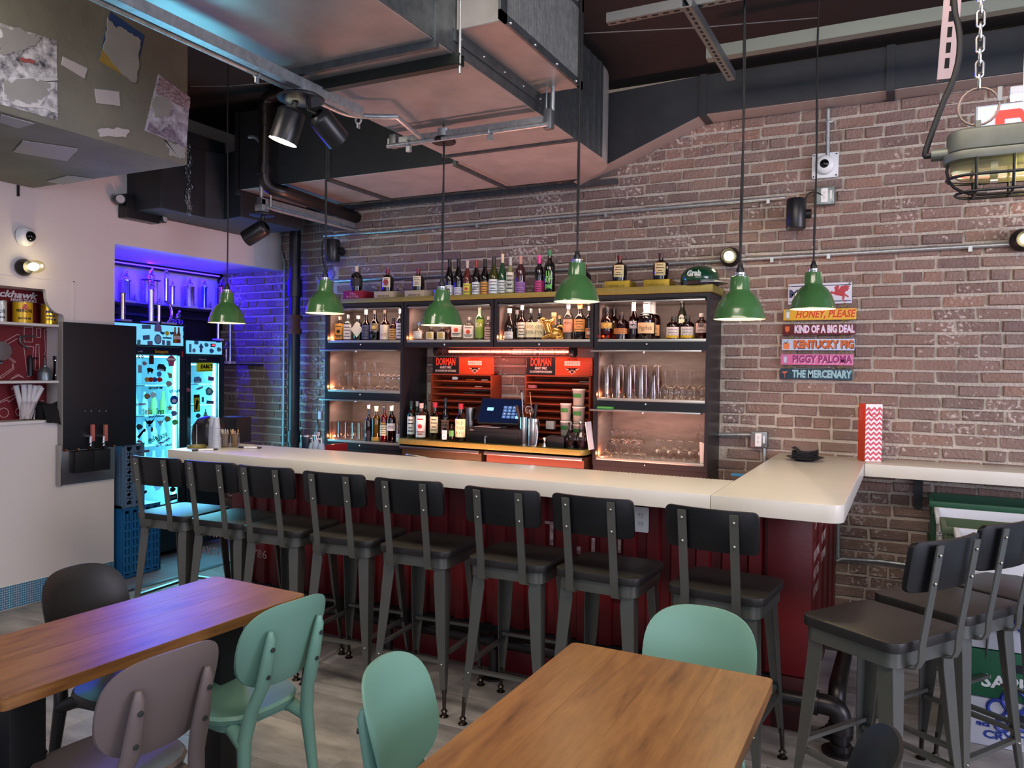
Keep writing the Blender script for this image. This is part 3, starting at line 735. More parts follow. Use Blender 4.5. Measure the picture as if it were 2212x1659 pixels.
# duct to the right, smaller after a taper
dr = thing('right_air_duct', 'dark blue grey air duct along the wall top at right, with tapered end', 'duct', (0, 5.0, 3.2))
ZR = 3.185
M().box(-1.17, 1.55, 4.95, YW - .002, ZR, 3.43).make('duct_section', duct_dark, dr, bevel=.004, seg=1)
M().prism([(-2.05, 2.85), (-1.19, ZR), (-1.19, 3.43), (-2.05, 3.40)], .178, Matrix(((1, 0, 0, 0), (0, 0, 1, 4.95), (0, 1, 0, 0), (0, 0, 0, 1)))).make('taper', duct_dark, dr)
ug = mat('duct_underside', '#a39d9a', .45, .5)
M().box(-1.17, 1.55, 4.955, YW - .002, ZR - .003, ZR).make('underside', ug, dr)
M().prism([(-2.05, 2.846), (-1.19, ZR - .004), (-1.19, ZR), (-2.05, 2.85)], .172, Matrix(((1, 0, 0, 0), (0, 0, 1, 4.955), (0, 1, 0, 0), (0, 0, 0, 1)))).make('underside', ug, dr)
for xv in (-1.18, -.12): M().box(xv - .022, xv + .022, 4.942, YW - .002, ZR - .012, 3.435).make('flange', duct_dark, dr)
# supply grille on the side of the main duct
g0 = W(983, 70, x=DX1); g1 = W(1165, 200, x=DX1); zg = (g0.z + g1.z) / 2; gx = W(1091, 46, z=zg).x
gr_ = thing('supply_grille', 'shiny sheet metal grille box with vertical slats on the duct side', 'vent', (DX1, g0.y, zg))
M().box(DX1 + .005, gx - .012, g0.y, g1.y, zg, 3.38).make('housing', duct_m, gr_, bevel=.003, seg=1)
M().box(DX1 + .005, DX1 + .010, g0.y - .02, g1.y + .03, zg - .05, zg).make('flange', duct_side, gr_)
fx0 = gx - .012
f = M()
for a in ((g0.y - .025, g1.y + .025, zg - .002, zg + .035), (g0.y - .025, g1.y + .025, 3.33, 3.39), (g0.y - .025, g0.y + .03, zg - .002, 3.39), (g1.y - .03, g1.y + .025, zg - .002, 3.39)): f.box(fx0, gx, *a)
f.make('frame', duct_side, gr_)
M().box(fx0 - .01, fx0 - .004, g0.y + .03, g1.y - .03, zg + .03, 3.34).make('duct_mouth', plain('#0c0d0f', .8), gr_)
sl = M(); yy = g0.y + .035
while yy < g1.y - .035: sl.box(fx0 - .004, gx - .002, yy, yy + .006, zg + .034, 3.335); yy += .0155
sl.make('slats', galv, gr_)
scr = M()
for k in range(4):
    for zz in (zg + .012, 3.36): scr.sphere((gx, g0.y + .06 + k * (g1.y - g0.y - .12) / 3, zz), .007, 8, 5)
scr.make('screws', plain('#dcdcdc', .3, 1.0), gr_, smooth=50)
sc2 = M()
for k in range(5): sc2.sphere((DX1 + .011, g0.y + .03 + k * (g1.y - g0.y) / 4.2, zg - .028), .006, 8, 5)
sc2.make('screws', plain('#dcdcdc', .3, 1.0), gr_, smooth=50)

def strut(name, label, p0, p1, parent=None, up=(0, 0, 1), w=.041, slots=None, m=None):
    """C channel with its slotted back"""
    m = m or galv
    p0, p1 = Vector(p0), Vector(p1); d = (p1 - p0).normalized(); u = Vector(up); r = d.cross(u).normalized(); u = r.cross(d)
    t = thing(name, label, 'channel', p0) if parent is None else parent
    mm = M(); th = .004
    mm.bar(p0 + r * w/2, p1 + r * w/2, th, w, u); mm.bar(p0 - r * w/2, p1 - r * w/2, th, w, u)
    mm.bar(p0 + u * w/2, p1 + u * w/2, w, th, u)
    for s_ in (-1, 1): mm.bar(p0 - u * w/2 + r * s_ * w * .36, p1 - u * w/2 + r * s_ * w * .36, w * .26, th, u)
    mm.make('channel' if parent is None else 'strut_channel', m, t)
    if slots:
        sm = M(); L = (p1 - p0).length; n = int(L / slots)
        for i in range(n):
            c = p0 + d * (slots * (i + .5)) + u * (w/2 + .0022)
            sm.bar(c - d * .014, c + d * .014, .012, .001, u)
        sm.make('slots', plain('#0b0b0c', .9), t)
    return t
# strut and conduit under the left edge of the main duct, carrying the twin spot lamp
ST_Z = 2.80
s0 = W(330, 27, z=ST_Z); s1 = W(775, 243, z=ST_Z)
xs_ = (s0.x + s1.x) / 2
tr_ = strut('strut_rail', 'long galvanised strut rail with conduit under the left edge of the main duct', (xs_, -.9, ST_Z), (xs_, s1.y, ST_Z), up=(0, 0, -1))
cx_ = xs_ - .062
pc = W(955, 292, y=3.55); zc_ = 2.795
M().tube([(cx_, -.9, ST_Z - .01), (cx_, s1.y - .10, ST_Z - .01)] + bez((cx_, s1.y - .08, ST_Z - .01), (cx_, s1.y + .02, ST_Z - .01), (cx_ + .1, s1.y + .05, ST_Z - .01), (cx_ + .2, s1.y + .10, ST_Z - .01), 6) + [(-2.33, 3.52, ST_Z - .01)], .0135, 10).make('conduit', galv, tr_, smooth=50)
for yv in (.9, 1.6, W(570, 150, z=ST_Z).y, W(757, 258, z=ST_Z).y):
    M().torus((cx_, yv, ST_Z - .01), .017, .005, 12, 6, RX(PI/2)).box(cx_ - .003, cx_ + .003, yv - .01, yv + .01, ST_Z - .05, ST_Z - .025).make('pipe_clamp', galv, tr_, smooth=50)
# cross strut carrying the third pendant
sl_ = W(842, 312, y=3.55); sr_ = W(1192, 252, y=3.55); zx = 2.80
cs = strut('cross_strut', 'galvanised cross strut with conduit clamped under the duct, carrying a pendant', (sl_.x, 3.55, zx), (sr_.x, 3.55, zx), up=(0, 0, -1))
M().tube([(sl_.x + .02, 3.50, zx - .03), (sr_.x, 3.50, zx - .03)], .0115, 10).make('conduit', galv, cs, smooth=50)
for px in (888, 1063): 
    q = W(px, 290, y=3.52); M().torus((q.x, 3.50, zx - .03), .018, .005, 12, 6, RY(PI/2)).box(q.x - .012, q.x + .012, 3.49, 3.51, zx - .075, zx - .045).make('pipe_clamp', galv, cs, smooth=50)
for px, hh in ((853, .075), (1186, .10)):
    q = W(px, 280, y=3.53); M().cbox((q.x, 3.525, zx - .0), .045, .04, hh).make('conduit_body', mat('grey_cast', '#6c7074', .45, .7), cs, bevel=.008)
M().tube([(sr_.x + .012, 3.53, zx + .04), (sr_.x + .012, 3.53, 3.42)], .0115, 10).make('riser', galv, cs, smooth=50)
M().tube([(sr_.x - .035, 3.56, zx), (sr_.x - .035, 3.56, 3.42)], .005, 8).make('threaded_rod', galv, cs, smooth=50)
# hanger channel with rod under the duct
h0 = W(690, 192, z=2.83); h1 = W(990, 133, z=2.83)
hc = strut('hanger_channel', 'dark channel strapped across the underside of the main duct with threaded rod', (DX0 - .05, h1.y, 2.835), (DX1 + .03, h1.y, 2.835), up=(0, 0, -1), m=mat('dark_galv', '#4d5552', .4, 1))
M().tube([(DX1 + .022, h1.y, 2.78), (DX1 + .022, h1.y, 3.5)], .006, 8).make('threaded_rod', galv, hc, smooth=50)

# slotted struts hanging at upper right
zs = 3.2
a = W(1313, 42, z=zs); b = W(1620, -8, z=zs)
strut('slotted_strut', 'slotted steel strut hanging below the dark ceiling, left of the chain lamp', a, (b.x + .3, a.y, zs), up=(0, 0, -1), slots=.05, m=mat('grey_strut', '#7f8386', .45, .9))
c = W(1488, 12, z=zs - .05); d = W(1580, 165, z=zs - .05)
strut('slotted_strut', 'slotted strut ending in a bolt, pointing down towards the back wall', (c.x, c.y - .04, zs - .05), (d.x, d.y, zs - .05), up=(0, 0, -1), slots=.05, m=mat('grey_strut', '#7f8386'))
za = 3.3
a = W(1528, 118, z=za); b = W(2212, 0, z=za)
strut('strut_rail', 'long galvanised strut running along under the ceiling at upper right', (a.x, a.y, za), (1.9, a.y, za), up=(0, 0, -1), w=.062, m=mat('strut_galv', '#8d9690', .45, .8))
c = W(2068, -30, y=2.6); d = W(2043, 168, y=2.6)
strut('slotted_strut', 'pinkish slotted strut hanging steeply behind the black lamp cable', (c.x + .03, 2.45, 3.45), (d.x, 2.62, d.z), up=(0, -1, 0), slots=.042, m=mat('pink_strut', '#a58f8d', .4, .8))

# concrete beam with torn posters
conc = mat('concrete', '#75786f', .85, vary=(2.2, .9, '#61615a'), bump=(14, .35))
ZBm, XBm, YBm = 2.70, -3.665, 3.155
beam = struct('beam', M().box(XL, XBm, -1.4, YBm, ZBm, ZC), conc, bevel=.02)
def poster(name, label, pts_px, m, off=.003, under=False, jit=.0, n=6):
    P = [W(px, py, z=ZBm) if under else W(px, py, x=XBm) for px, py in pts_px]
    out = []
    for i in range(len(P)):
        a, b = P[i], P[(i + 1) % len(P)]
        for k in range(n):
            q = a + (b - a) * (k / n)
            if jit: q = q + Vector((R_.uniform(-jit, jit) if under else 0, R_.uniform(-jit, jit), 0 if under else R_.uniform(-jit, jit)))
            out.append(q)
    if under: mm = M().prism([(q.x, q.y) for q in out], .004, T(0, 0, ZBm - off))
    else: mm = M().prism([(q.y, q.z) for q in out], .004, Matrix(((0, 0, 1, XBm + off - .004), (1, 0, 0, 0), (0, 1, 0, 0), (0, 0, 0, 1))))
    return mm.make(name, m, beam)
paper = mat('poster_back', '#bdbfc4', .8, vary=(6, .6, '#9a9da2'))
paste = mat('grey_paste', '#8d8f90', .85, vary=(7, .6, '#7b7d7e'))
collage = mat('poster_collage', '#c9ccd4', .7, vary=(26, 1, '#2b2d3a'))
tag(poster('poster', '', [(0, 50), (122, 88), (124, 260), (0, 225)], collage, .002), 'torn poster scrap with dark collage print')
poster('poster_scrap', '', [(0, 55), (70, 72), (85, 82), (60, 102), (45, 115), (0, 118)], paste, .005, jit=.012)
poster('poster_scrap', '', [(8, 170), (122, 168), (118, 185), (85, 225), (122, 240), (45, 232), (5, 215)], paper, .0045, jit=.008)
poster('poster_scrap', '', [(8, 178), (60, 172), (110, 178), (95, 210), (70, 228), (10, 212)], paste, .006, jit=.012)
poster('poster_scrap', '', [(40, 125), (75, 130), (72, 138), (45, 133)], plain('#8c4a4a', .7), .005, jit=.004)
tag(poster('poster', '', [(238, 25), (312, 77), (290, 175), (213, 130)], mat('poster_blue', '#27406e', .6), .002), 'torn dark blue poster with grey paper patch')
poster('poster_scrap', '', [(220, 105), (228, 118), (265, 160), (258, 158), (213, 132)], mat('poster_yellow', '#9a8440', .7, vary=(12, 1, '#6d5c2c')), .004)
poster('poster_scrap', '', [(233, 40), (250, 62), (262, 58), (285, 75), (302, 85), (298, 140), (292, 180), (262, 160), (222, 108)], paste, .006, jit=.006)
tag(poster('poster', '', [(342, 160), (410, 210), (402, 318), (312, 282)], mat('poster_grey_print', '#b3b5c4', .7, vary=(22, 1, '#6c6678')), .002), 'torn grey and maroon poster at the beam corner')
poster('poster_scrap', '', [(343, 163), (410, 210), (409, 235), (385, 228), (335, 200)], mat('poster_maroon', '#57404a', .7, vary=(40, 1, '#a39aa8', (1, 1, 3))), .0045, jit=.002)
poster('poster_scrap', '', [(322, 212), (350, 205), (375, 228), (360, 255), (335, 250)], paste, .006, jit=.012)
poster('poster_scrap', '', [(365, 268), (400, 318), (318, 280), (322, 262), (345, 285)], mat('poster_violet', '#55485a', .7, vary=(40, 1, '#8d8596', (1, 1, 3))), .0045, jit=.003)
poster('poster_scrap', '', [(355, 300), (398, 318), (396, 342), (370, 338)], paste, .005, jit=.010)
for k, pp in enumerate(([(135, 122), (188, 148), (182, 170), (132, 140)], [(204, 192), (256, 198), (259, 229), (208, 223)], [(212, 280), (250, 276), (280, 280), (272, 296), (215, 294)])):
    poster('paper_patch', '', pp, mat('patch_paper', '#a7a5aa', .8, vary=(8, .5, '#97959a')), .004, jit=.006 if k == 2 else .001)
for pp in ([(50, 302), (170, 320), (145, 346), (28, 326)], [(100, 390), (145, 378), (200, 385), (135, 397)], [(0, 245), (75, 265), (40, 275), (0, 262)]):
    poster('paper_patch', '', pp, mat('patch_grey', '#9a9ba0', .8), .006, under=True, jit=.003)
M().box(XL + .0, XL + .012, W(38, 415, x=XL).y - .006, W(38, 415, x=XL).y + .006, W(38, 424, x=XL).z, ZBm).make('wire_stub', black_steel, wall_left)

# pendants: enamel bell shades
enamel = mat('green_enamel', '#3d663a', .16, coat=.6)
inner_w = mat('white_enamel', '#f2eee0', .4)
cordm = mat('black_cord', '#141414', .6)
bulb_m = mat('warm_bulb', '#fff6dc', .4, emit=('#ffeebf', 14.0))
chrome = mat('chrome', '#d6d6d6', .12, 1)
def make_pendant():
    t = thing('pendant_lamp', 'pendant', 'lamp', group='green enamel pendant lamps')
    o = [(.030, .190), (.041, .187), (.044, .130), (.047, .121), (.067, .105), (.088, .076), (.102, .040), (.109, .010), (.1125, .002), (.1125, 0)]
    i_ = [(.1105, .0005), (.107, .010), (.100, .040), (.086, .074), (.065, .102), (.045, .117), (.035, .125)]
    M().lathe(o, 40, cap=False).make('shade', enamel, t, smooth=35)
    M().lathe(i_, 40, cap=False).make('shade_lining', inner_w, t, smooth=60)
    M().lathe([(.023, .186), (.026, .190), (.026, .205), (.018, .208)], 20).make('socket_collar', chrome, t, smooth=40)
    M().lathe([(.016, .205), (.017, .222), (.012, .232), (.0085, .248)], 16).make('cord_grip', black_steel, t, smooth=40)
    M().sphere((0, 0, .055), .030, 14, 10).lathe([(.014, .08), (.014, .12)], 12).make('bulb', bulb_m, t, smooth=60)
    return t
pend0 = make_pendant()
PEND = [(490, 698, 3.55, 3.46), (702, 677, 3.55, 2.84), (954, 703, 3.55, 2.775), (1245.5, 652, 3.55, 3.46), (1597, 690, 3.55, 3.28), (1755.5, 668, 4.27, 3.30)]
pl = ['leftmost green pendant lamp, in front of the trophy recess', 'second green pendant lamp from the left, by the iron pipe', 'third green pendant lamp, hung from the cross strut', 'fourth green pendant lamp, highest over the back bar', 'fifth green pendant lamp, largest and lowest at right', 'rightmost green pendant lamp, in front of the small signs']
for i, ((px, py, y, zt), n) in enumerate(zip(PEND, pl)):
    q = W(px, py, y=y)
    if i == 0: p = pend0; p.location = q; p['label'] = n
    else: p = dup(pend0, q, 0, n)
    pts = [(q.x + .004 * math.sin(k * .9 + i) * (k > 0), q.y, q.z + .246 + (zt - q.z - .246) * k / 7) for k in range(8)]
    M().tube(pts, .0042, 8).make('cord', cordm, p, smooth=60)
    if i in (0, 2): M().lathe([(.062, 0), (.066, .008), (.05, .026)], 24, T(q.x, q.y, zt - (.0 if i == 0 else .012))).make('canopy', mat('blue_canopy', '#2a2f9a', .4) if i == 0 else black_steel, p, smooth=40)
    if i == 2: M().lathe([(.034, .02), (.034, .06)], 20, T(q.x, q.y, zt)).make('junction_box', galv, p, smooth=40)
    light('pendant_bulb_light', 'SPOT', (q.x, q.y, q.z + .045), 30, '#ffe9b8', .03, spot=150, blend=.6, aim=(q.x, q.y, 0))

# twin and single spot lamps
def can(parent, c, d, L, r, lit):
    """black can lamp head from its back c along d"""
    c = Vector(c); d = Vector(d).normalized()
    mx = T(*c) @ d.to_track_quat('Z', 'Y').to_matrix().to_4x4()
    h = M().lathe([(r * .55, -.012), (r * .9, 0), (r, .012), (r, L)], 24, mx, cap=False).make('lamp_head', mat('satin_black', '#1c1d20', .32), parent, smooth=40)
    M().lathe([(.001, L - .035), (r * .97, L - .03), (r * .97, L - .002)], 24, mx, cap=False).make('reflector', mat('lit_lens', '#fff8e0', .4, emit=('#fff3cf', 40)) if lit else mat('dark_lens', '#0d0d0f', .3), parent, smooth=40)
    return mx
q = W(650, 215, z=2.745)
sp = thing('twin_spot_lamp', 'black twin spot lamp under the conduit, left head lit', 'lamp', q)
M().cbox((q.x + .01, q.y, 2.79), .085, .085, .055).make('junction_box', galv, sp, bevel=.006)
M().lathe([(.10, 0), (.103, .008), (.08, .022)], 28, T(q.x, q.y, 2.742)).make('canopy', black_steel, sp, smooth=40)
l0 = W(632, 240, y=q.y); l1 = W(609, 312, y=q.y - .02)
M().tube([(q.x - .03, q.y, 2.74), l0 + Vector((0, 0, .01))], .014, 10).make('knuckle', black_steel, sp, smooth=50)
mx1 = can(sp, l0, l1 - l0, (l1 - l0).length * .92, .062, True)
r0 = W(688, 250, y=q.y); r1 = W(731, 304, y=q.y + .11)
M().tube([(q.x + .04, q.y, 2.74), W(668, 240, y=q.y), r0 + (r0 - r1) * .06], .011, 10).make('knuckle', black_steel, sp, smooth=50)
can(sp, r0, r1 - r0, (r1 - r0).length, .054, False)
light('spot_lamp_light', 'SPOT', l1 + (l1 - l0) * .02, 25, '#fff0cc', .04, spot=80, aim=l1 + (l1 - l0) * 10)
# single spot on the strut below the left duct
zq = 2.62
q = W(566, 466, z=zq)
sq = thing('spot_lamp', 'single black spot lamp below the duct, pointing down at the recess', 'lamp', q)
M().cbox((q.x, q.y, zq + .05), .07, .07, .05).make('junction_box', galv, sq, bevel=.006)
M().lathe([(.085, 0), (.087, .008), (.06, .022)], 24, T(q.x, q.y, zq)).make('canopy', black_steel, sq, smooth=40)
a0 = W(570, 492, y=q.y); a1 = W(538, 512, y=q.y - .03)
M().tube([(q.x + .01, q.y, zq), W(566, 480, y=q.y), a0], .013, 10).make('knuckle', black_steel, sq, smooth=50)
can(sq, a0 + (a0 - a1) * .1, a1 - a0, (a1 - a0).length * 1.3, .058, False)
b0 = W(518, 455, z=zq + .05); b1 = W(705, 490, z=zq + .05)
bs = strut('strut_rail', 'short galvanised strut with conduit below the left duct', (q.x, b0.y - .02, zq + .10), (q.x, YL - .005, zq + .10), up=(0, 0, -1))
M().tube([(q.x + .05, q.y, zq + .05), (q.x + .05, YL - .03, zq + .05)], .0115, 10).make('conduit', galv, bs, smooth=50)
M().tube([(q.x, b0.y, zq + .06), (q.x, b0.y, 3.05)] + bez((q.x, b0.y, 3.05), (q.x, b0.y, 3.15), (q.x - .05, b0.y, 3.18), (q.x - .12, b0.y, 3.18), 6), .0125, 10).make('riser', galv, bs, smooth=50)
M().cbox((q.x, b0.y, zq + .06), .045, .05, .12).make('conduit_body', mat('grey_cast'), bs, bevel=.008)
M().tube([(q.x + .04, b0.y + .05, zq + .06), (q.x + .04, b0.y + .05, 3.3)], .006, 8).make('threaded_rod', galv, bs, smooth=50)

# dark drain pipe coming down in front of the ducts and back to the wall
dp = thing('drain_pipe', 'dark iron drain pipe bending under the ducts to the back wall', 'pipe', W(572, 300, y=4.1))
t0 = W(575, 215, y=4.12); t1 = W(572, 390, y=4.12)
pe = W(770, 470, y=YW)
P_ = [t0 + Vector((.35, 0, .02)), t0 + Vector((.12, 0, .02))] + bez(t0 + Vector((.1, 0, .02)), t0 + Vector((.02, 0, .02)), t0 + Vector((0, 0, 0)), t0 + Vector((0, 0, -.08)), 6) + [t1 + Vector((0, 0, .06))] + bez(t1 + Vector((0, 0, .05)), t1 + Vector((0, 0, -.04)), t1 + Vector((.02, .04, -.06)), t1 + Vector((.08, .10, -.065)), 6) + [pe]
M().tube(P_, .047, 14).make('pipe', iron, dp, smooth=50)
for pz in (t0 + Vector((0, 0, -.07)), t0 + Vector((0, 0, -.16)), t1 + Vector((0, 0, .07))): M().lathe([(.058, -.03), (.058, .03)], 16, T(*pz)).make('coupling', iron, dp, smooth=40)

# soil pipe and conduit on the back wall at the recess corner
vp = thing('soil_pipe', 'tall dark iron pipe with rusty coupling standing at the recess corner', 'pipe', (-4.70, YL - .11, 0))
vx = W(636, 700, y=YL - .11).x
M().tube([(vx, YL - .11, .0), (vx, YL - .11, ZD)], .050, 18).make('pipe', iron, vp, smooth=50)
for zt, zb, r, mm_ in ((W(0, 478, y=YL - .11).z, W(0, 500, y=YL - .11).z, .062, iron), (2.33, 2.18, .066, iron), (2.02, 1.98, .064, mat('rusty_iron', '#6b4436', .7, .3)), (1.98, 1.90, .052, mat('rusty_iron')), (1.90, 1.85, .064, mat('rusty_iron')), (1.0, .90, .062, iron)):
    M().lathe([(r, min(zt, zb)), (r, max(zt, zb))], 18, T(vx, YL - .11, 0)).make('coupling', mm_, vp, smooth=40)
cxx = W(614, 700, y=YL - .02).x
M().tube([(cxx - .05, YL - .02, 2.9), (cxx - .05, YL - .02, 2.62), (cxx, YL - .02, 2.5), (cxx, YL - .02, .85)], .0125, 10).make('conduit', galv, vp, smooth=50)

# ================================================================== back bar
cab_m = mat('cabinet_black', '#1a1a1e', .35, vary=(5, .5, '#222228'))
lin_m = mat('cabinet_lining', '#80716a', .5, vary=(7, .8, '#6b5a50', (1, 1, 4)), bump=(20, .05))
ledge_m = mat('pale_metal_ledge', '#b9b7ac', .35, .7)
brass = mat('brass_top', '#8c8240', .42, .35, vary=(40, .5, '#746c32'))
YF, YB = 4.80, YW - .005
ZU = [(.955, 1.342), (1.342, 1.722), (1.722, 2.055)]
CXS = [(-4.056, -3.325), (-3.317, -2.572), (-2.564, -1.833), (-1.825, -1.078)]
SHELF = {}
def unit(name, label, ci, ui, door):
    x0, x1 = CXS[ci]; z0, z1 = ZU[ui]
    t = thing(name, label, 'cabinet', ((x0 + x1) / 2, YF, z0), 0, 'black stacking cabinets of the back bar')
    th = .022; zs = z0 + .052
    c = M().box(x0, x0 + th, YF, YB, z0, z1).box(x1 - th, x1, YF, YB, z0, z1).box(x0 + th, x1 - th, YF, YB, z1 - .022, z1).box(x0 + th, x1 - th, YF, YB, z0, z0 + .034)
    c.make('carcass', cab_m, t)
    M().box(x0 + th, x1 - th, YB - .012, YB - .003, z0 + .034, z1 - .022).box(x0 + th, x0 + th + .004, YF + .03, YB - .01, z0 + .04, z1 - .022).box(x1 - th - .004, x1 - th, YF + .03, YB - .01, z0 + .04, z1 - .022).box(x0 + th, x1 - th, YF + .03, YB - .01, z1 - .027, z1 - .0225).make('lining', lin_m, t)
    M().box(x0 + th, x1 - th, YF + .004, YB - .012, z0 + .034, zs).make('shelf_ledge', ledge_m, t, bevel=.002)
    if door:
        d = M().box(x0 - .005, x1 - .035, YF - .055, YF + .004, z1 - .032, z1 - .020); d.make('door', mat('door_rail', '#a7a6a2', .25, .9), t, bevel=.002)
    else:
        M().box(x0 + .03, x1 - .03, YF - .004, YF + .28, z1 - .048, z1 - .036).make('door', mat('door_rail', '#a7a6a2'), t, bevel=.002)
    k = M()
    if door: k.sphere(((x0 + x1) / 2 - .02, YF - .058, z1 - .034), .008, 10, 6)
    k.sphere(((x0 + x1) / 2 - .02, YF - .004, z0 + .018), .007, 10, 6); k.make('knob', chrome, t, smooth=60)
    SHELF[(ci, ui)] = zs
    light('cabinet_light', 'AREA', ((x0 + x1) / 2, YF + .05, z1 - .06), 1.35, '#ffdac6', x1 - x0 - .12, .05, aim=((x0 + x1) / 2, YF + .22, z0))
    light('cabinet_corner_light', 'POINT', (x0 + .045, YF + .05, zs + .02), .45, '#ff9a66', .008)
    return t
unit('cabinet_unit', 'bottom left black cabinet with highball glasses and red aperitif bottles', 0, 0, True)
unit('cabinet_unit', 'middle left black cabinet holding upturned coupe glasses in two tiers', 0, 1, True)
unit('cabinet_unit', 'top left black cabinet of gin and whiskey bottles', 0, 2, False)
unit('cabinet_unit', 'second black cabinet from left in the top row, behind the third pendant', 1, 2, False)
unit('cabinet_unit', 'third black cabinet from left in the top row, with the gold lion shaped bottle', 2, 2, False)
unit('cabinet_unit', 'top right black cabinet of bourbon bottles', 3, 2, False)
unit('cabinet_unit', 'middle right black cabinet with nested beer glasses', 3, 1, True)
unit('cabinet_unit', 'bottom right black cabinet with upturned coupes and goblets', 3, 0, True)
bb = thing('cabinet_plinth', 'dark low base under the back bar with cooler fronts', 'cabinet', (-2.5, 4.95, .9))
M().box(-4.056, -3.325, YF + .01, YB, .86, .953).make('plinth', cab_m, bb); M().box(-1.825, -1.078, YF + .01, YB, .86, .953).make('plinth', cab_m, bb)
M().box(-3.28, -2.62, 4.74, YB, .80, 1.00).make('cooler_front', mat('bronze_steel', '#6b604a', .35, .8), bb); M().box(-2.58, -1.86, 4.74, YB, .80, 1.00).make('cooler_front', mat('rust_steel', '#7a4a3a', .4, .6), bb)
M().box(-3.28, -2.62, 4.70, 4.74, .985, 1.005).box(-2.58, -1.86, 4.70, 4.74, .985, 1.005).make('cooler_rail', steel, bb, bevel=.002)
t = thing('brass_shelf_top', 'long brass edged top board over the left three cabinets', 'shelf top', (-3, 4.9, 2.055))
M().box(-4.03, -1.835, YF - .012, YB, 2.058, 2.092).make('board', brass, t, bevel=.003)
t = thing('brass_shelf_top', 'thick yellow brass top board over the right cabinet', 'shelf top', (-1.4, 4.9, 2.055))
M().box(-1.828, -1.062, YF - .012, YB, 2.058, 2.104).make('board', brass, t, bevel=.003)
t = thing('brass_worktop', 'brass edged worktop with rounded corners under the register', 'worktop', (-2.6, 4.9, 1.02))
pp = [(-3.312, YB), (-3.312, 4.735)] + [(-3.312 + .03 - .03 * math.cos(a), 4.705 - .0 + .03 - .03 * math.sin(a)) for a in (.4, .8, 1.2, 1.57)] + [(-1.90 + .05 * math.sin(a), 4.755 - .05 * math.cos(a)) for a in (0, .4, .8, 1.2, 1.57)] + [(-1.85, YB)]
M().prism(pp, .036, T(0, 0, 1.018)).make('board', brass, t, bevel=.003)
ZM = 1.055

# ---------------------------------------------------------------- bottles
PROF = {
 'wine':  [(.94, 0), (1, .015), (1, .60), (.93, .66), (.62, .72), (.40, .77), (.36, .82), (.36, .97), (.40, .975), (.40, 1)],
 'burg':  [(.94, 0), (1, .015), (1, .46), (.93, .55), (.66, .66), (.42, .75), (.36, .81), (.36, .97), (.40, .975), (.40, 1)],
 'flute': [(.94, 0), (1, .015), (1, .44), (.85, .56), (.55, .70), (.36, .81), (.34, .97), (.38, .975), (.38, 1)],
 'whis':  [(.95, 0), (1, .015), (1, .56), (.92, .62), (.60, .68), (.42, .73), (.38, .80), (.40, .93), (.42, 1)],
 'tall':  [(.95, 0), (1, .012), (1, .50), (.90, .56), (.55, .62), (.36, .68), (.32, .80), (.34, .95), (.36, 1)],
 'short': [(.96, 0), (1, .015), (1, .58), (.93, .66), (.66, .72), (.36, .75), (.33, .80), (.36, .88), (.36, 1)],
 'round': [(.70, 0), (.92, .06), (1, .22), (.97, .42), (.80, .56), (.45, .66), (.30, .74), (.28, .95), (.32, 1)],
 'jug':   [(.78, 0), (.90, .03), (1, .30), (1, .52), (.93, .62), (.62, .70), (.30, .75), (.28, .84), (.30, 1)],
 'bell':  [(.95, 0), (1, .02), (.98, .40), (.80, .55), (.52, .66), (.36, .74), (.33, .95), (.36, 1)],
}
def cut(prof, h0, h1):
    def at(h):
        for (r0, a), (r1, b) in zip(prof, prof[1:]):
            if a <= h <= b: return r0 + (r1 - r0) * ((h - a) / (b - a) if b > a else 0)
        return prof[-1][0]
    return [(at(h0), h0)] + [p for p in prof if h0 < p[1] < h1] + [(at(h1), h1)]
BOT = [0]
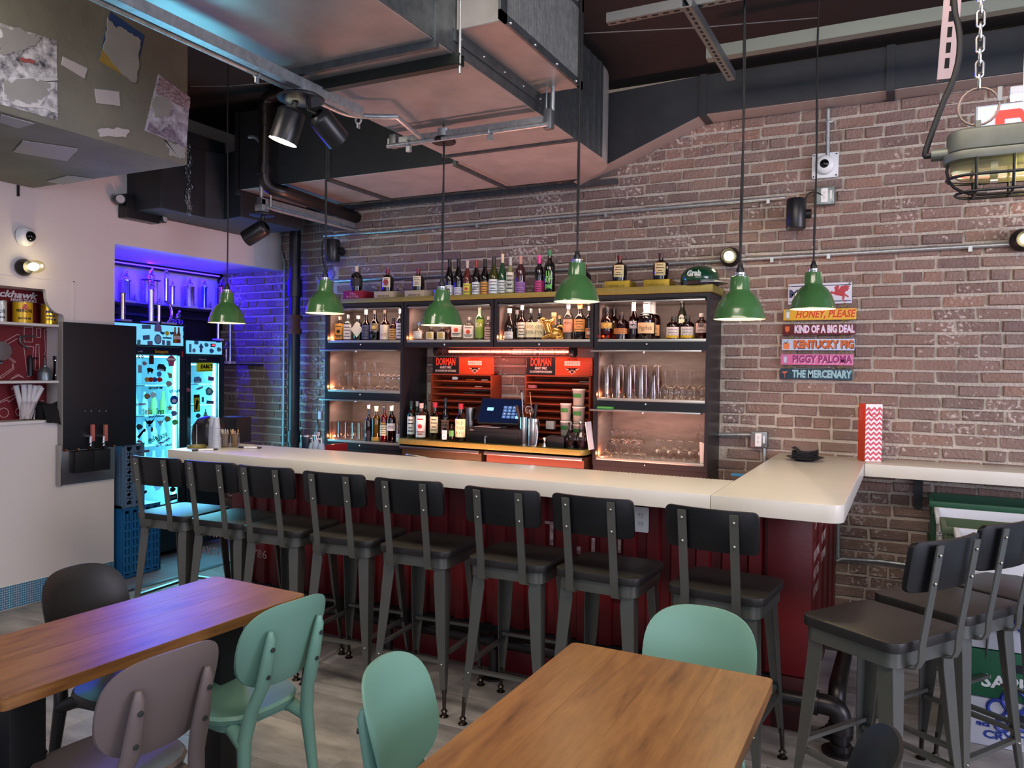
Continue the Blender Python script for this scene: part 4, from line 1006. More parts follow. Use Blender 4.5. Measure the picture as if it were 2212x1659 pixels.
def bottle(label, kind, px, top, w, zs, y, gcol, liq=None, lab=None, cap='#1a1a1a', h=(.1, .5), txt=None, tcol='#222222', half=1.15, sq=0, cap_h=None, group=None, name='bottle', opaque=False, disc=None, turn=None, fill=.62):
    q = W(px, (top + 700) / 2, y=y); zt = W(px, top, y=y).z; H = zt - zs; r = PXW(w, (q.x, y, zs)) / 2
    ang = math.atan2(-q.x, y) * (.55 if turn is None else turn)
    t = thing(name, label, 'bottle', (q.x, y, zs), ang, group); global BR; BR = r
    P_ = [(a * r, b * H) for a, b in PROF[kind]]
    n = 20; k = sq or 0
    if opaque: gm = mat('dark_glass_' + gcol.strip('#'), gcol, .06, coat=.5)
    else: gm = glass('bottle_glass_' + gcol.strip('#'), gcol)
    M().lathe(P_, n, sq=k).make('body', gm, t, smooth=35, local=True)
    if liq:
        L_ = [(a * r * .93, max(b * H, .006)) for a, b in cut(PROF[kind], 0, fill)]
        M().lathe(L_, n, sq=k).make('liquid', mat('liquid_' + liq.strip('#'), liq, .12, trans=.55, ior=1.33), t, smooth=35, local=True)
    ch = cap_h or .86
    if cap:
        C_ = [(a * r * 1.06 + .0006, b * H) for a, b in cut(PROF[kind], ch, 1)]; C_ += [(C_[-1][0] * .5, H * 1.002)]
        M().lathe(C_, 16).make('cap', plain(cap, .35), t, smooth=40, local=True)
    if lab:
        rl = max(a for a, b in cut(PROF[kind], h[0], h[1])) * r + .0004
        M().arc(rl, h[0] * H, h[1] * H, half, sq=k).make('label', mat('label_' + lab.strip('#'), lab, .55), t, smooth=30, local=True)
        if not txt:
            pr = M(); lo, hi = h[0] * H, h[1] * H
            for f_, w_ in ((.80, .5), (.22, .6), (.12, .45)) if disc else ((.78, .55), (.58, .7), (.34, .4), (.16, .62)): pr.arc(rl + .0003, lo + (hi - lo) * f_, lo + (hi - lo) * (f_ + .055), half * w_, n=6, sq=k)
            pr.make('label_print', plain(tcol, .5), t, local=True)
        if disc: M().prism(circ(r * .42, 16), .0012, FB(0, -rl - .0004, (h[0] + h[1]) / 2 * H)).make('emblem', plain(disc, .5), t, local=True)
        if txt:
            L_ = txt if isinstance(txt, (list, tuple)) else [txt]; hh = (h[1] - h[0]) * H / (len(L_) + .6)
            for i, s_ in enumerate(L_):
                text(s_, hh * .9, plain(tcol, .5), t, FB(0, -rl - .0003, h[1] * H - hh * (i + .8)), width=r * 1.5, bend=None if k else rl, local=True, res=1, ext=.0006)
    return t
Y1, Y2 = 4.875, 4.965
A = lambda i: SHELF[(i, 2)]
z = A(0)
bottle('square vodka bottle with orange label and black ring, far left of the top left cabinet', 'short', 734, 684, 19, z, Y1, '#d9c9a8', '#c99a5a', '#e39a3c', '#d8d2c8', (.06, .70), None, sq=5, disc='#20150c')
bottle('dark gin bottle with silver cap and white label, second in the top left cabinet', 'short', 752, 680, 17, z, Y1, '#3a3f42', None, '#e6d4d0', '#b9b4b0', (.06, .62), None, sq=5, opaque=True)
bottle('black apothecary gin bottle with cream diamond label', 'short', 774, 682, 21, z, Y1, '#16181b', None, None, '#b0aaa6', opaque=True)
d_ = COL.objects[-1]
bt = [o for o in COL.objects if o.get('label', '').startswith('black apothecary')][0]
M().prism([(0, -.062), (.048, 0), (0, .062), (-.048, 0)], .0015, FB(0, -BR - .0008, .085)).make('label', mat('label_cream', '#e8dcc6', .6), bt, local=True)
bottle('slim rum bottle with slate blue label in the top left cabinet', 'tall', 791, 670, 18, z, Y1, '#8a4a2a', '#7a3a1a', '#54506a', '#e0dcd6', (.05, .50))
bottle('tall brown rum bottle with round gold emblem', 'tall', 810, 665, 20, z, Y1, '#7a3a1c', '#5a2410', '#8a7a5a', '#2a1c14', (.28, .52), None, disc='#d8b25a')
bottle('amber whiskey bottle with large cream label and red lettering', 'tall', 832, 668, 20, z, Y1, '#b06a3a', '#8a3a14', '#ecd9b8', '#2a1a12', (.03, .50), ['', 'ROSES'], '#b0301c')
bottle('short amber bottle with black cap and orange square label', 'short', 850, 687, 19, z, Y1, '#c98a5a', '#a85a24', '#e0a046', '#2a2320', (.04, .52))
bottle('dark bottle with white strip label beside the left cabinet post', 'wine', 865, 668, 17, z, Y1, '#2a2226', None, '#e9dcdc', '#e8e4e0', (.06, .55), opaque=True)
z = A(1)
bottle('round clear tequila bottle with oval white label and blue collar', 'round', 904, 697, 25, z, Y1, '#e4e0d8', '#d8d0c4', '#ece4d6', '#5a7aa0', (.10, .50), half=.9)
bottle('squat dark brown bottle with oval cream label, left of a pair', 'jug', 931, 706, 24, z, Y1, '#2a1712', None, '#e8d9b0', '#8a7a60', (.06, .62), half=.75, opaque=True, disc='#c9a24a')
bottle('squat dark brown bottle with oval cream label, right of a pair', 'jug', 955, 706, 25, z, Y1, '#2a1712', None, '#e8d9b0', '#8a7a60', (.06, .62), half=.75, opaque=True, disc='#c9a24a')
bottle('brown bottle hidden behind the oval labelled pair', 'short', 968, 700, 24, z, Y2 + .04, '#4a2418', None, None, '#6a4a3a', opaque=True)
bottle('clear square bottle with cream label and red fruit print, larger one', 'short', 988, 680, 23, z, Y1, '#e6e0d8', None, '#ecdcc4', '#3a2e2a', (.12, .66), None, sq=5, disc='#cc4a2c')
bottle('clear square bottle with cream label and red fruit print, smaller one', 'short', 1014, 685, 23, z, Y1, '#e6e0d8', None, '#ecdcc4', '#b0a89c', (.08, .62), None, sq=5, disc='#cc4a2c')
bottle('tall green liqueur bottle with blue and yellow label', 'wine', 1036.5, 661, 20, z, Y1, '#2e4a22', None, '#8aa03a', '#3a3f30', (.06, .60), ['IDA', ' '], '#f0e8c0', opaque=True)
bottle('clear bottle with peach label beside the green liqueur', 'short', 1056, 684, 18, z, Y1, '#e2d2c8', '#d8b8a4', '#e6b49a', '#d8c8b8', (.05, .55))
z = A(2)
bottle('dark bell shaped liqueur bottle with red seal and round white label', 'bell', 1101, 667, 26, z, Y1, '#1f1512', None, '#e9e0d4', '#d8cfc4', (.04, .26), half=.8, opaque=True)
bottle('black bottle behind the bell shaped liqueur', 'bell', 1117, 670, 22, z, Y2 + .05, '#1a1413', None, None, '#cfc6bc', opaque=True)
bottle('tall amber whiskey with white cap and cream label', 'tall', 1128, 659, 19, z, Y1, '#b07a4a', '#8a4a20', '#f0dcc0', '#e8e2d8', (.07, .50))
bottle('square bottle with grey stopper and cream printed label, left of a pair', 'tall', 1147, 667, 20, z, Y1, '#b8b0a4', None, '#ead8a8', '#6a6a66', (.08, .56), ['ODE', 'EYEN'], '#4a3a22', sq=5)
bottle('square bottle with grey stopper and cream printed label, right of a pair', 'tall', 1166, 667, 20, z, Y1 + .03, '#6a4a3a', None, '#ead8a8', '#6a6a66', (.08, .56), ['ODE', 'EYEN'], '#4a3a22', sq=5)
bottle('round black bottle with cork behind the gold lion', 'round', 1209, 682, 22, z, Y2, '#26231c', None, None, '#b89a6a', opaque=True)
bottle('clear liqueur bottle with orange label and dark blue strip', 'wine', 1228, 656, 22, z, Y1, '#dcd4cc', '#c8b8a0', '#e79b73', '#8a8a9a', (.20, .56), ['PRIMO', ' '], '#3a2a3a')
bottle('dark amaro bottle with wide orange label', 'whis', 1253, 656, 25, z, Y1, '#1c1210', None, '#d99a4e', '#a8743a', (.22, .56), None, opaque=True)
bottle('slim black bottle with orange label beside the cabinet post', 'wine', 1273, 661, 16, z, Y1, '#151010', None, '#e08a58', '#d8c4b0', (.05, .34), opaque=True, disc='#ead8c0')
# gold lion shaped bottle
q = W(1196, 720, y=Y1); ln = thing('lion_bottle', 'golden sculpted bottle shaped like a crouching lion with cork', 'bottle', (q.x, Y1, z), .3)
gold = mat('gold_glass', '#c8903a', .12, .6, coat=.6)
M().sphere((.005, 0, .042), .045, 16, 10, (1.25, .6, .93)).sphere((-.045, -.005, .105), .030, 14, 8, (1, .7, 1.1)).tube([(-.03, 0, .05), (-.045, 0, .10)], [.032, .026], 12).tube([(-.05, -.02, .012), (-.075, -.02, .008), (-.02, -.03, .03)], [.012, .010, .014], 8).tube([(.05, -.01, .03), (.062, -.03, .01), (.02, -.04, .008)], [.026, .02, .012], 10).make('body', gold, ln, smooth=60, local=True)
M().tube(bez((-.075, -.01, .115), (-.10, -.01, .13), (-.09, 0, .15), (-.06, 0, .14), 6), .008, 8).tube(bez((.055, .01, .03), (.09, .01, .07), (.05, .01, .11), (.03, .01, .09), 8), .010, 8).tube([(-.03, -.02, .12), (0, -.01, .14), (-.01, 0, .10)], .014, 8).make('mane_and_tail', gold, ln, smooth=60, local=True)
M().lathe([(.016, .10), (.014, .155), (.018, .157), (.018, .185)], 14, T(.0, .01, 0)).make('cork', mat('cork', '#c79a6b', .7), ln, smooth=40, local=True)
z = A(3)
bottle('amber whiskey with black cap, cream shield label and red base label', 'whis', 1311, 664, 27, z, Y1, '#a0421c', '#7a2408', '#e0b060', '#1e1a1a', (.34, .52), None, '#7a5a20', disc='#c89a40')
bottle('amber whiskey with black cap behind the shield labelled one', 'whis', 1326, 667, 25, z, Y2 + .05, '#8a3418', '#5a1c08', None, '#1e1a1a')
bottle('round faceted bourbon bottle with orange band label', 'short', 1342, 675, 31, z, Y1, '#b0502a', '#8a300c', '#e08a4a', '#3a2a20', (.20, .40), None)
bottle('tall amber bottle with white scrawled lettering', 'bell', 1369, 648, 23, z, Y1, '#a84a22', '#7a2a08', None, '#d8c8c0', cap_h=.72)
bt = [o for o in COL.objects if o.get('label', '').startswith('tall amber bottle with white')][0]
for k, s_ in enumerate(('SMOKE', 'WAGON')): text(s_, .030, plain('#e8d8d8', .5), bt, FB(0, -BR - .0004, .105 - k * .026), width=.052, bend=BR, local=True, res=1, bold=.001)
bottle('round bourbon bottle with white neck and tilted cream label', 'short', 1397, 656, 38, z, Y1, '#a04a26', '#7a260a', '#e6bf8a', '#e4dcd8', (.16, .46), ['PiggyBack'], '#4a3020', cap_h=.72)
bottle('round bourbon bottle behind the tilted cream label one', 'short', 1410, 658, 34, z, Y2 + .04, '#a04a26', '#7a260a', '#dba878', '#e4dcd8', (.12, .42), cap_h=.72)
for lb, px, tp in (('squat whiskey bottle with white and yellow label, left of the pair', 1454.5, 683), ('squat whiskey bottle with white and yellow label, right of the pair', 1485.5, 682)):
    b = bottle(lb, 'short', px, tp, 29, z, Y1, '#a04a20', '#7a2c08', '#ecd8cc', '#3a3a2c', (.05, .52), ['hudson', 'whiskey', 'NY'], '#2a2a2a')
    M().arc(BR + .0012, .007, .023, 1.15).make('label_band', mat('label_yellow', '#e6b422', .55), b, local=True)
bottle('tall green black bottle with diamond label behind the squat pair', 'burg', 1474, 645, 24, z, Y2 + .03, '#1c2018', None, '#d9d2b4', '#1e1e1c', (.40, .50), half=.5, opaque=True)
b = bottle('faceted decanter with pink label and glass stopper', 'short', 1516, 677, 28, z, Y1, '#b87a4a', '#a85a1c', '#ecc3ae', '#c8beb4', (.24, .60), None, '#2a1a1a', half=.95)
text('響', .04, plain('#1e1414', .5), b, FB(0, -BR - .001, .085), local=True, res=1)

# bottles standing on their boxes along the cabinet tops
ZT, ZT2 = 2.092, 2.104
def gift_box(label, px0, px1, ptop, zb, y, col, s_, tcol, h_px=None, dep=.15):
    a = W(px0, ptop, y=y); b = W(px1, ptop, y=y); h = max(.03, (a.z + b.z) / 2 - zb)
    t = thing('gift_box', label, 'box', ((a.x + b.x) / 2, y + dep / 2, zb), 0, 'whiskey gift boxes on the cabinet top')
    M().box(a.x, b.x, y, y + dep, zb, zb + h).make('carton', col, t, bevel=.002)
    for i, l_ in enumerate(s_): text(l_, h * .38, plain(tcol, .5), t, FB((a.x + b.x) / 2, y - .0005, zb + h * (.62 - .36 * i)), width=(b.x - a.x) * (.62 if len(s_) == 1 or i else .35), res=1)
    return zb + h
yb = 4.81
h1 = gift_box('crimson gift box with silver lettering at the left end of the top', 741, 783, 628, ZT, yb, mat('crimson_card', '#8f1c34', .5), ['The', 'ROYAL'], '#c9a8b8')
h2 = gift_box('beige gift box left of the two beige ones', 808, 848.5, 629.5, ZT, yb, mat('beige_card', '#b6a489', .6), ['', 'SUNTORY OLD'], '#33281e')
h3 = gift_box('beige gift box right of the two beige ones, under the jug bottle', 874, 916, 627, ZT, yb, mat('beige_card', '#b6a489'), ['', 'SUNTORY OLD'], '#33281e')
gcard = mat('gold_card', '#b99a34', .38, .5, vary=(60, .6, '#947a22'))
h4 = gift_box('gold gift box left on the yellow top board', 1305.5, 1360, 606.5, ZT2, yb, gcard, ['', 'SUNTORY OLD'], '#4a3d10')
h5 = gift_box('gold gift box right on the yellow top board', 1390, 1446, 603.5, ZT2, yb, gcard, ['', 'SUNTORY OLD'], '#6b5a1a')
yj = yb + .07
bottle('dark faceted whisky decanter with pale stopper on the crimson box', 'jug', 770, 575, 26, h1, yj, '#17120f', None, '#2a2420', '#c8bfae', (.2, .5), None, opaque=True, cap_h=.78)
bottle('black round whisky jug with red cap and white label with red print', 'jug', 837, 581, 27, h2, yj, '#120d0c', None, '#d8ccb0', '#7a1c1c', (.20, .62), opaque=True, half=.7, cap_h=.80, disc='#8c2430')
bottle('black round whisky jug with red cap and pale figured label', 'jug', 903, 581, 27, h3, yj, '#120d0c', None, '#cfc4a8', '#7a1c1c', (.20, .66), opaque=True, half=.7, cap_h=.80)
bottle('black round whisky jug with dull red cap and gold label, left on gold boxes', 'jug', 1338, 553, 33, h4, yj, '#0f0b0a', None, '#c8bb88', '#6a1e1c', (.16, .62), opaque=True, half=.7, cap_h=.80)
bottle('black round whisky jug with brown cap and gold label, right on gold boxes', 'jug', 1427, 547, 35, h5, yj, '#0f0b0a', None, '#c8b884', '#4a2420', (.16, .62), opaque=True, half=.7, cap_h=.80)
yv = 4.855
WINE = [
 ('black wine bottle with white label and black swirl, leftmost wine', 'burg', 970.5, 559, 18.5, '#0f0f12', '#dfe2e4', '#0e0e10', (.02, .28), '#26262a'),
 ('black wine bottle with blank lavender label', 'burg', 990, 559, 19.5, '#0f0f12', '#d8d4e6', '#0e0e10', (.01, .22), None),
 ('rose brown wine bottle with yellow label', 'burg', 1009, 563, 17.5, '#5a2a24', '#e2d24a', '#b0a8a0', (.02, .34), '#c0402a'),
 ('dark wine bottle with red cap and white scribbled label', 'burg', 1028.5, 562, 18.5, '#14110f', '#e6e6e0', '#8a2420', (.02, .36), None),
 ('black wine bottle with ochre label', 'burg', 1047, 560, 18, '#100e0c', '#d8963a', '#0e0e0e', (.02, .36), None),
 ('olive wine bottle with large white label', 'burg', 1066.5, 556, 22, '#3a3c16', '#dfe4e4', '#2a2a18', (.02, .40), None),
 ('green flute bottle with pale capsule and white label', 'flute', 1085, 549, 17, '#1f4a30', '#d8dcd4', '#c8c0a0', (.03, .34), None),
 ('pale wine bottle with tall cream text label', 'burg', 1102, 556, 18, '#8a8a60', '#d6d8c4', '#a8b0a8', (.05, .58), None),
 ('dark rose bottle with colourful purple label', 'wine', 1124, 553, 22, '#3a1a20', '#a06aa8', '#b08a78', (.02, .30), None),
 ('dark bottle with bright pink capsule and magenta label', 'wine', 1164.5, 552, 19.5, '#141014', '#c83a7a', '#d84a8c', (.02, .32), None)]
for lb, kd, px, tp, w, gc, lc, cp, hh, dc in WINE:
    b = bottle(lb, kd, px, tp, w, ZT, yv, gc, None, lc, cp, hh, None, opaque=True, disc=dc, group='wine bottles on the cabinet top', cap_h=.78, half=1.35)
    if 'scribbled' in lb: text('pinko!', .034, plain('#222222'), b, FB(0, -BR - .0012, .05) @ RZ(.25), width=.045, local=True, res=1)
    if 'tall cream' in lb:
        for i in range(6): text(('NO', 'SWEET', 'WINES HERE', 'JUST GOOD', 'DRY', 'WINE')[i], .013, plain('#3a3a30'), b, FB(0, -BR - .0012, .125 - i * .018), width=.034 if i % 2 else .026, local=True, res=1)
b = bottle('black wine bottle covered in bright green lettering with green foil top', 'wine', 1187, 541, 24, ZT, yv, '#0c0d0c', None, None, '#3a7a4a', opaque=True, cap_h=.86, group='wine bottles on the cabinet top')
for i, s_ in enumerate(('LU', 'BUTT', 'JONE')): text(s_, (.062, .04, .04)[i], mat('lime_print', '#7fcf6a', .5), b, FB(0, -BR - .0004, .118 - i * .040), width=(.040, .055, .05)[i], bend=BR, local=True, res=1, bold=.002)
bottle('black handled jug half hidden behind the fourth pendant', 'jug', 1262, 572, 30, ZT, yv, '#0f0b0a', None, None, '#5a1c1a', opaque=True, cap_h=.82)

# bottles on the brass worktop
yw = 4.80
G2 = None
bottle('dark green vermouth bottle with white and black label, leftmost on the worktop', 'wine', 890, 866, 17.5, ZM, yw + .02, '#0f1a14', None, '#ccd4d0', '#1a1f1c', (.10, .58), None, '#26302c', opaque=True)
bottle('green bottle with white cap behind the vermouths', 'wine', 902, 867, 15, ZM, yw + .12, '#2a3a24', None, '#c8ccb8', '#dcdcd8', (.2, .5), opaque=True)
bottle('white labelled red vermouth bottle with winged crest', 'wine', 911.5, 871, 23, ZM, yw, '#3a2620', None, '#e2ddd2', '#c8a8a0', (.05, .66), None, '#9c2a2a', disc='#9c2a2a', opaque=True)
bottle('slim black bottle behind the white vermouth label', 'wine', 920, 864, 16, ZM, yw + .12, '#141110', None, None, '#1a1412', opaque=True)
bottle('black bottle with red cap and narrow cream label', 'whis', 941, 869, 24, ZM, yw + .02, '#120e0c', None, '#d8cfa6', '#8a2430', (.18, .62), None, opaque=True, half=.8)
bottle('tall dark wine bottle with brown picture label', 'burg', 963.5, 860, 19, ZM, yw + .06, '#100c0e', None, '#94705c', '#141214', (.14, .48), None, opaque=True)
bottle('tiny dropper bottle with white label at the worktop edge', 'wine', 962, 915, 11.5, ZM, yw - .065, '#141210', None, '#dcdad2', '#0f0f0f', (.10, .62), opaque=True)
bottle('tiny dropper bottle with green label', 'wine', 977, 916, 11, ZM, yw - .055, '#12140f', None, '#4a9a4c', '#0f0f0f', (.30, .62), opaque=True)
bottle('whiskey bottle with red cap and large cream label beside the steel cup', 'whis', 997, 872, 24, ZM, yw - .02, '#1a0f0a', None, '#d8cba0', '#8a2430', (.12, .60), ['OLD', 'OVER', 'RYE'], '#5a3a20', opaque=True)

# aperitifs in the bottom left cabinet
z = SHELF[(0, 0)]
bottle('black liqueur bottle with white flower print', 'tall', 797.5, 872, 17.5, z, Y1 - .02, '#17121a', None, '#2a2230', '#8a8a92', (.04, .28), ['k'], '#e0d8e0', opaque=True)
bottle('clear hexagonal liqueur bottle with gold liquid', 'wine', 814, 878, 20, z, Y1 - .02, '#d8c890', '#b8953a', '#c8a040', '#c8c0a0', (.02, .13), fill=.72)
b = bottle('bright orange red aperitif bottle with cream label', 'wine', 831, 875, 17.5, z, Y1 - .02, '#e0502a', '#d8300c', '#ecdcb4', '#1a1a1e', (.18, .46), None, opaque=False)
M().arc(BR + .0012, .128, .152, 1.2).make('label_band', plain('#20283a', .5), b, local=True); text('APEROL', .018, plain('#e0a03a'), b, FB(0, -BR - .002, .14), width=.048, bend=BR + .002, local=True, res=1, bold=.001)
bottle('deep red bitter bottle with white label', 'wine', 847, 876, 19.5, z, Y1 - .02, '#8a1420', '#8a0c14', '#e6dcda', '#c8b8a0', (.32, .52), ['CAMPARI'], '#6a1a2a')
bottle('clear pinkish bottle at the right side of the bottom left cabinet', 'burg', 866, 890, 16, z, Y1 - .03, '#d8c4c8', '#c8a8b0', '#dcd4dc', '#3a4a6a', (.05, .3))

# ---------------------------------------------------------------- glassware
gl = glass('clear_glassware', '#f8f4f2', 1.0, .015, .20, .5)
def coupe(R, H, sh):      # upside down, foot on top
    t = .0012
    return [(R, 0), (R * .98, H * .16), (R * .72, H * .34), (R * .25, H * .42), (.006, H * .47), (.0042, H * .75), (.006, H * .95), (R * .55, H * .985), (R * .6, H), (.001, H)]
def flat_coupe(R, H):
    return [(R, 0), (R, H * .14), (R * .93, H * .19), (R * .30, H * .27), (.007, H * .36), (.0055, H * .70), (.007, H * .95), (R * .66, H * .985), (R * .66, H), (.001, H)]
def goblet(R, H):
    return [(R * .92, 0), (R, H * .18), (R * .93, H * .40), (R * .35, H * .52), (.006, H * .58), (.0045, H * .80), (.007, H * .95), (R * .72, H * .985), (R * .74, H), (.001, H)]
def wineg(R, H):
    return [(R * .72, 0), (R * .95, H * .16), (R, H * .28), (R * .75, H * .42), (R * .2, H * .50), (.005, H * .54), (.004, H * .80), (.006, H * .96), (R * .8, H * .985), (R * .8, H), (.001, H)]
def highball(R, H): return [(.001, 0), (R * .92, 0), (R * .95, .004), (R, H), (R * .95, H), (R * .88, .012), (.001, .012)]
def pint(R, H): return [(.001, 0), (R * .70, 0), (R * .72, .004), (R, H), (R * .96, H), (R * .68, .012), (.001, .012)]
PROTO = {}
ORD = ('first', 'second', 'third', 'fourth', 'fifth', 'sixth', 'seventh', 'eighth', 'ninth', 'tenth')
def glassware(kind, prof, label, spots, group, cat='glass', name='glass'):
    ys_ = sorted({round(p[1], 2) for p in spots}); base = label; cnt_ = {}
    for (x, y, z) in spots:
        row = round(y, 2); i_ = cnt_.get(row, 0); cnt_[row] = i_ + 1
        if len(spots) > 1 and '{' not in base: label = '%s %s, %s from left%s' % ('', base, ORD[i_], '' if len(ys_) == 1 else ' in the %s row' % ({0: 'front', len(ys_) - 1: 'back'}.get(ys_.index(row), 'middle'))); label = label.strip()
        elif '{' in base: label = base.format(next(PINT_LABELS))
        if kind not in PROTO:
            PROTO[kind] = one(M().lathe(prof, 20, cap=False), name, gl, label, cat, group, (x, y, z), smooth=40)
        else:
            o = PROTO[kind].copy(); COL.objects.link(o); o.location = (x, y, z); o['label'] = label; o['group'] = group
def xs(p, y): return W(p, 830, y=y).x
z = SHELF[(0, 1)]
H1 = .112; R1 = PXW(24, (-3.9, 4.85, 1.5)) / 2
glassware('flat', flat_coupe(R1, H1), 'flat upturned coupe in the lower tier', [(xs(p, 4.86), 4.86, z) for p in (731, 752, 775, 796)] + [(xs(p, 5.0), 5.0, z) for p in (758, 779, 799)], 'flat coupes, lower tier', name='coupe_glass')
glassware('flat', None, 'flat upturned coupe balanced in the upper tier', [(xs(p, 4.87), 4.87, z + H1) for p in (746, 767, 787, 809)], 'flat coupes, upper tier', name='coupe_glass')
H2 = .088; R2_ = PXW(20, (-3.5, 4.85, 1.5)) / 2
glassware('coupe', coupe(R2_, H2, 0), 'small upturned coupe, lower tier of middle left cabinet', [(xs(p, 4.85), 4.85, z) for p in (818, 837, 855)] + [(xs(p, 4.98), 4.98, z) for p in (831, 848, 863)], 'small coupes, lower tier', name='coupe_glass')
glassware('coupe', None, 'small upturned coupe balanced on the small ones', [(xs(p, 4.88), 4.88, z + H2) for p in (828, 840, 853, 864)], 'small coupes, upper tier', name='coupe_glass')
z = SHELF[(0, 0)]
HH = W(750, 912, y=4.86).z - z
glassware('high', highball(PXW(14, (-3.8, 4.86, 1.1)) / 2, HH), 'straight highball glass in bottom left cabinet', [(xs(p, 4.85), 4.85, z) for p in (722, 737, 752, 767, 782)] + [(xs(p, 4.93), 4.93, z) for p in (727, 741, 756, 770, 786)] + [(xs(p, 5.02), 5.02, z) for p in (734, 748, 762, 777)], 'highball glasses', name='highball_glass')
z = SHELF[(3, 1)]
PH = .125; PR = PXW(24, (-1.6, 4.9, 1.5)) / 2
pg = []; PINT_L = []
for row, yy in enumerate((4.87, 4.99)):
    for i, p in enumerate((1309, 1333, 1358, 1383, 1410)):
        pxx = p + row * 9
        nk = 4 if not (i == 4 and row == 0) else 2
        for k in range(nk): pg.append((xs(pxx, yy), yy, z + k * .0300)); PINT_L.append('%s of the %s %s stack from the left' % ('bottom glass' if k == 0 else 'top glass' if k == nk - 1 else ORD[k] + ' glass up', ORD[i], ('front', 'back')[row]))
PINT_LABELS = iter(PINT_L)
# beer glasses stand upside down, nested
inv = [(r, PH - h) for r, h in pint(PR, PH)][::-1]
glassware('pint', inv, 'upturned tapered beer glass, {}', pg, 'nested beer glasses', name='beer_glass')
WH = W(1440, 799, y=4.87).z - z
glassware('wine', wineg(PXW(24, (-1.4, 4.87, 1.5)) / 2, WH), 'upturned wine glass with red glints', [(xs(p, 4.87), 4.87, z) for p in (1437, 1462, 1490, 1515)] + [(xs(p, 5.0), 5.0, z) for p in (1450, 1475, 1500, 1520)], 'upturned wine glasses', name='wine_glass')
z = SHELF[(3, 0)]
H3 = .088; R3 = PXW(26, (-1.6, 4.87, 1.1)) / 2
glassware('coupe2', coupe(R3, H3, 0), 'upturned coupe on the bottom right shelf', [(xs(p, 4.86), 4.86, z) for p in (1310, 1334, 1358, 1383)] + [(xs(p, 4.98), 4.98, z) for p in (1322, 1345, 1369, 1394)], 'bottom coupes, lower tier', name='coupe_glass')
glassware('coupe2', None, 'upturned coupe, upper tier of bottom right cabinet', [(xs(p, 4.88), 4.88, z + H3) for p in (1324, 1349, 1374)] + [(xs(p, 5.0), 5.0, z + H3) for p in (1334, 1359, 1384)], 'bottom coupes, upper tier', name='coupe_glass')
H4 = W(1450, 952, y=4.86).z - z
glassware('gob', goblet(PXW(24, (-1.4, 4.87, 1.1)) / 2, H4), 'thick upturned goblet', [(xs(p, 4.86), 4.86, z) for p in (1423, 1447, 1470, 1493, 1514)] + [(xs(p, 4.99), 4.99, z) for p in (1436, 1459, 1481, 1503)], 'upturned goblets', name='goblet')
glassware('gob1', goblet(PXW(20, (-1.2, 4.9, 1.1)) / 2, .105), 'single goblet balanced on top at the right side of the bottom right cabinet', [(xs(1516, 4.92), 4.92, z + H4)], None, name='goblet')
one(M().prism([(-.010, 0), (.010, 0), (.013, .125), (-.016, .13)], .003, FB(xs(1519, 4.83), 4.83, z) @ RY(.2)), 'folded_card', plain('#e8ddd2', .6), 'folded white card leaning at the right side of the bottom right cabinet', 'card')
o = one(M().box(-.05, .05, -.025, .025, 0, .016), 'sponge', mat('green_sponge', '#3f8f43', .8), 'green sponge on the open door of the bottom right cabinet', 'sponge', None, (xs(1309, YF - .02), YF - .022, ZU[0][1] - .0195), bevel=.004)

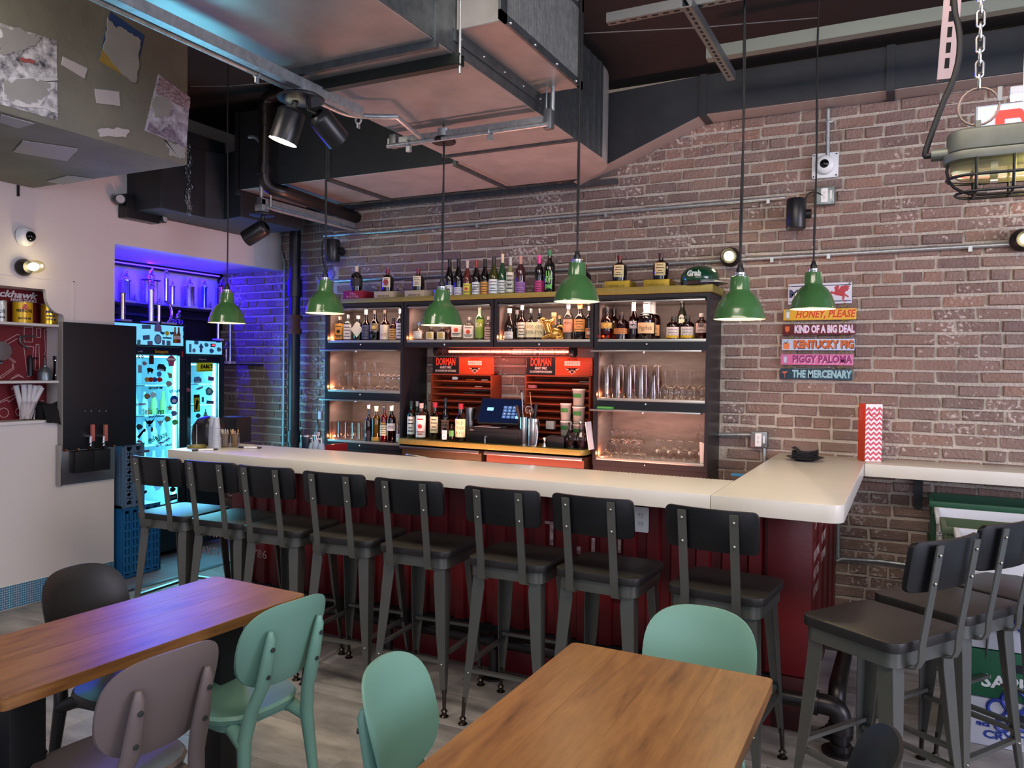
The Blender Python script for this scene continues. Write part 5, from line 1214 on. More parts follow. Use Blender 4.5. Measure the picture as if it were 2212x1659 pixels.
# ================================================================== register, racks and lamp between the cabinets
orange = mat('orange_enamel', '#c2401a', .42, vary=(6, .4, '#a83614'))
rust_o = mat('orange_rack', '#8f3818', .5, vary=(6, .5, '#7a2c12'))
def rack(label, px0, px1, pt, pm_, pb):
    y0, y1 = 4.98, YW - .002
    a = W(px0, pm_, y=y0); b = W(px1, pm_, y=y0); zt = W((px0 + px1) / 2, pt, y=y0).z; zm = W((px0 + px1) / 2, pm_, y=y0).z; zb = ZM + .03
    t = thing('fastener_rack', label, 'rack', ((a.x + b.x) / 2, y0, zb), 0, 'orange fastener racks on the brick wall')
    x0, x1 = a.x, b.x; w = x1 - x0
    M().box(x0, x0 + .012, y0, y1, zb, zm).box(x1 - .012, x1, y0, y1, zb, zm).box(x0, x1, y1 - .006, y1, zb, zm).make('case', rust_o, t)
    n = 9; st_ = (zm - zb) / n
    for i in range(n + 1):
        z = zm - .006 - i * st_
        if z < zb - .01: break
        s_ = M().add([(x0 + .012, y0, z), (x1 - .012, y0, z), (x1 - .012, y1 - .006, z + .030), (x0 + .012, y1 - .006, z + .030), (x0 + .012, y0, z + .010), (x1 - .012, y0, z + .010)], [(0, 1, 2, 3), (0, 4, 5, 1)])
        s_.box(x0 + .012, x1 - .012, y0 - .002, y0, z, z + .011); s_.make('shelf', rust_o, t)
    ys = y0 + .01
    sx = x0 + .015; xm = x0 + .45 * w + .01
    M().box(sx, xm, ys - .012, ys, zm + .004, zt).make('sign_panel', plain('#151012', .4), t)
    M().box(xm, x1 + .012, ys - .012, ys, zm + .004, zt).make('sign_panel', orange, t, bevel=.002)
    hh = zt - zm; yf = ys - .0125; cx = (sx + xm) / 2
    text('DORMAN', hh * .62, plain('#d4452a', .5), t, FB(cx, yf, zm + hh * .72), width=(xm - sx) * .72, bold=.0015)
    text('READY PAKS', hh * .2, plain('#d8cfc8', .5), t, FB(cx, yf, zm + hh * .40), width=(xm - sx) * .42)
    text('OF AUTOMOTIVE FASTENERS', hh * .17, plain('#d8cfc8', .5), t, FB(cx, yf, zm + hh * .20), width=(xm - sx) * .78)
    ox = (xm + x1) / 2 - .004
    text('READY PULLED', hh * .12, plain('#5a150a', .5), t, FB(ox, yf, zm + hh * .90), width=.07)
    for i in range(6):
        xx = ox + (i - 2.5) * .0195
        M().box(xx - .0085, xx + .0085, yf - .0006, yf + .0004, zm + hh * .56, zm + hh * .80).make('pictogram', plain('#e8c4b4', .5), t)
        g = M()
        if i in (1, 2): g.torus((xx, yf - .001, zm + hh * .68), .005, .0011, 10, 4, RX(PI/2))
        else: g.bar((xx - .005, yf - .001, zm + hh * .62), (xx + .005, yf - .001, zm + hh * .74), .003, .001)
        g.make('pictogram', plain('#5a150a', .5), t)
    em = M().prism([(-.05, .018), (-.018, .010), (-.02, -.004), (-.03, -.004), (-.026, -.008), (-.016, -.010), (0, -.024), (.016, -.010), (.026, -.008), (.03, -.004), (.02, -.004), (.018, .010), (.05, .018), (.034, .004), (.02, .012), (-.02, .012), (-.034, .004)], .0008, FB(ox, yf, zm + hh * .27)); em.make('emblem', plain('#e8b8a4', .5), t)
    M().prism([(-.016, .010), (-.010, .022), (-.006, .014), (0, .026), (.006, .014), (.010, .022), (.016, .010), (.010, -.012), (0, -.018), (-.010, -.012)], .0012, FB(ox, yf, zm + hh * .27)).make('emblem', plain('#3a1a14', .5), t)
    text('DORMAN', .010, plain('#e8c4b4'), t, FB(ox, yf - .0014, zm + hh * .29), width=.020)
    dots = M()
    for i, f_ in enumerate((.1, .28, .46, .62, .76)): dots.lathe([(.0022 + .0016 * (4 - i) / 4, 0), (.0022 + .0016 * (4 - i) / 4, .001)], 10, FB(x1 + .0, yf, zm + hh * f_))
    dots.make('size_dots', plain('#3a120a', .5), t)
    return t, x0, x1, zm, st_, y0
t, x0, x1, zm, st_, y0 = rack('orange shelf rack with black and orange header, left of the register', 931, 1063, 772, 809, 890)
def on_rack(i, f_, mk, name, label, cat, m):
    z = zm - .006 - (i + 1) * st_ + .014; x = x0 + f_ * (x1 - x0)
    mm = mk(x, y0 + .035, z); one(mm, name, m, label, cat, smooth=50)
on_rack(0, .36, lambda x, y, z: M().tube([(x - .015, y, z + .012), (x + .012, y, z + .012)], .013, 14).tube([(x + .012, y, z + .012), (x + .022, y, z + .012)], .010, 12), 'pill_bottle', 'white round bottle lying on the top shelf of the left rack', 'bottle', plain('#e8e6e2', .4))
PENS = [(0, .62, .07, '#b86a30', 'brown pen on the top shelf of the left rack'), (0, .85, .05, '#c8c4b8', 'pale pen at the right of the top shelf of the left rack'), (1, .30, .08, '#2a2022', 'dark pen on the second shelf of the left rack'), (1, .75, .06, '#d8a890', 'pinkish pen on the second shelf of the left rack'), (2, .6, .09, '#4a3a3a', 'dark marker on the third shelf of the left rack'), (3, .47, .06, '#1f1a1c', 'black clip on the fourth shelf of the left rack')]
for i, f_, L_, cl, lb in PENS:
    on_rack(i, f_, lambda x, y, z: M().tube([(x - L_/2, y, z + .003), (x + L_/2 - .012, y + .006, z + .003), (x + L_/2, y + .007, z + .003)], [.0042, .0042, .0015], 8), 'pen', lb, 'pen', plain(cl, .4))
t, x0, x1, zm, st_, y0 = rack('orange shelf rack with black and orange header, right of the register', 1134, 1276, 772, 812, 890)
for i, f_, L_, cl, lb in [(0, .3, .12, '#1c1618', 'black pen on the top shelf of the right rack'), (0, .88, .07, '#8a8078', 'grey pen on the top shelf of the right rack'), (2, .42, .08, '#241a1c', 'dark marker on the third shelf of the right rack')]:
    on_rack(i, f_, lambda x, y, z: M().tube([(x - L_/2, y, z + .003), (x + L_/2 - .012, y + .006, z + .003), (x + L_/2, y + .007, z + .003)], [.0042, .0042, .0015], 8), 'pen', lb, 'pen', plain(cl, .4))
on_rack(1, .09, lambda x, y, z: M().cbox((x, y, z + .012), .055, .03, .022), 'eraser', 'pink block on the second shelf of the right rack', 'eraser', plain('#e07070', .6))

# red heat lamp tube
ty = 4.93; a = W(945, 762, y=ty); b = W(1238, 757, y=ty); zt = (a.z + b.z) / 2
tl = thing('tube_lamp', 'glowing red tube lamp in a clear sleeve under the top cabinets', 'lamp', ((a.x + b.x) / 2, ty, zt))
M().tube([(a.x, ty, zt), (b.x, ty, zt)], .030, 24).make('sleeve', glass('lamp_sleeve', '#f0dede'), tl, smooth=50)
M().tube([(a.x + .10, ty, zt), (b.x - .03, ty, zt)], .008, 14).make('tube', mat('red_glow', '#ff8a70', .4, emit=('#ff7a5c', 9.0)), tl, smooth=50)
M().lathe([(.034, -.02), (.040, -.014), (.040, .014), (.034, .02)], 20, T(b.x, ty, zt) @ RY(PI/2)).lathe([(.032, -.02), (.036, 0), (.032, .02)], 20, T(a.x, ty, zt) @ RY(PI/2)).make('end_cap', black_steel, tl, smooth=40)
wr = M()
for i in range(13): wr.torus((a.x + .06 + i * (b.x - a.x - .1) / 12, ty, zt), .031, .0012, 18, 4, RY(PI/2) @ RX(.12))
wr.make('sleeve_wire', plain('#3a2426', .5), tl, smooth=50)
for xx in (a.x + .1, b.x - .1): M().bar((xx, ty, zt + .03), (xx, ty, 1.72), .012, .004).make('hanger', black_steel, tl)
light('tube_lamp_light', 'AREA', ((a.x + b.x) / 2, ty + .005, zt - .036), .8, '#ff6a54', b.x - a.x - .2, .03, aim=((a.x + b.x) / 2, ty + .06, 0))
light('tube_lamp_backlight', 'AREA', ((a.x + b.x) / 2, ty + .04, zt), .35, '#ff6a54', b.x - a.x - .2, .03, aim=((a.x + b.x) / 2, YW, zt - .03))

# register with cash drawer
yr = 4.77
blk = mat('register_black', '#131316', .42, bump=(120, .04))
ca = W(1008, 950, y=yr); cb_ = W(1126, 955, y=yr)
dw = thing('cash_drawer', 'black cash drawer with a key in its lock on the brass worktop', 'cash drawer', ((ca.x + cb_.x) / 2, yr, ZM))
M().box(ca.x, cb_.x, yr, yr + .30, ZM, ZM + .105).make('case', blk, dw, bevel=.004)
M().box(ca.x + .008, cb_.x - .03, yr - .004, yr, ZM + .012, ZM + .075).make('drawer_front', blk, dw, bevel=.003)
xk = W(1050, 945, y=yr).x
M().lathe([(.008, 0), (.008, .006)], 12, FB(xk, yr - .004, ZM + .045)).cbox((xk, yr - .014, ZM + .047), .004, .016, .014).tube([(xk, yr - .016, ZM + .038), (xk + .002, yr - .018, ZM + .0)], .0012, 6).make('key', chrome, dw, smooth=40)
text('Clover', .016, plain('#9a9a9a'), dw, FB(ca.x + .04, yr - .0005, ZM + .088), width=.03)
pa = thing('paper_sheet', 'sheet of paper lying on the cash drawer', 'paper', (ca.x + .12, yr + .1, ZM + .106))
M().box(-.09, .10, -.05, .08, 0, .003).make('sheet', plain('#d8c6bf', .7), pa, local=True)
sx_, sy_ = W(1082, 880, y=yr + .14).x, yr + .14
po = thing('point_of_sale_screen', 'tilted black touch screen with blue keypad on the cash drawer', 'screen', (sx_, sy_, ZM + .105))
M().lathe([(.075, 0), (.075, .008), (.05, .016), (.030, .03), (.028, .085)], 20, T(sx_, sy_ + .03, ZM + .106), sq=4).make('stand', blk, po, smooth=40)
tilt = math.radians(-28); Fm = T(sx_ + .012, sy_ - .025, ZM + .215) @ RZ(.10) @ RX(PI/2 + tilt)
text('Clover', .016, plain('#8a8a8c'), po, FB(sx_, sy_ - .001, ZM + .145), width=.034)
sw, sh = .315, .20
M().prism(rrect(sw, sh, .012), .014, Fm).make('housing', blk, po, bevel=.002)
M().prism(rrect(sw - .018, sh - .018, .006), .001, Fm @ T(0, 0, .0145)).make('display', mat('screen_navy', '#050b1c', .2, emit=('#0c1a3c', .6)), po)
kb = M()
for r in range(4):
    for c in range(3): kb.prism(rrect(.028, .020, .003, 2), .0004, Fm @ T(.038 + c * .033, .028 - r * .0245, .0158))
kb.prism(rrect(.028, .020, .003, 2), .0004, Fm @ T(.137, -.022, .0158)); kb.make('keypad', mat('key_blue', '#3a5c86', .3, emit=('#44699a', .9)), po)
M().prism(rrect(.028, .020, .003, 2), .0004, Fm @ T(.137, -.0465, .0158)).prism(rrect(.048, .024, .003, 2), .0004, Fm @ T(-.075, .012, .0158)).make('bright_keys', mat('key_bright', '#6fb4ee', .3, emit=('#6fb4f4', 1.4)), po)
for r in range(4):
    for c in range(3): text('123456789<0>'[r * 3 + c], .013, mat('key_white', '#dfe8f4', .4, emit=('#dfe8f4', .8)), po, Fm @ T(.038 + c * .033, .028 - r * .0245, .0164), ext=.0001, res=1)
M().prism(rrect(.045, .11, .008), .02, T(sx_ - .185, sy_ + .02, ZM + .19) @ RX(PI/2 + tilt)).make('card_reader', blk, po, bevel=.002)

def tin(name, label, px, top, w, y, m, h0=ZM, taper=1.0):
    q = W(px, top, y=y); r = PXW(w, (q.x, y, h0)) / 2
    t = thing(name, label, 'container', (q.x, y, h0)); H = q.z - h0
    M().lathe([(.001, 0), (r * taper, 0), (r, H), (r * .95, H), (r * taper * .93, .004), (.001, .004)], 28, T(q.x, y, h0), cap=False).make('wall', m, t, smooth=40)
    return t, q.x, r, H
tin('steel_cup', 'tall stainless cup behind the register bottles', 1016, 881, 24, yr + .16, steel, taper=.75)
ta, xa, ra, Ha = tin('utensil_tin', 'stainless utensil tin, left one holding dark handled tools', 1133, 901, 22, yr + .05, chrome)
tb_, xb, rb_, Hb = tin('utensil_tin', 'stainless utensil tin, right one in front with strainer and spoons', 1153, 904, 25, yr + .02, chrome)
def tool(name, label, p0, p1, r, m, head=None, hm=None, cat='utensil'):
    t = thing(name, label, cat, p0); M().tube([p0, p1], r, 10).make('handle', m, t, smooth=50)
    if head: head.make('head', hm or steel, t, smooth=50)
yt = yr + .05; ztin = ZM + Ha
def pt(px, py, y): return W(px, py, y=y)
tool('bar_spoon', 'twisted bar spoon with black knob leaning left', Vector((xa, yt, ZM + .06)), pt(1127, 848, yt), .004, steel, M().sphere(pt(1126, 846, yt), .009, 10, 6), black_steel)
tool('bar_spoon', 'copper coloured straight bar spoon standing highest', Vector((xb, yt - .02, ZM + .06)), pt(1145, 849, yt - .02), .0035, mat('copper', '#b87850', .3, 1), M().sphere(pt(1145, 848, yt), .005, 8, 6))
tool('muddler', 'dark muddler leaning left out of the utensil tin', Vector((xa, yt, ZM + .05)), pt(1116, 876, yt), .012, mat('dark_wood', '#2a1c18', .5))
tool('peeler', 'black handled tool standing in the right utensil tin', pt(1155, 905, yt - .02), pt(1159, 872, yt - .02), .011, blk)
q = pt(1143, 885, yt - .02)
st2 = M()
for k in range(5): st2.torus(q, .022 + .002 * k, .0015, 16, 4, RX(PI/2 + .3) @ RZ(k) @ RX(k * .25))
tool('strainer', 'coiled wire strainer in the right utensil tin', Vector((xb, yt - .02, ZM + .08)), q, .003, steel, st2)
q = pt(1150, 895, yt - .02)
one(M().lathe([(.001, -.03), (.012, -.02), (.026, .02), (.028, .022)], 18, T(*q) @ RZ(.4) @ RX(.3), cap=False), 'jigger', steel, 'conical steel jigger tilted in the right utensil tin', 'utensil', smooth=50)
one(M().tube(bez((xb + .03, yr - .01, ZM + .16), (xb + .06, yr - .02, ZM + .13), (xb + .05, yr - .03, ZM + .05), (xb + .045, yr - .035, ZM + .01), 8), .005, 8), 'steel_tongs', steel, 'steel tongs hanging beside the right utensil tin', 'utensil', smooth=50)
q = W(1177, 925, y=yr)
one(M().lathe([(.016, 0), (.006, .03), (.016, .06)], 16, T(q.x, yr, ZM), cap=False), 'hourglass_jigger', steel, 'small double ended jigger beside the black box', 'utensil', smooth=50)
q = W(1200, 945, y=yr)
one(M().box(q.x - .062, q.x + .065, yr - .01, yr + .10, ZM, ZM + .075), 'black_box', blk, 'low black napkin box right of the utensil tins', 'box', bevel=.006)
q = W(1190, 918, y=4.98); one(M().box(q.x - .03, q.x + .03, 4.96, 5.0, q.z - .028, q.z + .028), 'power_adapter', plain('#d8d2cc', .4), 'white adapter box above the black napkin box', 'adapter', bevel=.003)
# deli containers
deli = mat('deli_plastic', '#c6c3b6', .4, trans=.5, ior=1.1); lidm = mat('translucent_lid', '#cfd0c6', .4)
def deli_cup(label, px, top, bot, w, y, fill):
    a = W(px, top, y=y); b = W(px, bot, y=y); r = PXW(w, b) / 2; H = a.z - b.z
    t = thing('deli_container', label, 'container', b)
    M().lathe([(r * .84, 0), (r, H * .93)], 20, T(*b)).make('tub', deli, t, smooth=40)
    M().lathe([(r * 1.05, H * .92), (r * 1.07, H), (r * .9, H)], 20, T(*b)).make('lid', lidm, t, smooth=40)
    c = M()
    for k in range(6): c.lathe([(r * .42, 0), (r * .42, .006)], 12, T(b.x + R_.uniform(-.4, .4) * r, y + R_.uniform(-.4, .3) * r, b.z + .008 + k * H * .09) @ RX(R_.uniform(-.6, .6)) @ RY(R_.uniform(-.5, .5)))
    c.make('fruit_slices', mat('lime_slices', '#a9b87a', .5, vary=(40, 1, '#d8d8b8')) if fill else mat('ginger_slices', '#c8a88a', .5), t)
    M().arc(r * .99, H * .5, H * .72, .75, T(*b)).make('tape_label', mat('green_tape', '#2c7431', .6), t)
ya = yr + .13
b1 = W(1250, 926, y=ya); 
deli_cup('clear deli tub with green tape, topmost of the right stack', 1250, 840, 877, 27, ya, False)
deli_cup('clear deli tub of lime slices under the topmost one', 1250, 878, 916, 27, ya, True)
deli_cup('clear deli tub of lime slices on the left stack', 1222, 871, 909, 24, ya, True)
deli_cup('deli tub at the bottom of the left stack', 1222, 909, 945, 24, ya, True)
deli_cup('deli tub at the bottom of the right stack, behind the carafes', 1250, 916, 952, 26, ya, False)
cutg = glass('cut_glass', '#d8cfcf', .9, .05)
for lb, px, tp in (('small cut glass carafe, left of the two', 1233, 913), ('small cut glass carafe, right of the two', 1256, 911)):
    q = W(px, tp, y=yr + .01); H = q.z - ZM
    t = thing('carafe', lb, 'carafe', (q.x, yr + .01, ZM)); M().lathe([(.032, 0), (.034, .01), (.034, H * .45), (.028, H * .55), (.016, H * .72), (.014, H * .9), (.019, H)], 12, T(q.x, yr + .01, ZM), cap=False).make('body', cutg, t, smooth=15)
    M().lathe([(.030, .002), (.032, .01), (.032, H * .3)], 12, T(q.x, yr + .01, ZM)).make('contents', plain('#1c1012', .3), t, smooth=40)
for k, lb in enumerate(('white paper leaning on the right cabinet, front sheet', 'white paper leaning on the right cabinet, back sheet')):
    q = W(1272, 935, y=yr - .02 + k * .03); one(M().cbox((q.x + .004, yr - .01 + k * .03, ZM + .092), .004, .10, .18, RY(-.16)), 'paper_sheet', plain('#d6d0d4', .6), lb, 'paper')

# ================================================================== on the brick wall
def cond(name, label, pts_px, r=.0125, y=YW - .022, extra=None):
    t = thing(name, label, 'conduit', W(*pts_px[0], y=y))
    M().tube([W(px, py, y=y) for px, py in pts_px], r, 10).make('tube', galv, t, smooth=50)
    return t
c1 = cond('wall_conduit', 'upper grey conduit running across the brick wall under the ducts', [(700, 509), (846, 499), (1300, 461), (1697, 427)])
for px, py in ((1032, 484), (1310, 461), (1660, 431)):
    q = W(px, py, y=YW - .02); M().cbox(q + Vector((0, 0, -.012)), .02, .03, .03).make('strap', galv, c1)
c2 = cond('wall_conduit', 'middle grey conduit behind the top bottles and past the wall lamps', [(724, 606.5), (1144, 586), (1560, 563), (1609, 560), (2212, 526)])
for px, py in ((1668, 557), (2096, 533), (1790, 549)):
    q = W(px, py, y=YW - .02); M().cbox(q + Vector((0, 0, -.014)), .02, .03, .03).make('strap', galv, c2)
c3 = cond('wall_conduit', 'short conduit behind the bar ending at the lower outlet box', [(1553, 939), (1622, 939)])
M().tube([W(1650, 965, y=YW - .022), W(1652, 1000, y=YW - .022)], .0125, 10).make('tube', galv, c3, smooth=50)
c4 = cond('wall_conduit', 'low conduit on the brick wall below the counter ledge', [(1808, 1212), (1820, 1207), (1900, 1212), (1990, 1224), (2060, 1232)])
c5 = cond('camera_conduit', 'vertical conduit feeding the white wall camera from above', [(1789, 236), (1788, 340)])
q = W(1789, 264, y=YW - .022); M().torus(q, .016, .004, 12, 6).cbox(q + Vector((.02, 0, 0)), .02, .01, .012).make('strap', galv, c5, smooth=50)
c6 = cond('wall_conduit', 'thin conduit rising beside the red bar end', [(1811, 1125), (1811, 1206)])
# outlet boxes
def gbox(label, px, py, s):
    q = W(px, py, y=YW - .055); t = thing('outlet_box', label, 'outlet', q)
    M().cbox((q.x, YW - .03, q.z), s, .055, s).make('box', mat('galv_box', '#7f8687', .42, .9), t, bevel=.005)
    fr = FB(q.x - s * .02, YW - .0575, q.z)
    outlet_plate('', '', q, fr @ Matrix.Diagonal((.62, .86, 1, 1)), .8, t)
    scw = M()
    for a, b in ((-1, 1), (1, -1)): scw.sphere((q.x + a * s * .4, YW - .058, q.z + b * s * .4), .005, 8, 5)
    scw.make('screws', bolt_m, t, smooth=50)
    M().box(q.x + s * .26, q.x + s * .36, YW - .0585, YW - .0575, q.z - s * .2, q.z + s * .25).make('sticker', plain('#e4e4e4'), t)
gbox('grey metal outlet box near the black speaker, with a plug in it', 1782, 422, .108)
gbox('grey metal outlet box just above the counter corner', 1639, 950, .102)
# speakers
def speaker(label, px, pt_, pb, w, cable, side):
    y = YW - .13; a = W(px, pt_, y=y); b = W(px, pb, y=y); r = PXW(w, a) / 2
    t = thing('wall_speaker', label, 'speaker', a)
    M().lathe([(r * .93, 0), (r, .008), (r, a.z - b.z - .008), (r * .93, a.z - b.z)], 28, T(b.x, y, b.z)).make('cabinet', mat('satin_black'), t, smooth=40)
    M().tube([(b.x, y + r * .6, (a.z + b.z) / 2), (b.x, YW, (a.z + b.z) / 2)], .025, 12).make('bracket', black_steel, t, smooth=50)
    M().lathe([(.028, 0), (.028, .03)], 16, T(b.x + side * r * .95, y + .02, (a.z + b.z) / 2) @ RY(side * PI/2)).make('knob', black_steel, t, smooth=40)
    M().tube(cable, .0042, 8).make('cable', cordm, t, smooth=50)
y = YW - .06
speaker('black cylinder speaker at right on the brick wall, plugged into the outlet box', 1719, 430, 495, 41, [W(1738, 432, y=y)] + bez(W(1740, 430, y=y), W(1745, 412, y=y), W(1760, 410, y=y), W(1778, 423, y=y), 8), 1)
speaker('black cylinder speaker at the left end of the brick wall, beside the second pendant', 718, 518, 566, 32, [W(712, 520, y=y)] + bez(W(700, 518, y=y), W(692, 520, y=y), W(696, 560, y=y), W(702, 583, y=y), 8), 1)
a = W(716, 592, y=YW - .03); one(M().sphere(a, .035, 14, 10, (.9, .7, 1.3)), 'night_light', mat('blue_plug', '#7f74e8', .5), 'small violet rounded socket cover at the left end of the middle conduit', 'socket', smooth=60)
# jar lamps on the wall
jar_glow = mat('jar_glow', '#fff4d0', .4, emit=('#fff0c4', 26.0))
def jar_lamp(label, p, d, L, r, power):
    d = Vector(d).normalized(); p = Vector(p); mx = T(*p) @ d.to_track_quat('Z', 'Y').to_matrix().to_4x4()
    t = thing('jar_lamp', label, 'lamp', p)
    M().lathe([(r * 1.25, -.01), (r * 1.3, .012), (r * 1.0, .035), (r * .9, .045)], 24, mx).make('base', black_steel, t, smooth=40)
    M().lathe([(r * .9, .04), (r, .06), (r, L * .75), (r * .8, L * .93), (r * .4, L), (.001, L * 1.01)], 24, mx, cap=False).make('jar', glass('jar_glass', '#fffbe8', 1.0, .05, .2, .4), t, smooth=50)
    M().sphere((0, 0, 0), r * .62, 14, 8, (1, 1, 1.5), mx @ T(0, 0, L * .55)).make('bulb', jar_glow, t, smooth=60)
q = W(1581, 558, y=YW); jar_lamp('round glowing jar lamp on the brick wall behind the fifth pendant', (q.x, YW - .045, q.z), (.05, -1, 0), .12, .048, 4)
q = W(2205, 522, y=YW); jar_lamp('glowing jar lamp at the right edge of the brick wall', (q.x - .0, YW - .045, q.z), (.25, -1, 0), .12, .048, 4)
q = W(47, 578, x=XL); jar_lamp('glowing ribbed jar lamp on the white wall above the tool niche', (XL + .02, q.y, q.z), (1, .10, .02), .16, .042, 6)
# cameras
def dome_cam(label, q, fr, r, plate):
    t = thing('security_camera', label, 'camera', q)
    if plate: 
        M().prism(rrect(r * 2.6, r * 2.6, .012), .02, fr).make('mount_plate', plain('#dcdfe2', .35), t, bevel=.002)
        s_ = M()
        for a in (-1, 1):
            for b in (-1, 1): s_.sphere(fr @ Vector((a * r * 1.1, b * r * 1.1, .021)), .005, 8, 5)
        s_.make('screws', plain('#3a3a3c', .4), t, smooth=50)
    M().lathe([(r, 0), (r, .02), (r * .92, .04), (r * .6, .05)], 28, fr @ T(0, 0, .018 if plate else 0)).make('ring', plain('#e2e4e6', .35), t, smooth=50)
    M().sphere(fr @ Vector((0, 0, .05)), r * .55, 18, 12).make('lens_dome', mat('camera_black', '#0a0a0c', .08), t, smooth=60)
q = W(1783, 359, y=YW); dome_cam('white square dome camera high on the brick wall', (q.x, YW - .0, q.z), FB(q.x, YW - .002, q.z), .058, True)
q = W(50, 511, x=XL); dome_cam('white dome camera on the white wall above the jar lamp', (XL, q.y, q.z), FL(XL, q.y, q.z) @ RY(.3), .062, False)
# emergency light
q = W(302, 452, x=XL + .05); el = thing('emergency_light', 'black twin head emergency light on the white wall', 'emergency light', q)
M().cbox((XL + .045, q.y, q.z), .09, .28, .17).make('housing', mat('satin_black'), el, bevel=.006)
for s_, dz in ((-1, .035), (1, -.035)):
    mx = T(XL + .06, q.y + s_ * .175, q.z + dz) @ RZ(s_ * .4) @ RY(PI/2)
    M().lathe([(.025, -.05), (.036, -.03), (.036, .03)], 18, mx).make('lamp_head', mat('satin_black'), el, smooth=40)
    M().lathe([(.029, .0305), (.029, .033)], 18, mx).make('lens', plain('#b8bcc0', .2), el, smooth=40)
# hanging signs
def plank(label, px0, px1, ptop, pbot, col, words, tcol, shadow, shear=0.0, icon=None, bold=.002):
    y = YW - .03
    a = W(px0, ptop, y=y); b = W(px1, pbot, y=y)
    tl_ = W(px0, ptop, y=y); zt = (W(px0, ptop, y=y).z + W(px1, ptop - (px1 - px0) * .012, y=y).z) / 2; zb = (W(px0, pbot, y=y).z + W(px1, pbot - (px1 - px0) * .006, y=y).z) / 2
    x0, x1 = a.x, b.x; w = x1 - x0; h = zt - zb
    t = thing('drink_sign', label, 'sign', ((x0 + x1) / 2, y, zb), 0, 'hanging cocktail name boards')
    M().box(x0, x1, y, y + .014, zb, zt).make('board', mat('sign_' + col.strip('#'), col, .45), t, bevel=.0015)
    cx = x0 + w * .575; cz = (zt + zb) / 2
    for dx, dz, c, o in ((.004, -.004, shadow, .0004), (0, 0, tcol, .0011)):
        text(words, h * .92, plain(c, .5), t, FB(cx + dx, y - o, cz + dz), width=w * .82, shear=shear, bold=bold, ext=.0003)
    if icon:
        ix = x0 + w * .065
        for kk, (poly, c) in enumerate(icon): M().prism([(p * h, q_ * h) for p, q_ in poly], .0008, FB(ix, y - .0003 - kk * .001, cz)).make('drink_icon', plain(c, .5), t)
    hk_ = M()
    for f_ in (.13, .83): hk_.torus((x0 + w * f_, y + .004, zt + .010), .009, .0016, 12, 5, RX(PI/2) @ RZ(.5) ).torus((x0 + w * f_ + .006, y + .004, zt + .024), .008, .0016, 12, 5, RX(PI/2))
    hk_.make('hooks', brass, t, smooth=50)
glass_ic = lambda c, lq: [([(-.2, .42), (-.16, -.42), (.16, -.42), (.2, .42)], c), ([(-.15, .25), (-.13, -.30), (.13, -.30), (.15, .25)], lq)]
plank('yellow sign board with orange slanted lettering, top of the five', 1692.5, 1849.5, 668, 691.5, '#d8ab2e', 'HONEY, PLEASE', '#c8401c', '#e8c050', .25, glass_ic('#8fa08c', '#cfd8d4'))
plank('maroon sign board with white lettering, second of the five', 1691, 1848, 700.5, 724, '#55141c', 'KIND OF A BIG DEAL', '#ddd2ea', '#8a3a4a', 0, [([(-.2, .3), (-.18, -.1), (0, -.25), (.18, -.1), (.2, .3)], '#c8602c')], .003)
plank('pale blue sign board with orange lettering, middle of the five', 1689, 1845.5, 733, 757, '#b9cbe0', 'KENTUCKY PIG', '#c8632a', '#2a2430', 0, [([(-.28, .15), (-.24, -.4), (.24, -.4), (.28, .15)], '#d87a4a'), ([(-.26, .42), (-.05, .1), (0, .2), (.2, .45), (.05, .12), (-.1, .05)], '#2a4a38')], .003)
plank('pink sign board with magenta lettering, fourth of the five', 1686.5, 1843, 766, 789, '#cf6f9f', 'PIGGY PALOMA', '#8c2a6c', '#e2b4d0', 0, glass_ic('#a87aa0', '#c4c0dc'), .003)
plank('dark teal sign board with ice blue lettering, bottom of the five', 1685.5, 1841, 797.5, 821, '#1e3a4c', 'THE MERCENARY', '#9cc4cc', '#4a7a88', .06, [([(-.25, .2), (.25, .26), (.18, .12), (.02, .05), (.02, -.35), (-.02, -.35), (-.02, .05), (-.18, .08)], '#c86a48')], .002)
y = YW - .012; a = W(1703, 616, y=y); b = W(1840, 655, y=y)
mo_ = thing('metal_sign', 'white enamel sign with blue border and red winged horse, top of the sign column', 'sign', ((a.x + b.x) / 2, y, b.z))
M().box(a.x, b.x, y - .004, y, b.z, a.z + .006).make('plate', mat('sign_white', '#c3c6d4', .3), mo_, bevel=.001)
bl = plain('#1c2450', .4); w_, h_ = b.x - a.x, a.z + .006 - b.z; cx, cz = (a.x + b.x) / 2, (a.z + .006 + b.z) / 2
M().box(a.x + .006, b.x - .006, y - .0048, y - .004, cz + h_ * .36, cz + h_ * .40).box(a.x + .006, b.x - .006, y - .0048, y - .004, cz - h_ * .40, cz - h_ * .36).make('border', bl, mo_)
text('Mobil', h_ * .5, bl, mo_, FB(a.x + w_ * .25, y - .0045, cz - .0), width=w_ * .46, bold=.003)
horse = [(-.40, .02), (-.30, .10), (-.22, .04), (-.16, .10), (-.20, .26), (-.10, .34), (.02, .32), (.0, .22), (-.02, .12), (.08, .30), (.30, .34), (.46, .30), (.40, .22), (.44, .18), (.36, .14), (.40, .10), (.28, .06), (.24, -.02), (.34, -.10), (.42, -.16), (.40, -.22), (.30, -.16), (.22, -.10), (.26, -.20), (.20, -.28), (.30, -.40), (.24, -.40), (.14, -.28), (.16, -.16), (.02, -.12), (-.12, -.10), (-.22, -.04), (-.32, -.02)]
M().prism([(p * h_ * 1.05, q_ * h_ * 1.05) for p, q_ in horse], .0008, FB(a.x + w_ * .80, y - .0042, cz)).make('winged_horse', plain('#a82a38', .4), mo_)
sc_ = M()
for p_ in ((a.x + .012, a.z - .006), (b.x - .012, a.z - .002)): sc_.sphere((p_[0], y - .005, p_[1]), .007, 8, 5)
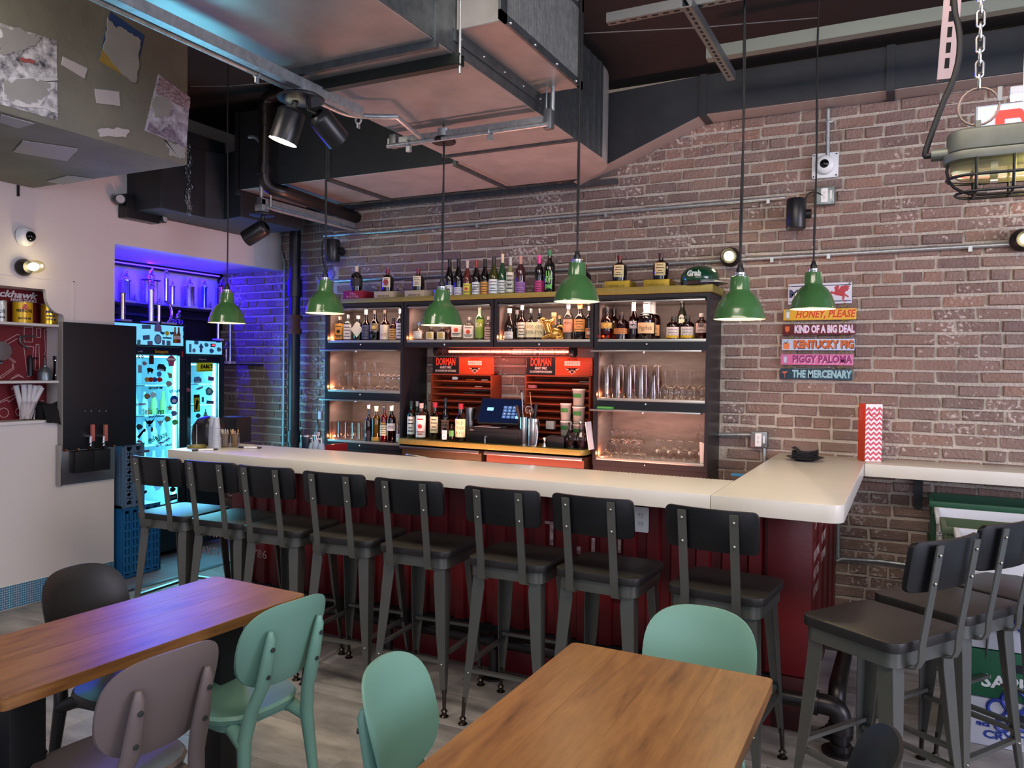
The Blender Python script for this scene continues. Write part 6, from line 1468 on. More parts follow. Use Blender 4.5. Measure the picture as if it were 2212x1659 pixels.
sc_.make('screws', chrome, mo_, smooth=50)
# bike style helmet
q = W(1512, 612, y=4.89); hm = thing('helmet', 'dark green peaked helmet with white lettering on the yellow top board', 'helmet', (q.x, 4.89, ZT2), -.12)
hg = mat('helmet_green', '#123f28', .15, coat=.6)
prof_h = [(.105, .020), (.112, .035), (.108, .065), (.090, .098), (.055, .120), (.02, .127), (.001, .128)]
M().lathe(prof_h, 32, Matrix.Diagonal((1.05, 1.25, 1, 1)), cap=False).make('shell', hg, hm, smooth=60, local=True)
vz = []
for o in (0, .004):
    for i in range(13):
        a_ = -PI * .42 + PI * .84 * i / 12
        vz.append((math.cos(a_) * .110, math.sin(a_) * .125, .030 + o)); vz.append((math.cos(a_) * .110 + .065 * math.cos(a_) ** .8 if math.cos(a_) > 0 else .11, math.sin(a_) * .13, .012 + o))
fz = []
for i in range(12):
    for o in (0, 26): fz.append((o + 2*i, o + 2*i + 1, o + 2*i + 3, o + 2*i + 2))
    fz.append((2*i + 1, 2*i + 3, 26 + 2*i + 3, 26 + 2*i + 1))
M().add(vz, fz).make('visor', mat('visor_grey', '#8a8f92', .25), hm, smooth=50, local=True)
M().lathe([(.106, .0), (.112, .022), (.104, .024)], 32, Matrix.Diagonal((1.05, 1.25, 1, 1)), cap=False).make('rim', black_steel, hm, smooth=50, local=True)
text('Grab', .050, plain('#d8e6dc', .4), hm, T(0.01, -.134, .066) @ RX(PI/2 - .42), width=.088, bend=.20, local=True, bold=.002, ext=.004)
# striped bottle bag, napkin dish on the counter
y = 4.93; a = W(1868, 990, y=y); b = W(1904, 990, y=y)
bag = thing('gift_bag', 'tall orange wine bag with pink and white zigzag front on the counter', 'bag', ((a.x + b.x) / 2, y, ZB), .42)
bw_, bh, dpt = (b.x - a.x) / .93, W(1885, 873, y=y).z - ZB, .105; h_ = bw_ / 2
M().box(-h_, h_, 0, dpt, .0008, bh).make('bag_body', mat('bag_orange', '#d9482c', .6), bag, bevel=.001, seg=1, local=True)
M().box(-h_, h_, -.001, 0, .002, bh).make('front_panel', plain('#e6dede', .6), bag, local=True)
n = 11; zz = M()
for i in range(n):
    z0 = .004 + i * (bh - .02) / n; hh = (bh - .02) / n * .5; k = 3
    for j in range(k * 2):
        xa_ = -h_ + bw_ * j / (k * 2); xb2 = -h_ + bw_ * (j + 1) / (k * 2); u0, u1 = (0, hh * 1.1) if j % 2 == 0 else (hh * 1.1, 0)
        zz.add([(xa_, -.0016, z0 + u0), (xb2, -.0016, z0 + u1), (xb2, -.0016, z0 + u1 + hh), (xa_, -.0016, z0 + u0 + hh)], [(0, 1, 2, 3)])
zz.make('zigzag', mat('zigzag_pink', '#c8485c', .6), bag, local=True)
M().tube(bez((-h_ + .012, -.003, bh - .02), (-h_ + .03, -.006, bh - .09), (h_ - .03, -.006, bh - .09), (h_ - .012, -.003, bh - .02), 8), .002, 6).make('ribbon_handle', mat('ribbon', '#d05a5a', .6), bag, smooth=50, local=True)
M().tube(bez((-h_ - .003, .03, bh - .03), (-h_ - .006, .03, bh - .12), (-h_ - .006, .065, bh - .12), (-h_ - .003, .065, bh - .03), 8), .002, 6).make('ribbon_handle', mat('ribbon'), bag, smooth=50, local=True)
q = W(1739, 995, z=ZB)
nd = thing('napkin_dish', 'black dish on the white counter near the corner', 'dish', q)
M().lathe([(.05, 0), (.058, .004), (.105, .022), (.100, .024), (.055, .010), (.001, .008)], 28, T(q.x, q.y, ZB), cap=False).make('dish', plain('#131315', .35), nd, smooth=40)
npk = thing('napkin_stack', 'curled stack of black napkins in the black dish', 'napkin', (q.x, q.y, ZB + .012))
nv = M()
for k in range(6):
    vs = []; n_ = 8
    for i in range(n_ + 1):
        u = -1 + 2 * i / n_; zc2 = ZB + .014 + k * .006 + .016 * abs(u) ** 2 * (k / 5) + (.012 * (u < -.6) if k == 5 else 0)
        for v in (-1, 1):
            for o in (0, .004): vs.append((q.x + u * .068, q.y + v * .055 + .004 * (k % 2), zc2 + o))
    fs = []
    for i in range(n_): a_ = i * 4; fs += [(a_, a_ + 4, a_ + 6, a_ + 2), (a_ + 1, a_ + 3, a_ + 7, a_ + 5), (a_, a_ + 1, a_ + 5, a_ + 4), (a_ + 2, a_ + 6, a_ + 7, a_ + 3)]
    fs += [(0, 2, 3, 1), (n_*4, n_*4 + 1, n_*4 + 3, n_*4 + 2)]
    nv.add(vs, fs)
nv.make('napkins', plain('#1a1a1d', .8), npk, smooth=30)
q = W(1597, 1026, z=1.03)
one(M().cbox((q.x, q.y, 1.03), .08, .04, .012), 'blue_cloth', mat('blue_cloth', '#2a7aa8', .7), 'small bright blue cloth behind the counter corner', 'cloth', bevel=.003)

# ================================================================== tool niche in the left wall
nred = mat('niche_red', '#6f1a22', .5, vary=(8, .3, '#641720'))
XN = XL - .19
nb = M().box(XN - .004, XN, NY0, NY1, NZ0 - .02, NZ1)
niche = struct('trim_2', nb, nred, wall_left)
shelf_w = plain('#d6d2d0', .5)
def sz(py, px=135): return W(px, py, x=XL).z
for pt_, pb_ in ((702, 709), (822, 829)):
    z1 = (sz(pt_)); M().box(XN, XL + .012, NY0, NY1, z1 - .016, z1).make('niche_shelf', shelf_w, wall_left, bevel=.002)
M().box(XN, XL + .015, NY0, NY1 + .01, NZ0 - .02, NZ0).make('niche_sill', shelf_w, wall_left, bevel=.002)
Z1, Z2, Z3 = sz(702), sz(822), NZ0
# printed tool outlines
line_m = mat('print_line', '#c9a8a8', .6)
ol = M()
def outl(pts_, closed=True):
    P = [W(px, py, x=XN + .001) for px, py in pts_]
    for i in range(len(P) if closed else len(P) - 1): ol.bar(P[i], P[(i + 1) % len(P)], .0035, .001, up=(1, 0, 0))
def zz(pts_): return [(x / 4.88, 580 + y / 4.88) for x, y in pts_]
for sh in ([(50, 770), (190, 690), (215, 720), (75, 800)], [(255, 620), (345, 620), (345, 775), (255, 775)], [(385, 630), (430, 630), (430, 725), (385, 725)], [(470, 640), (515, 640), (512, 870), (520, 900), (495, 925), (470, 905), (478, 870)],
           [(250, 815), (355, 825), (330, 1130), (290, 1140)], [(380, 800), (410, 800), (418, 1070), (370, 1070)], [(560, 640), (585, 640), (580, 1100), (562, 1100)], [(50, 850), (125, 885), (120, 895), (40, 865)], [(60, 900), (165, 985), (155, 992), (50, 920)],
           [(0, 1140), (130, 1050), (135, 990), (145, 1060), (10, 1160)], [(100, 1175), (190, 1115), (260, 1155), (195, 1130)], [(120, 1265), (230, 1215), (235, 1225), (130, 1278)], [(0, 1400), (200, 1310), (205, 1325), (90, 1410), (80, 1385), (0, 1415)],
           [(370, 1250), (400, 1250), (398, 1400), (385, 1425), (372, 1400)], [(505, 1220), (525, 1220), (520, 1275), (510, 1275)], [(545, 1220), (590, 1220), (585, 1400), (555, 1400)], [(360, 1500), (440, 1390), (470, 1400), (410, 1500)]): outl(zz(sh))
for cx_, cy_, r_ in ((40, 1520, 50), (210, 1510, 45)): outl([( (cx_ + r_ * math.cos(a)) / 4.88, 580 + (cy_ + r_ * math.sin(a)) / 4.88) for a in [2 * PI * i / 14 for i in range(14)]])
ol.make('tool_outlines', line_m, wall_left)
hb = thing('header_board', 'dark red header board with white script lettering in the niche', 'sign', W(60, 640, x=XN))
zt, zb = NZ1 - .012, sz(655) - .008
M().box(XN, XN + .012, NY0 + .01, NY1 - .02, zb, zt).make('board', mat('board_red', '#67151f', .45), hb, bevel=.002)
q = W(79, 640, x=XN + .013); text('Blackhawk', .062, plain('#d4cdcf', .5), hb, FL(XN + .0128, q.y - .175, (zt + zb) / 2 + .014), width=.35, shear=.28, bold=.002)
text('HAND TOOLS', .024, plain('#d4cdcf', .5), hb, FL(XN + .0128, q.y - .085, zb + .018), width=.17, bold=.001)
def can_(label, px, ptop, w, zb, m, lines, x=XL - .10, blank=None):
    q = W(px, ptop, x=x); r = PXW(w, q) / 2; H = q.z - zb
    t = thing('oil_can', label, 'can', (x, q.y, zb), 0, 'motor oil cans on the niche shelf')
    M().lathe([(r, 0), (r, H)], 32, T(x, q.y, zb)).make('body', m, t, smooth=40)
    M().torus((x, q.y, zb + H), r, .003, 28, 6).torus((x, q.y, zb + .002), r, .003, 28, 6).make('rims', galv, t, smooth=50)
    a0 = .30
    for s_, hz, sz_, wd_, cl in lines:
        o = text(s_, sz_ * H, plain(cl, .45), t, T(x, q.y, zb + hz * H) @ RZ(PI/2 - a0) @ RX(PI/2) @ T(0, 0, r + .0006), width=wd_ * r, bend=r, res=1, bold=.001)
    return t, q, r, H
can_('grey and black oil can at the left edge of the niche shelf', 2, 650, 22, Z1, mat('can_grey', '#b9bcb8', .35, .4), [('KER', .72, .2, 1.0, '#e6e6e2'), ('LITE', .5, .2, 1.0, '#1c1f24'), ('MOTOR', .22, .12, 1.1, '#2a2c30')])
t, q, r, H = can_('yellow oil can with black lettering and red bell emblem', 49, 653, 38, Z1, mat('can_yellow', '#d0a414', .3, .2), [('PENNZOIL', .58, .20, 1.75, '#1a1610'), ('MOTOR OIL', .22, .13, 1.35, '#1a1610')])
M().prism([(-.02, -.01), (.02, -.01), (.014, .006), (.008, .022), (0, .028), (-.008, .022), (-.014, .006)], .001, T(XL - .10, q.y, Z1 + H * .72) @ RZ(PI/2 - .3) @ RX(PI/2) @ T(0, 0, r + .0002)).make('bell_emblem', plain('#b02c1c', .4), t)
can_('gold oil can with blue lettering beside the yellow one', 106, 658, 31, Z1, mat('can_gold', '#c9a02c', .22, .7), [('Mobil', .62, .18, 1.3, '#1c2450'), ('super', .44, .15, 1.2, '#1c2450'), ('10W-40', .25, .15, 1.4, '#1c2450')])
# hand tools hung on the red board
def hung(name, label, m, mat_, smooth=50): return one(m, name, mat_, label, 'tool', 'old hand tools hung in the niche', smooth=smooth)
X_ = XN + .025
P = lambda x, y: W(x / 4.88, 580 + y / 4.88, x=X_)
hung('hand_crank', 'bent steel crank brace hung on the red board', M().tube([P(230, 712), P(380, 714)], .0055, 8).tube([P(380, 714), P(225, 712), P(205, 730), P(215, 780), P(255, 815), P(305, 848)], .005, 8).tube([P(205, 735), P(260, 742)], .006, 8), mat('old_steel', '#7c7f82', .4, .9))
hung('claw_tool', 'dark bladed tool hung upright above the oiler', M().tube([P(320, 915), P(320, 950), P(322, 1130)], [.006, .016, .017], 12).tube([P(330, 945), P(375, 945), P(408, 950)], .005, 8), mat('dark_tool', '#2a2830', .4, .6))
hung('pulley_block', 'round grey pulley block at the left edge of the niche', M().lathe([(.02, -.015), (.062, -.012), (.062, .012), (.02, .015)], 24, T(*P(10, 870)) @ RY(PI/2)).tube([P(0, 985), P(10, 1000)], .016, 8), mat('old_steel'))
q = W(97, 820, x=XL - .09)
ol_ = thing('oil_pump_can', 'small grey pump oiler with thin spout on the middle niche shelf', 'oiler', (XL - .09, q.y, Z2))
r = PXW(28, q) / 2
M().lathe([(r, 0), (r * 1.02, .05), (r * .9, .062), (r * .5, .085), (r * .3, .09), (r * .3, .10), (.003, .105), (.002, .155)], 24, T(XL - .09, q.y, Z2)).make('body', mat('oiler_grey', '#6f7a80', .35, .7), ol_, smooth=40)
q = W(121, 800, x=XL - .10); r = PXW(12, q) / 2; H = W(121, 769, x=XL - .10).z - Z2
fl = thing('flashlight', 'black flashlight with silver rings standing at the end of the middle niche shelf', 'flashlight', (XL - .10, q.y, Z2))
M().lathe([(r, 0), (r, H * .2), (r * .85, H * .22), (r * .85, H * .8), (r, H * .84), (r, H)], 18, T(XL - .10, q.y, Z2)).make('body', plain('#141418', .3), fl, smooth=40)
M().lathe([(r * 1.04, H * .19), (r * 1.04, H * .23)], 18, T(XL - .10, q.y, Z2)).lathe([(r * 1.04, H * .80), (r * 1.04, H * .84)], 18, T(XL - .10, q.y, Z2)).make('rings', chrome, fl, smooth=40)
# rolled paper menus in a glass, black cloth
q = W(59, 905, x=XL - .09)
jg = thing('glass_holder', 'clear glass holding rolled white papers on the niche sill', 'glass', (XL - .09, q.y, Z3))
M().lathe([(.045, .0), (.052, .12)], 20, T(XL - .09, q.y, Z3)).make('glass', gl, jg, smooth=40)
k = 0
for dx0, dx1, top in ((-.03, -.075, 832), (-.02, -.03, 830), (-.01, .015, 831), (0, .05, 833), (.02, .085, 834), (-.03, .09, 838)):
    a = Vector((XL - .10 + .012 * (k % 3), q.y + dx0 * .6, Z3 + .008)); b = Vector((XL - .09 + .01 * (k % 2), q.y + dx1, W(59, top, x=XL - .09).z))
    one(M().tube([a, b], [.014, .017], 12), 'rolled_paper', mat('roll_white', '#c9c6ca', .7), 'rolled white paper standing in the glass on the niche sill', 'paper roll', 'rolled papers in the glass', smooth=50); k += 1
q = W(110, 890, x=XL - .05)
cl = M(); 
vs = []; n_ = 8
for i in range(n_ + 1):
    for j in range(7):
        u, v = i / n_, j / 6
        vs.append((XL - .13 + .17 * v, q.y - .085 + .19 * u, Z3 + .10 + .012 * math.sin(u * 7 + v * 5) - (.16 * max(0, v - .72) / .28 * (.6 + .5 * u)) + .01 * math.cos(v * 9)))
fs = [(i*7 + j, i*7 + j + 1, i*7 + 8 + j, i*7 + 7 + j) for i in range(n_) for j in range(6)]
cl.add(vs, fs); cl.box(XL - .13, XL - .02, q.y - .08, q.y + .10, Z3, Z3 + .098)
one(cl, 'black_cloth', plain('#0e0e13', .9), 'folded black cloth hanging over the niche sill', 'cloth', smooth=50)

# draught tap box on the wall corner
XT = -5.03
a = W(137, 695, x=XT); b = W(295, 706, x=XT); zt = a.z; zb = W(200, 975, x=XT).z
tp = thing('tap_box', 'tall black beer tap box on a steel drip panel at the wall corner', 'tap box', (XT, a.y, zb))
M().box(XL, XT, a.y, b.y, zb + .02, zt).make('cabinet', mat('tap_black', '#121218', .45), tp, bevel=.003)
M().box(XL, XT - .004, a.y - .008, a.y, zb + .02, zt).make('edge_strip', mat('edge_grey', '#8a8480', .5), tp)
c = W(130, 958, x=XT); d = W(252, 950, x=XT); zp = W(135, 1050, x=XT).z
XS = XT + .005
M().box(XL, XL + .02, c.y + .02, YC - .01, zp, zb + .06).box(XL, XS, c.y, c.y + .012, zp, zb + .06).make('drip_panel', steel, tp, bevel=.002)
M().box(XL, XL + .012, c.y + .01, YC, zp, zb + .055).make('copper_back', mat('rose_steel', '#8a6a64', .35, .9), tp)
for k, (px0, px1) in enumerate(((163, 204), (204, 239))):
    y0 = W(px0, 980, x=XT + .04).y; y1 = W(px1, 980, x=XT + .04).y
    M().box(XL + .012, XT + .04, y0 + .001, y1 - .001, W(170, 1022, x=XT + .04).z + .0, zb + .012).make('drip_tray', plain('#101013', .5), tp, bevel=.004)
for k, px in enumerate((198, 226)):
    y_ = W(px, 950, x=XT + .03).y; zf = W(px, 952, x=XT + .03).z; zh = W(px, 925, x=XT + .03).z
    M().tube([(XT - .01, y_ - .02, zf + .03), (XT + .04, y_ - .01, zf + .03)], .014, 12).tube([(XT + .035, y_ - .01, zf + .03), (XT + .045, y_ - .02, zf - .035)], [.012, .010], 10).make('tap', chrome, tp, smooth=50)
    M().cbox((XT + .04, y_, (zh + zf) / 2 + .012), .022, .022, .115).make('handle', mat('tap_handle_red', '#b0625a', .4), tp, bevel=.003)
    M().cbox((XT + .045, y_ - .012, zf - .035), .014, .022, .05, RX(.5)).make('spout', plain('#1c1c20', .4), tp)
bolts = M()
for px in (184, 197, 215, 229): q = W(px, 888, x=XT); bolts.sphere((XT, q.y, q.z), .006, 8, 5)
bolts.make('bolts', bolt_m, tp, smooth=50)
cpz = M()
for i in range(5): q = W(140 + i * 26, 962, x=XT); cpz.tube([(XL + .02, q.y, zb + .025), (XT + .02, q.y, zb + .025)], .009, 8)
cpz.make('copper_lines', mat('copper'), tp, smooth=50)

# ================================================================== dish racks
def dish_rack(label, y0, y1, z0, z1, x0, x1, m, diamonds):
    """dish rack standing on its side: open face towards +x, pierced sides"""
    t = thing('dish_rack', label, 'crate', ((x0 + x1) / 2, (y0 + y1) / 2, z0))
    th = .012; f = M()
    f.box(x0, x1, y0, y1, z1 - .02, z1).box(x0, x1, y0, y1, z0, z0 + .02).box(x0, x1, y0, y0 + .014, z0, z1).box(x0, x1, y1 - .014, y1, z0, z1).box(x0, x0 + .012, y0, y1, z0, z1)
    f.make('frame', m, t, bevel=.004)
    g = M(); n = 7; ym = (y0 + y1) / 2
    for (a, b) in ((y0 + .02, ym - .006), (ym + .006, y1 - .02)):
        for i in range(n):
            za = z0 + .04 + i * (z1 - z0 - .08) / n; zb_ = za + (z1 - z0 - .08) / n; w_ = (b - a)
            if diamonds: g.bar((x1, a, za), (x1, b, zb_), .012, .014, up=(1, 0, 0)); g.bar((x1, b, za), (x1, a, zb_), .012, .014, up=(1, 0, 0))
            else: g.bar((x1, a, za), (x1, b, za), .016, .02, up=(1, 0, 0)); g.bar((x1, (a + b) / 2, za), (x1, (a + b) / 2, zb_), .016, .014, up=(1, 0, 0))
        g.bar((x1, a, z0), (x1, a, z1), .014, .016, up=(1, 0, 0)); g.bar((x1, b, z0), (x1, b, z1), .014, .016, up=(1, 0, 0))
    g.make('grid', m, t)
    s_ = M()
    for i in range(9): s_.box(x0 + .02 + i * (x1 - x0 - .04) / 9, x0 + .032 + i * (x1 - x0 - .04) / 9, y0 - .004, y0 + .016, z0 + .03, z1 - .03)
    s_.make('ribs', m, t)
rb1 = mat('rack_blue', '#1d5f92', .4); rb2 = mat('rack_grey_blue', '#56708a', .4)
dish_rack('blue plastic dish rack at the bottom left of the stack by the wall corner', 3.77, 3.93, .0105, .52, -5.32, -5.05, rb1, False)
dish_rack('blue plastic dish rack beside it, nearer the bar stool', 3.95, 4.11, .0105, .52, -5.32, -5.06, rb1, False)
dish_rack('grey blue dish rack standing upright on top of the blue ones', 3.785, 3.965, .5225, .985, -5.32, -5.055, rb2, True)

# ================================================================== fridges
led = mat('fridge_led', '#c8fbff', .4, emit=('#9af2ff', 7.0))
fridge_liner = mat('fridge_interior', '#dcecf0', .5)  # pale inner liner, no emission of its own
panel_glow = mat('fridge_header_glow', '#9cd4e4', .4, emit=('#4cc8ea', .62))
fglass = glass('fridge_glass', '#dff6fa', .9)
fblack = mat('fridge_black', '#101216', .35)
XF = -5.33
def px_y(px, x=XF): return W(px, 850, x=x).y
def fridge(label, px0, px1, ptop, phead, pdoor0, pbot, door_px):
    y0, y1 = px_y(px0), px_y(px1); ZZ = lambda p: W((px0 + px1) / 2 if px0 > 280 else 350, p, x=XF).z
    zt, zh, zd, zb = ZZ(ptop), ZZ(phead), ZZ(pdoor0), ZZ(pbot)
    t = thing('drinks_fridge', label, 'fridge', ((XF + XR) / 2, (y0 + y1) / 2, 0), 0, 'glass door drinks fridges')
    M().box(XR + .01, XF - .03, y0, y0 + .03, .05, zt).box(XR + .01, XF - .03, y1 - .03, y1, .05, zt).box(XR + .01, XF - .03, y0, y1, zt - .02, zt).box(XR + .01, XF - .03, y0, y1, .05, zb - .03).box(XR + .01, XR + .03, y0, y1, .05, zt).make('cabinet', fblack, t)
    M().box(XR + .03, XR + .036, y0 + .03, y1 - .03, zb - .03, zh - .02).box(XR + .036, XF - .055, y1 - .036, y1 - .031, zb - .03, zh - .02).box(XR + .036, XF - .055, y0 + .031, y0 + .036, zb - .03, zh - .02).box(XR + .036, XF - .055, y0 + .036, y1 - .036, zb - .03, zb - .02).make('interior', fridge_liner, t)
    M().box(XF - .05, XF - .02, y0, y1, zh, zt).make('header_frame', fblack, t)
    M().box(XF - .02, XF - .008, y0 + .012, y1 - .018, zh + .012, zt - .012).make('header_panel', panel_glow, t, bevel=.003)
    d0, d1 = px_y(door_px[0]), px_y(door_px[1])
    f = M().box(XF - .028, XF, y0, d0, zb - .05, zh - .008).box(XF - .028, XF, d1, y1, zb - .05, zh - .008).box(XF - .028, XF, d0, d1, zd, zh - .008).box(XF - .028, XF, d0, d1, zb - .05, zb); f.make('door_frame', fblack, t, bevel=.002)
    M().box(XF - .018, XF - .010, d0, d1, zb, zd).make('door_glass', fglass, t)
    M().box(XF - .05, XF - .04, d1 - .03, d1 - .012, zb + .01, zd - .01).box(XF - .05, XF - .04, d0 + .03, d1 - .03, zd - .02, zd - .008).make('led_strip', led, t)
    for i in range(1, 5):
        z = zb + (zd - zb) * i / 5
        s_ = M().box(XR + .05, XF - .06, d0 - .01, d1 + .01, z - .008, z)
        s_.make('shelf', mat('shelf_white', '#cfeaf0', .4), t)
    return t, d0, d1, zb, zd, zh, zt, y0, y1
t1 = fridge('taller fridge with glowing header covered in stickers, left of the two', 246, 401, 699, 749, 767, 1090, (262, 389))
t2 = fridge('shorter narrower fridge with glowing door, right of the two', 402, 484, 734, 768, 784, 1010, (412, 474))
for (t, d0, d1, zb, zd, zh, zt, y0, y1), e in ((t1, 14), (t2, 8)):
    light('fridge_light', 'AREA', (XF + .01, (d0 + d1) / 2, (zb + zd) / 2), e, '#7fe4ff', d1 - d0, zd - zb, aim=(0, (d0 + d1) / 2 - .3, .8))
    light('fridge_interior_light', 'AREA', (XF - .058, (d0 + d1) / 2, (zb + zd) / 2), e * .62, '#86deff', d1 - d0, zd - zb, aim=(XR, (d0 + d1) / 2 + .04, (zb + zd) / 2))
# bottles inside the taller fridge
t, d0, d1, zb, zd = t1[:5]
pb = None
for i in range(1, 4):
    z = zb + (zd - zb) * i / 5
    for k in range(6):
        y_ = d0 + .05 + k * (d1 - d0 - .10) / 5; cl_ = ['#cfe8ea', '#b8e07a', '#dfeef0', '#8fd0a0'][(k // 2 + i) % 4] if i == 3 else '#d8f0f4'
        o = M().lathe([(.026, 0), (.027, .10), (.012, .14), (.011, .18), (.012, .185)], 12, T(XF - .14, y_, z)).make('soda_bottle', mat('soda_' + cl_.strip('#'), cl_, .2, trans=.4), None, smooth=40)
        tag(o, '%s pale bottle from the left on the %s lit shelf inside the taller fridge' % (ORD[k], ('lowest', 'second', 'third')[i - 1]), 'bottle', 'bottles inside the taller fridge')
# stickers on the fridges
def smat(c):
    n = 'sticker_' + c.strip('#')
    if n in MATS: return MATS[n]
    m = bpy.data.materials.new(n); m.use_nodes = True; MATS[n] = m; nt = m.node_tree; nt.nodes.remove(nt.nodes['Principled BSDF'])
    d = nt.nodes.new('ShaderNodeBsdfDiffuse'); t_ = nt.nodes.new('ShaderNodeBsdfTranslucent'); mx = nt.nodes.new('ShaderNodeMixShader'); mx.inputs[0].default_value = .45
    d.inputs[0].default_value = srgb(c); t_.inputs[0].default_value = srgb(c)
    nt.links.new(d.outputs[0], mx.inputs[1]); nt.links.new(t_.outputs[0], mx.inputs[2]); nt.links.new(mx.outputs[0], nt.nodes['Material Output'].inputs['Surface'])
    return m
def stick(t, px, py, poly, col, sc=1.0, rot=0.0, x=XF + .0005, name='sticker', layer=0):
    q = W(px, py, x=x); k = DEP(q) / FPX * sc
    return M().prism([(a * k, b * k) for a, b in poly], .0008, FL(x + layer * .0009, q.y, q.z) @ RZ(rot)).make(name, smat(col), t)
def stx(t, px, py, s_, size, col, width, rot=0.0, shear=0, x=XF + .0005, layer=1, bold=.001):
    q = W(px, py, x=x); k = DEP(q) / FPX
    text(s_, size * k, smat(col), t, FL(x + layer * .0009, q.y, q.z) @ RZ(rot), width=width * k * 1.02, shear=shear, bold=bold, res=1)
sq = lambda w, h: [(-w/2, -h/2), (w/2, -h/2), (w/2, h/2), (-w/2, h/2)]
A_, B_ = t1[0], t2[0]; XH = XF - .0075
star = [(math.cos(PI/2 + i * PI/5) * (9 if i % 2 == 0 else 4), math.sin(PI/2 + i * PI/5) * (9 if i % 2 == 0 else 4)) for i in range(10)]
blob = lambda r, n=9, s=3: [((r + (r * .22 if (i * s) % 4 == 0 else 0)) * math.cos(2*PI*i/n), (r * .85 + (r * .2 if i % 3 == 0 else 0)) * math.sin(2*PI*i/n)) for i in range(n)]
for px, py, w, h, c, r in ((316, 706, 22, 9, '#5a86a8', .05), (316, 729, 17, 10, '#5a86a8', .12), (324, 741, 13, 9, '#7a7fa4', .05), (353, 740, 7, 10, '#6a7f9c', 0), (364, 741, 10, 10, '#6c88a0', 0), (300, 740, 8, 12, '#64a0a4', -.1), (396, 712, 3, 8, '#8a6a7a', 0), (396, 728, 3, 6, '#7a5a6a', 0)): stick(A_, px, py, sq(w, h), c, 1, r, XH)
stick(A_, 341, 709, [(-9, -7), (10, -8), (9, 3), (5, 9), (-2, 10), (-8, 6)], '#8a7fae', x=XH)
stick(A_, 341, 733, circ(9, 18, sy=1.2), '#4a78a8', x=XH); stick(A_, 341, 733, circ(7, 18, sy=1.2), '#9cc4dc', x=XH, layer=1)
bull = [(-11, 0), (-8, 5), (-4, 4), (0, 2), (2, 5), (4, 2), (3, -1), (0, -3), (-3, -5), (-5, -2), (-8, -1)]
stick(A_, 361, 720, circ(5, 16), '#d8c43a', x=XH); stick(A_, 353, 720, bull, '#2a4a92', .8, 0, XH, layer=1); stick(A_, 369, 720, [(-a, b) for a, b in bull][::-1], '#2a4a92', .8, 0, XH, layer=1)
stx(A_, 361, 730, 'กระทิงแดง', 6, '#2a4a72', 22, x=XH)
btl = [(-5, -17), (5, -17), (5, 0), (2.2, 8), (2, 17), (-2, 17), (-2.2, 8), (-5, 0)]
for px, c in ((378, '#a8743a'), (386, '#8a4a3a')):
    stick(A_, px, 724, btl, c, 1, 0, XH); stick(A_, px, 729, sq(9, 8), '#d8d4cc', 1, 0, XH, layer=1)
for px, py, s_, sz_, c, w, r in ((300, 771, '150', 9, '#c02a38', 22, 0), (349, 760, 'ใบอนุญาต', 8, '#c8a83a', 33, 0), (303, 759, 'mobil', 5, '#9aa0a4', 11, 0), (336, 838, 'มิตรภาพ', 8, '#2a3a2a', 34, .02), (318, 890, 'วัยรุ่น', 16, '#c8a01c', 24, 0), (346, 890, 'ไทย', 15, '#1c8a3a', 20, 0), (338, 899, 'แบบนี้ต้องโดน', 7, '#28388a', 38, .02), (305, 873, 'สุดยอด', 8, '#b8283a', 24, .02), (377, 845, 'บุรีรัมย์', 8, '#3a4aa8', 26, 0), (349, 944, 'ไม่ลอง', 15, '#2a8a2a', 30, .42), (330, 950, 'ตั้งใจ', 13, '#185a28', 22, .42), (352, 955, 'ไม่รู้หรอก', 7, '#6a2a7a', 38, .42), (364, 961, 'CRISIS', 7, '#6a8ab0', 19, .02)):
    stx(A_, px, py, s_, sz_, c, w, r)
stick(A_, 327, 777, sq(12, 19), '#4a3438'); stick(A_, 370, 779, [(-13, 2), (-8, 8), (0, 12), (8, 8), (13, 2), (8, -3), (6, -12), (-6, -12), (-8, -3)], '#a85a7a'); stick(A_, 370, 779, [(-12, 1), (12, 1), (9, 5), (-9, 5)], '#d8dce4', layer=1)
van = [(-10, -4), (10, -5), (11, 3), (4, 9), (-8, 9), (-11, 3)]
stick(A_, 349, 796, van, '#2a3a44', 1.05, -.12); stick(A_, 348, 799, sq(14, 4), '#a8d0d8', 1, -.12, layer=1)
stick(A_, 325, 800, [(-9, 4), (-4, 6), (2, 5), (8, 2), (6, -2), (4, -8), (1, -3), (-4, -4), (-6, -9), (-8, -1)], '#2a2426'); stick(A_, 302, 797, sq(9, 17), '#9ab8c4'); stick(A_, 312, 785, blob(5), '#a88a90')
stick(A_, 344, 808, circ(6, 14), '#4a94c4'); stick(A_, 366, 811, [(-8, 4), (4, 6), (8, -2), (2, -6)], '#a0946a', 1, -.4)
for px, c in ((318, '#c8a050'), (326, '#b83a2a'), (334, '#2a5aa8'), (345, '#c82a2a')): stick(A_, px, 820, blob(6), c, layer=px % 3)
for px, py, c in ((365, 829, '#b0a8a0'), (318, 856, '#a88868'), (331, 853, '#c8d8dc'), (362, 905, '#9a8a5a'), (376, 893, '#7a78a0'), (378, 912, '#6aa86a'), (301, 922, '#4a5a58'), (301, 957, '#7a3a4a')): stick(A_, px, py, blob(7), c)
stick(A_, 376, 864, circ(10, 20), '#2a52a0'); stick(A_, 376, 866, circ(6, 16, sy=.7), '#d8dfe8', layer=1)
stick(A_, 367, 881, star, '#a89a7a', .9)
eagle = [(-13, 8), (-5, 2), (-2, 4), (2, 4), (5, 2), (13, 9), (9, 0), (4, -4), (1, -6), (5, -9), (-4, -9), (-2, -5), (-6, -3)]
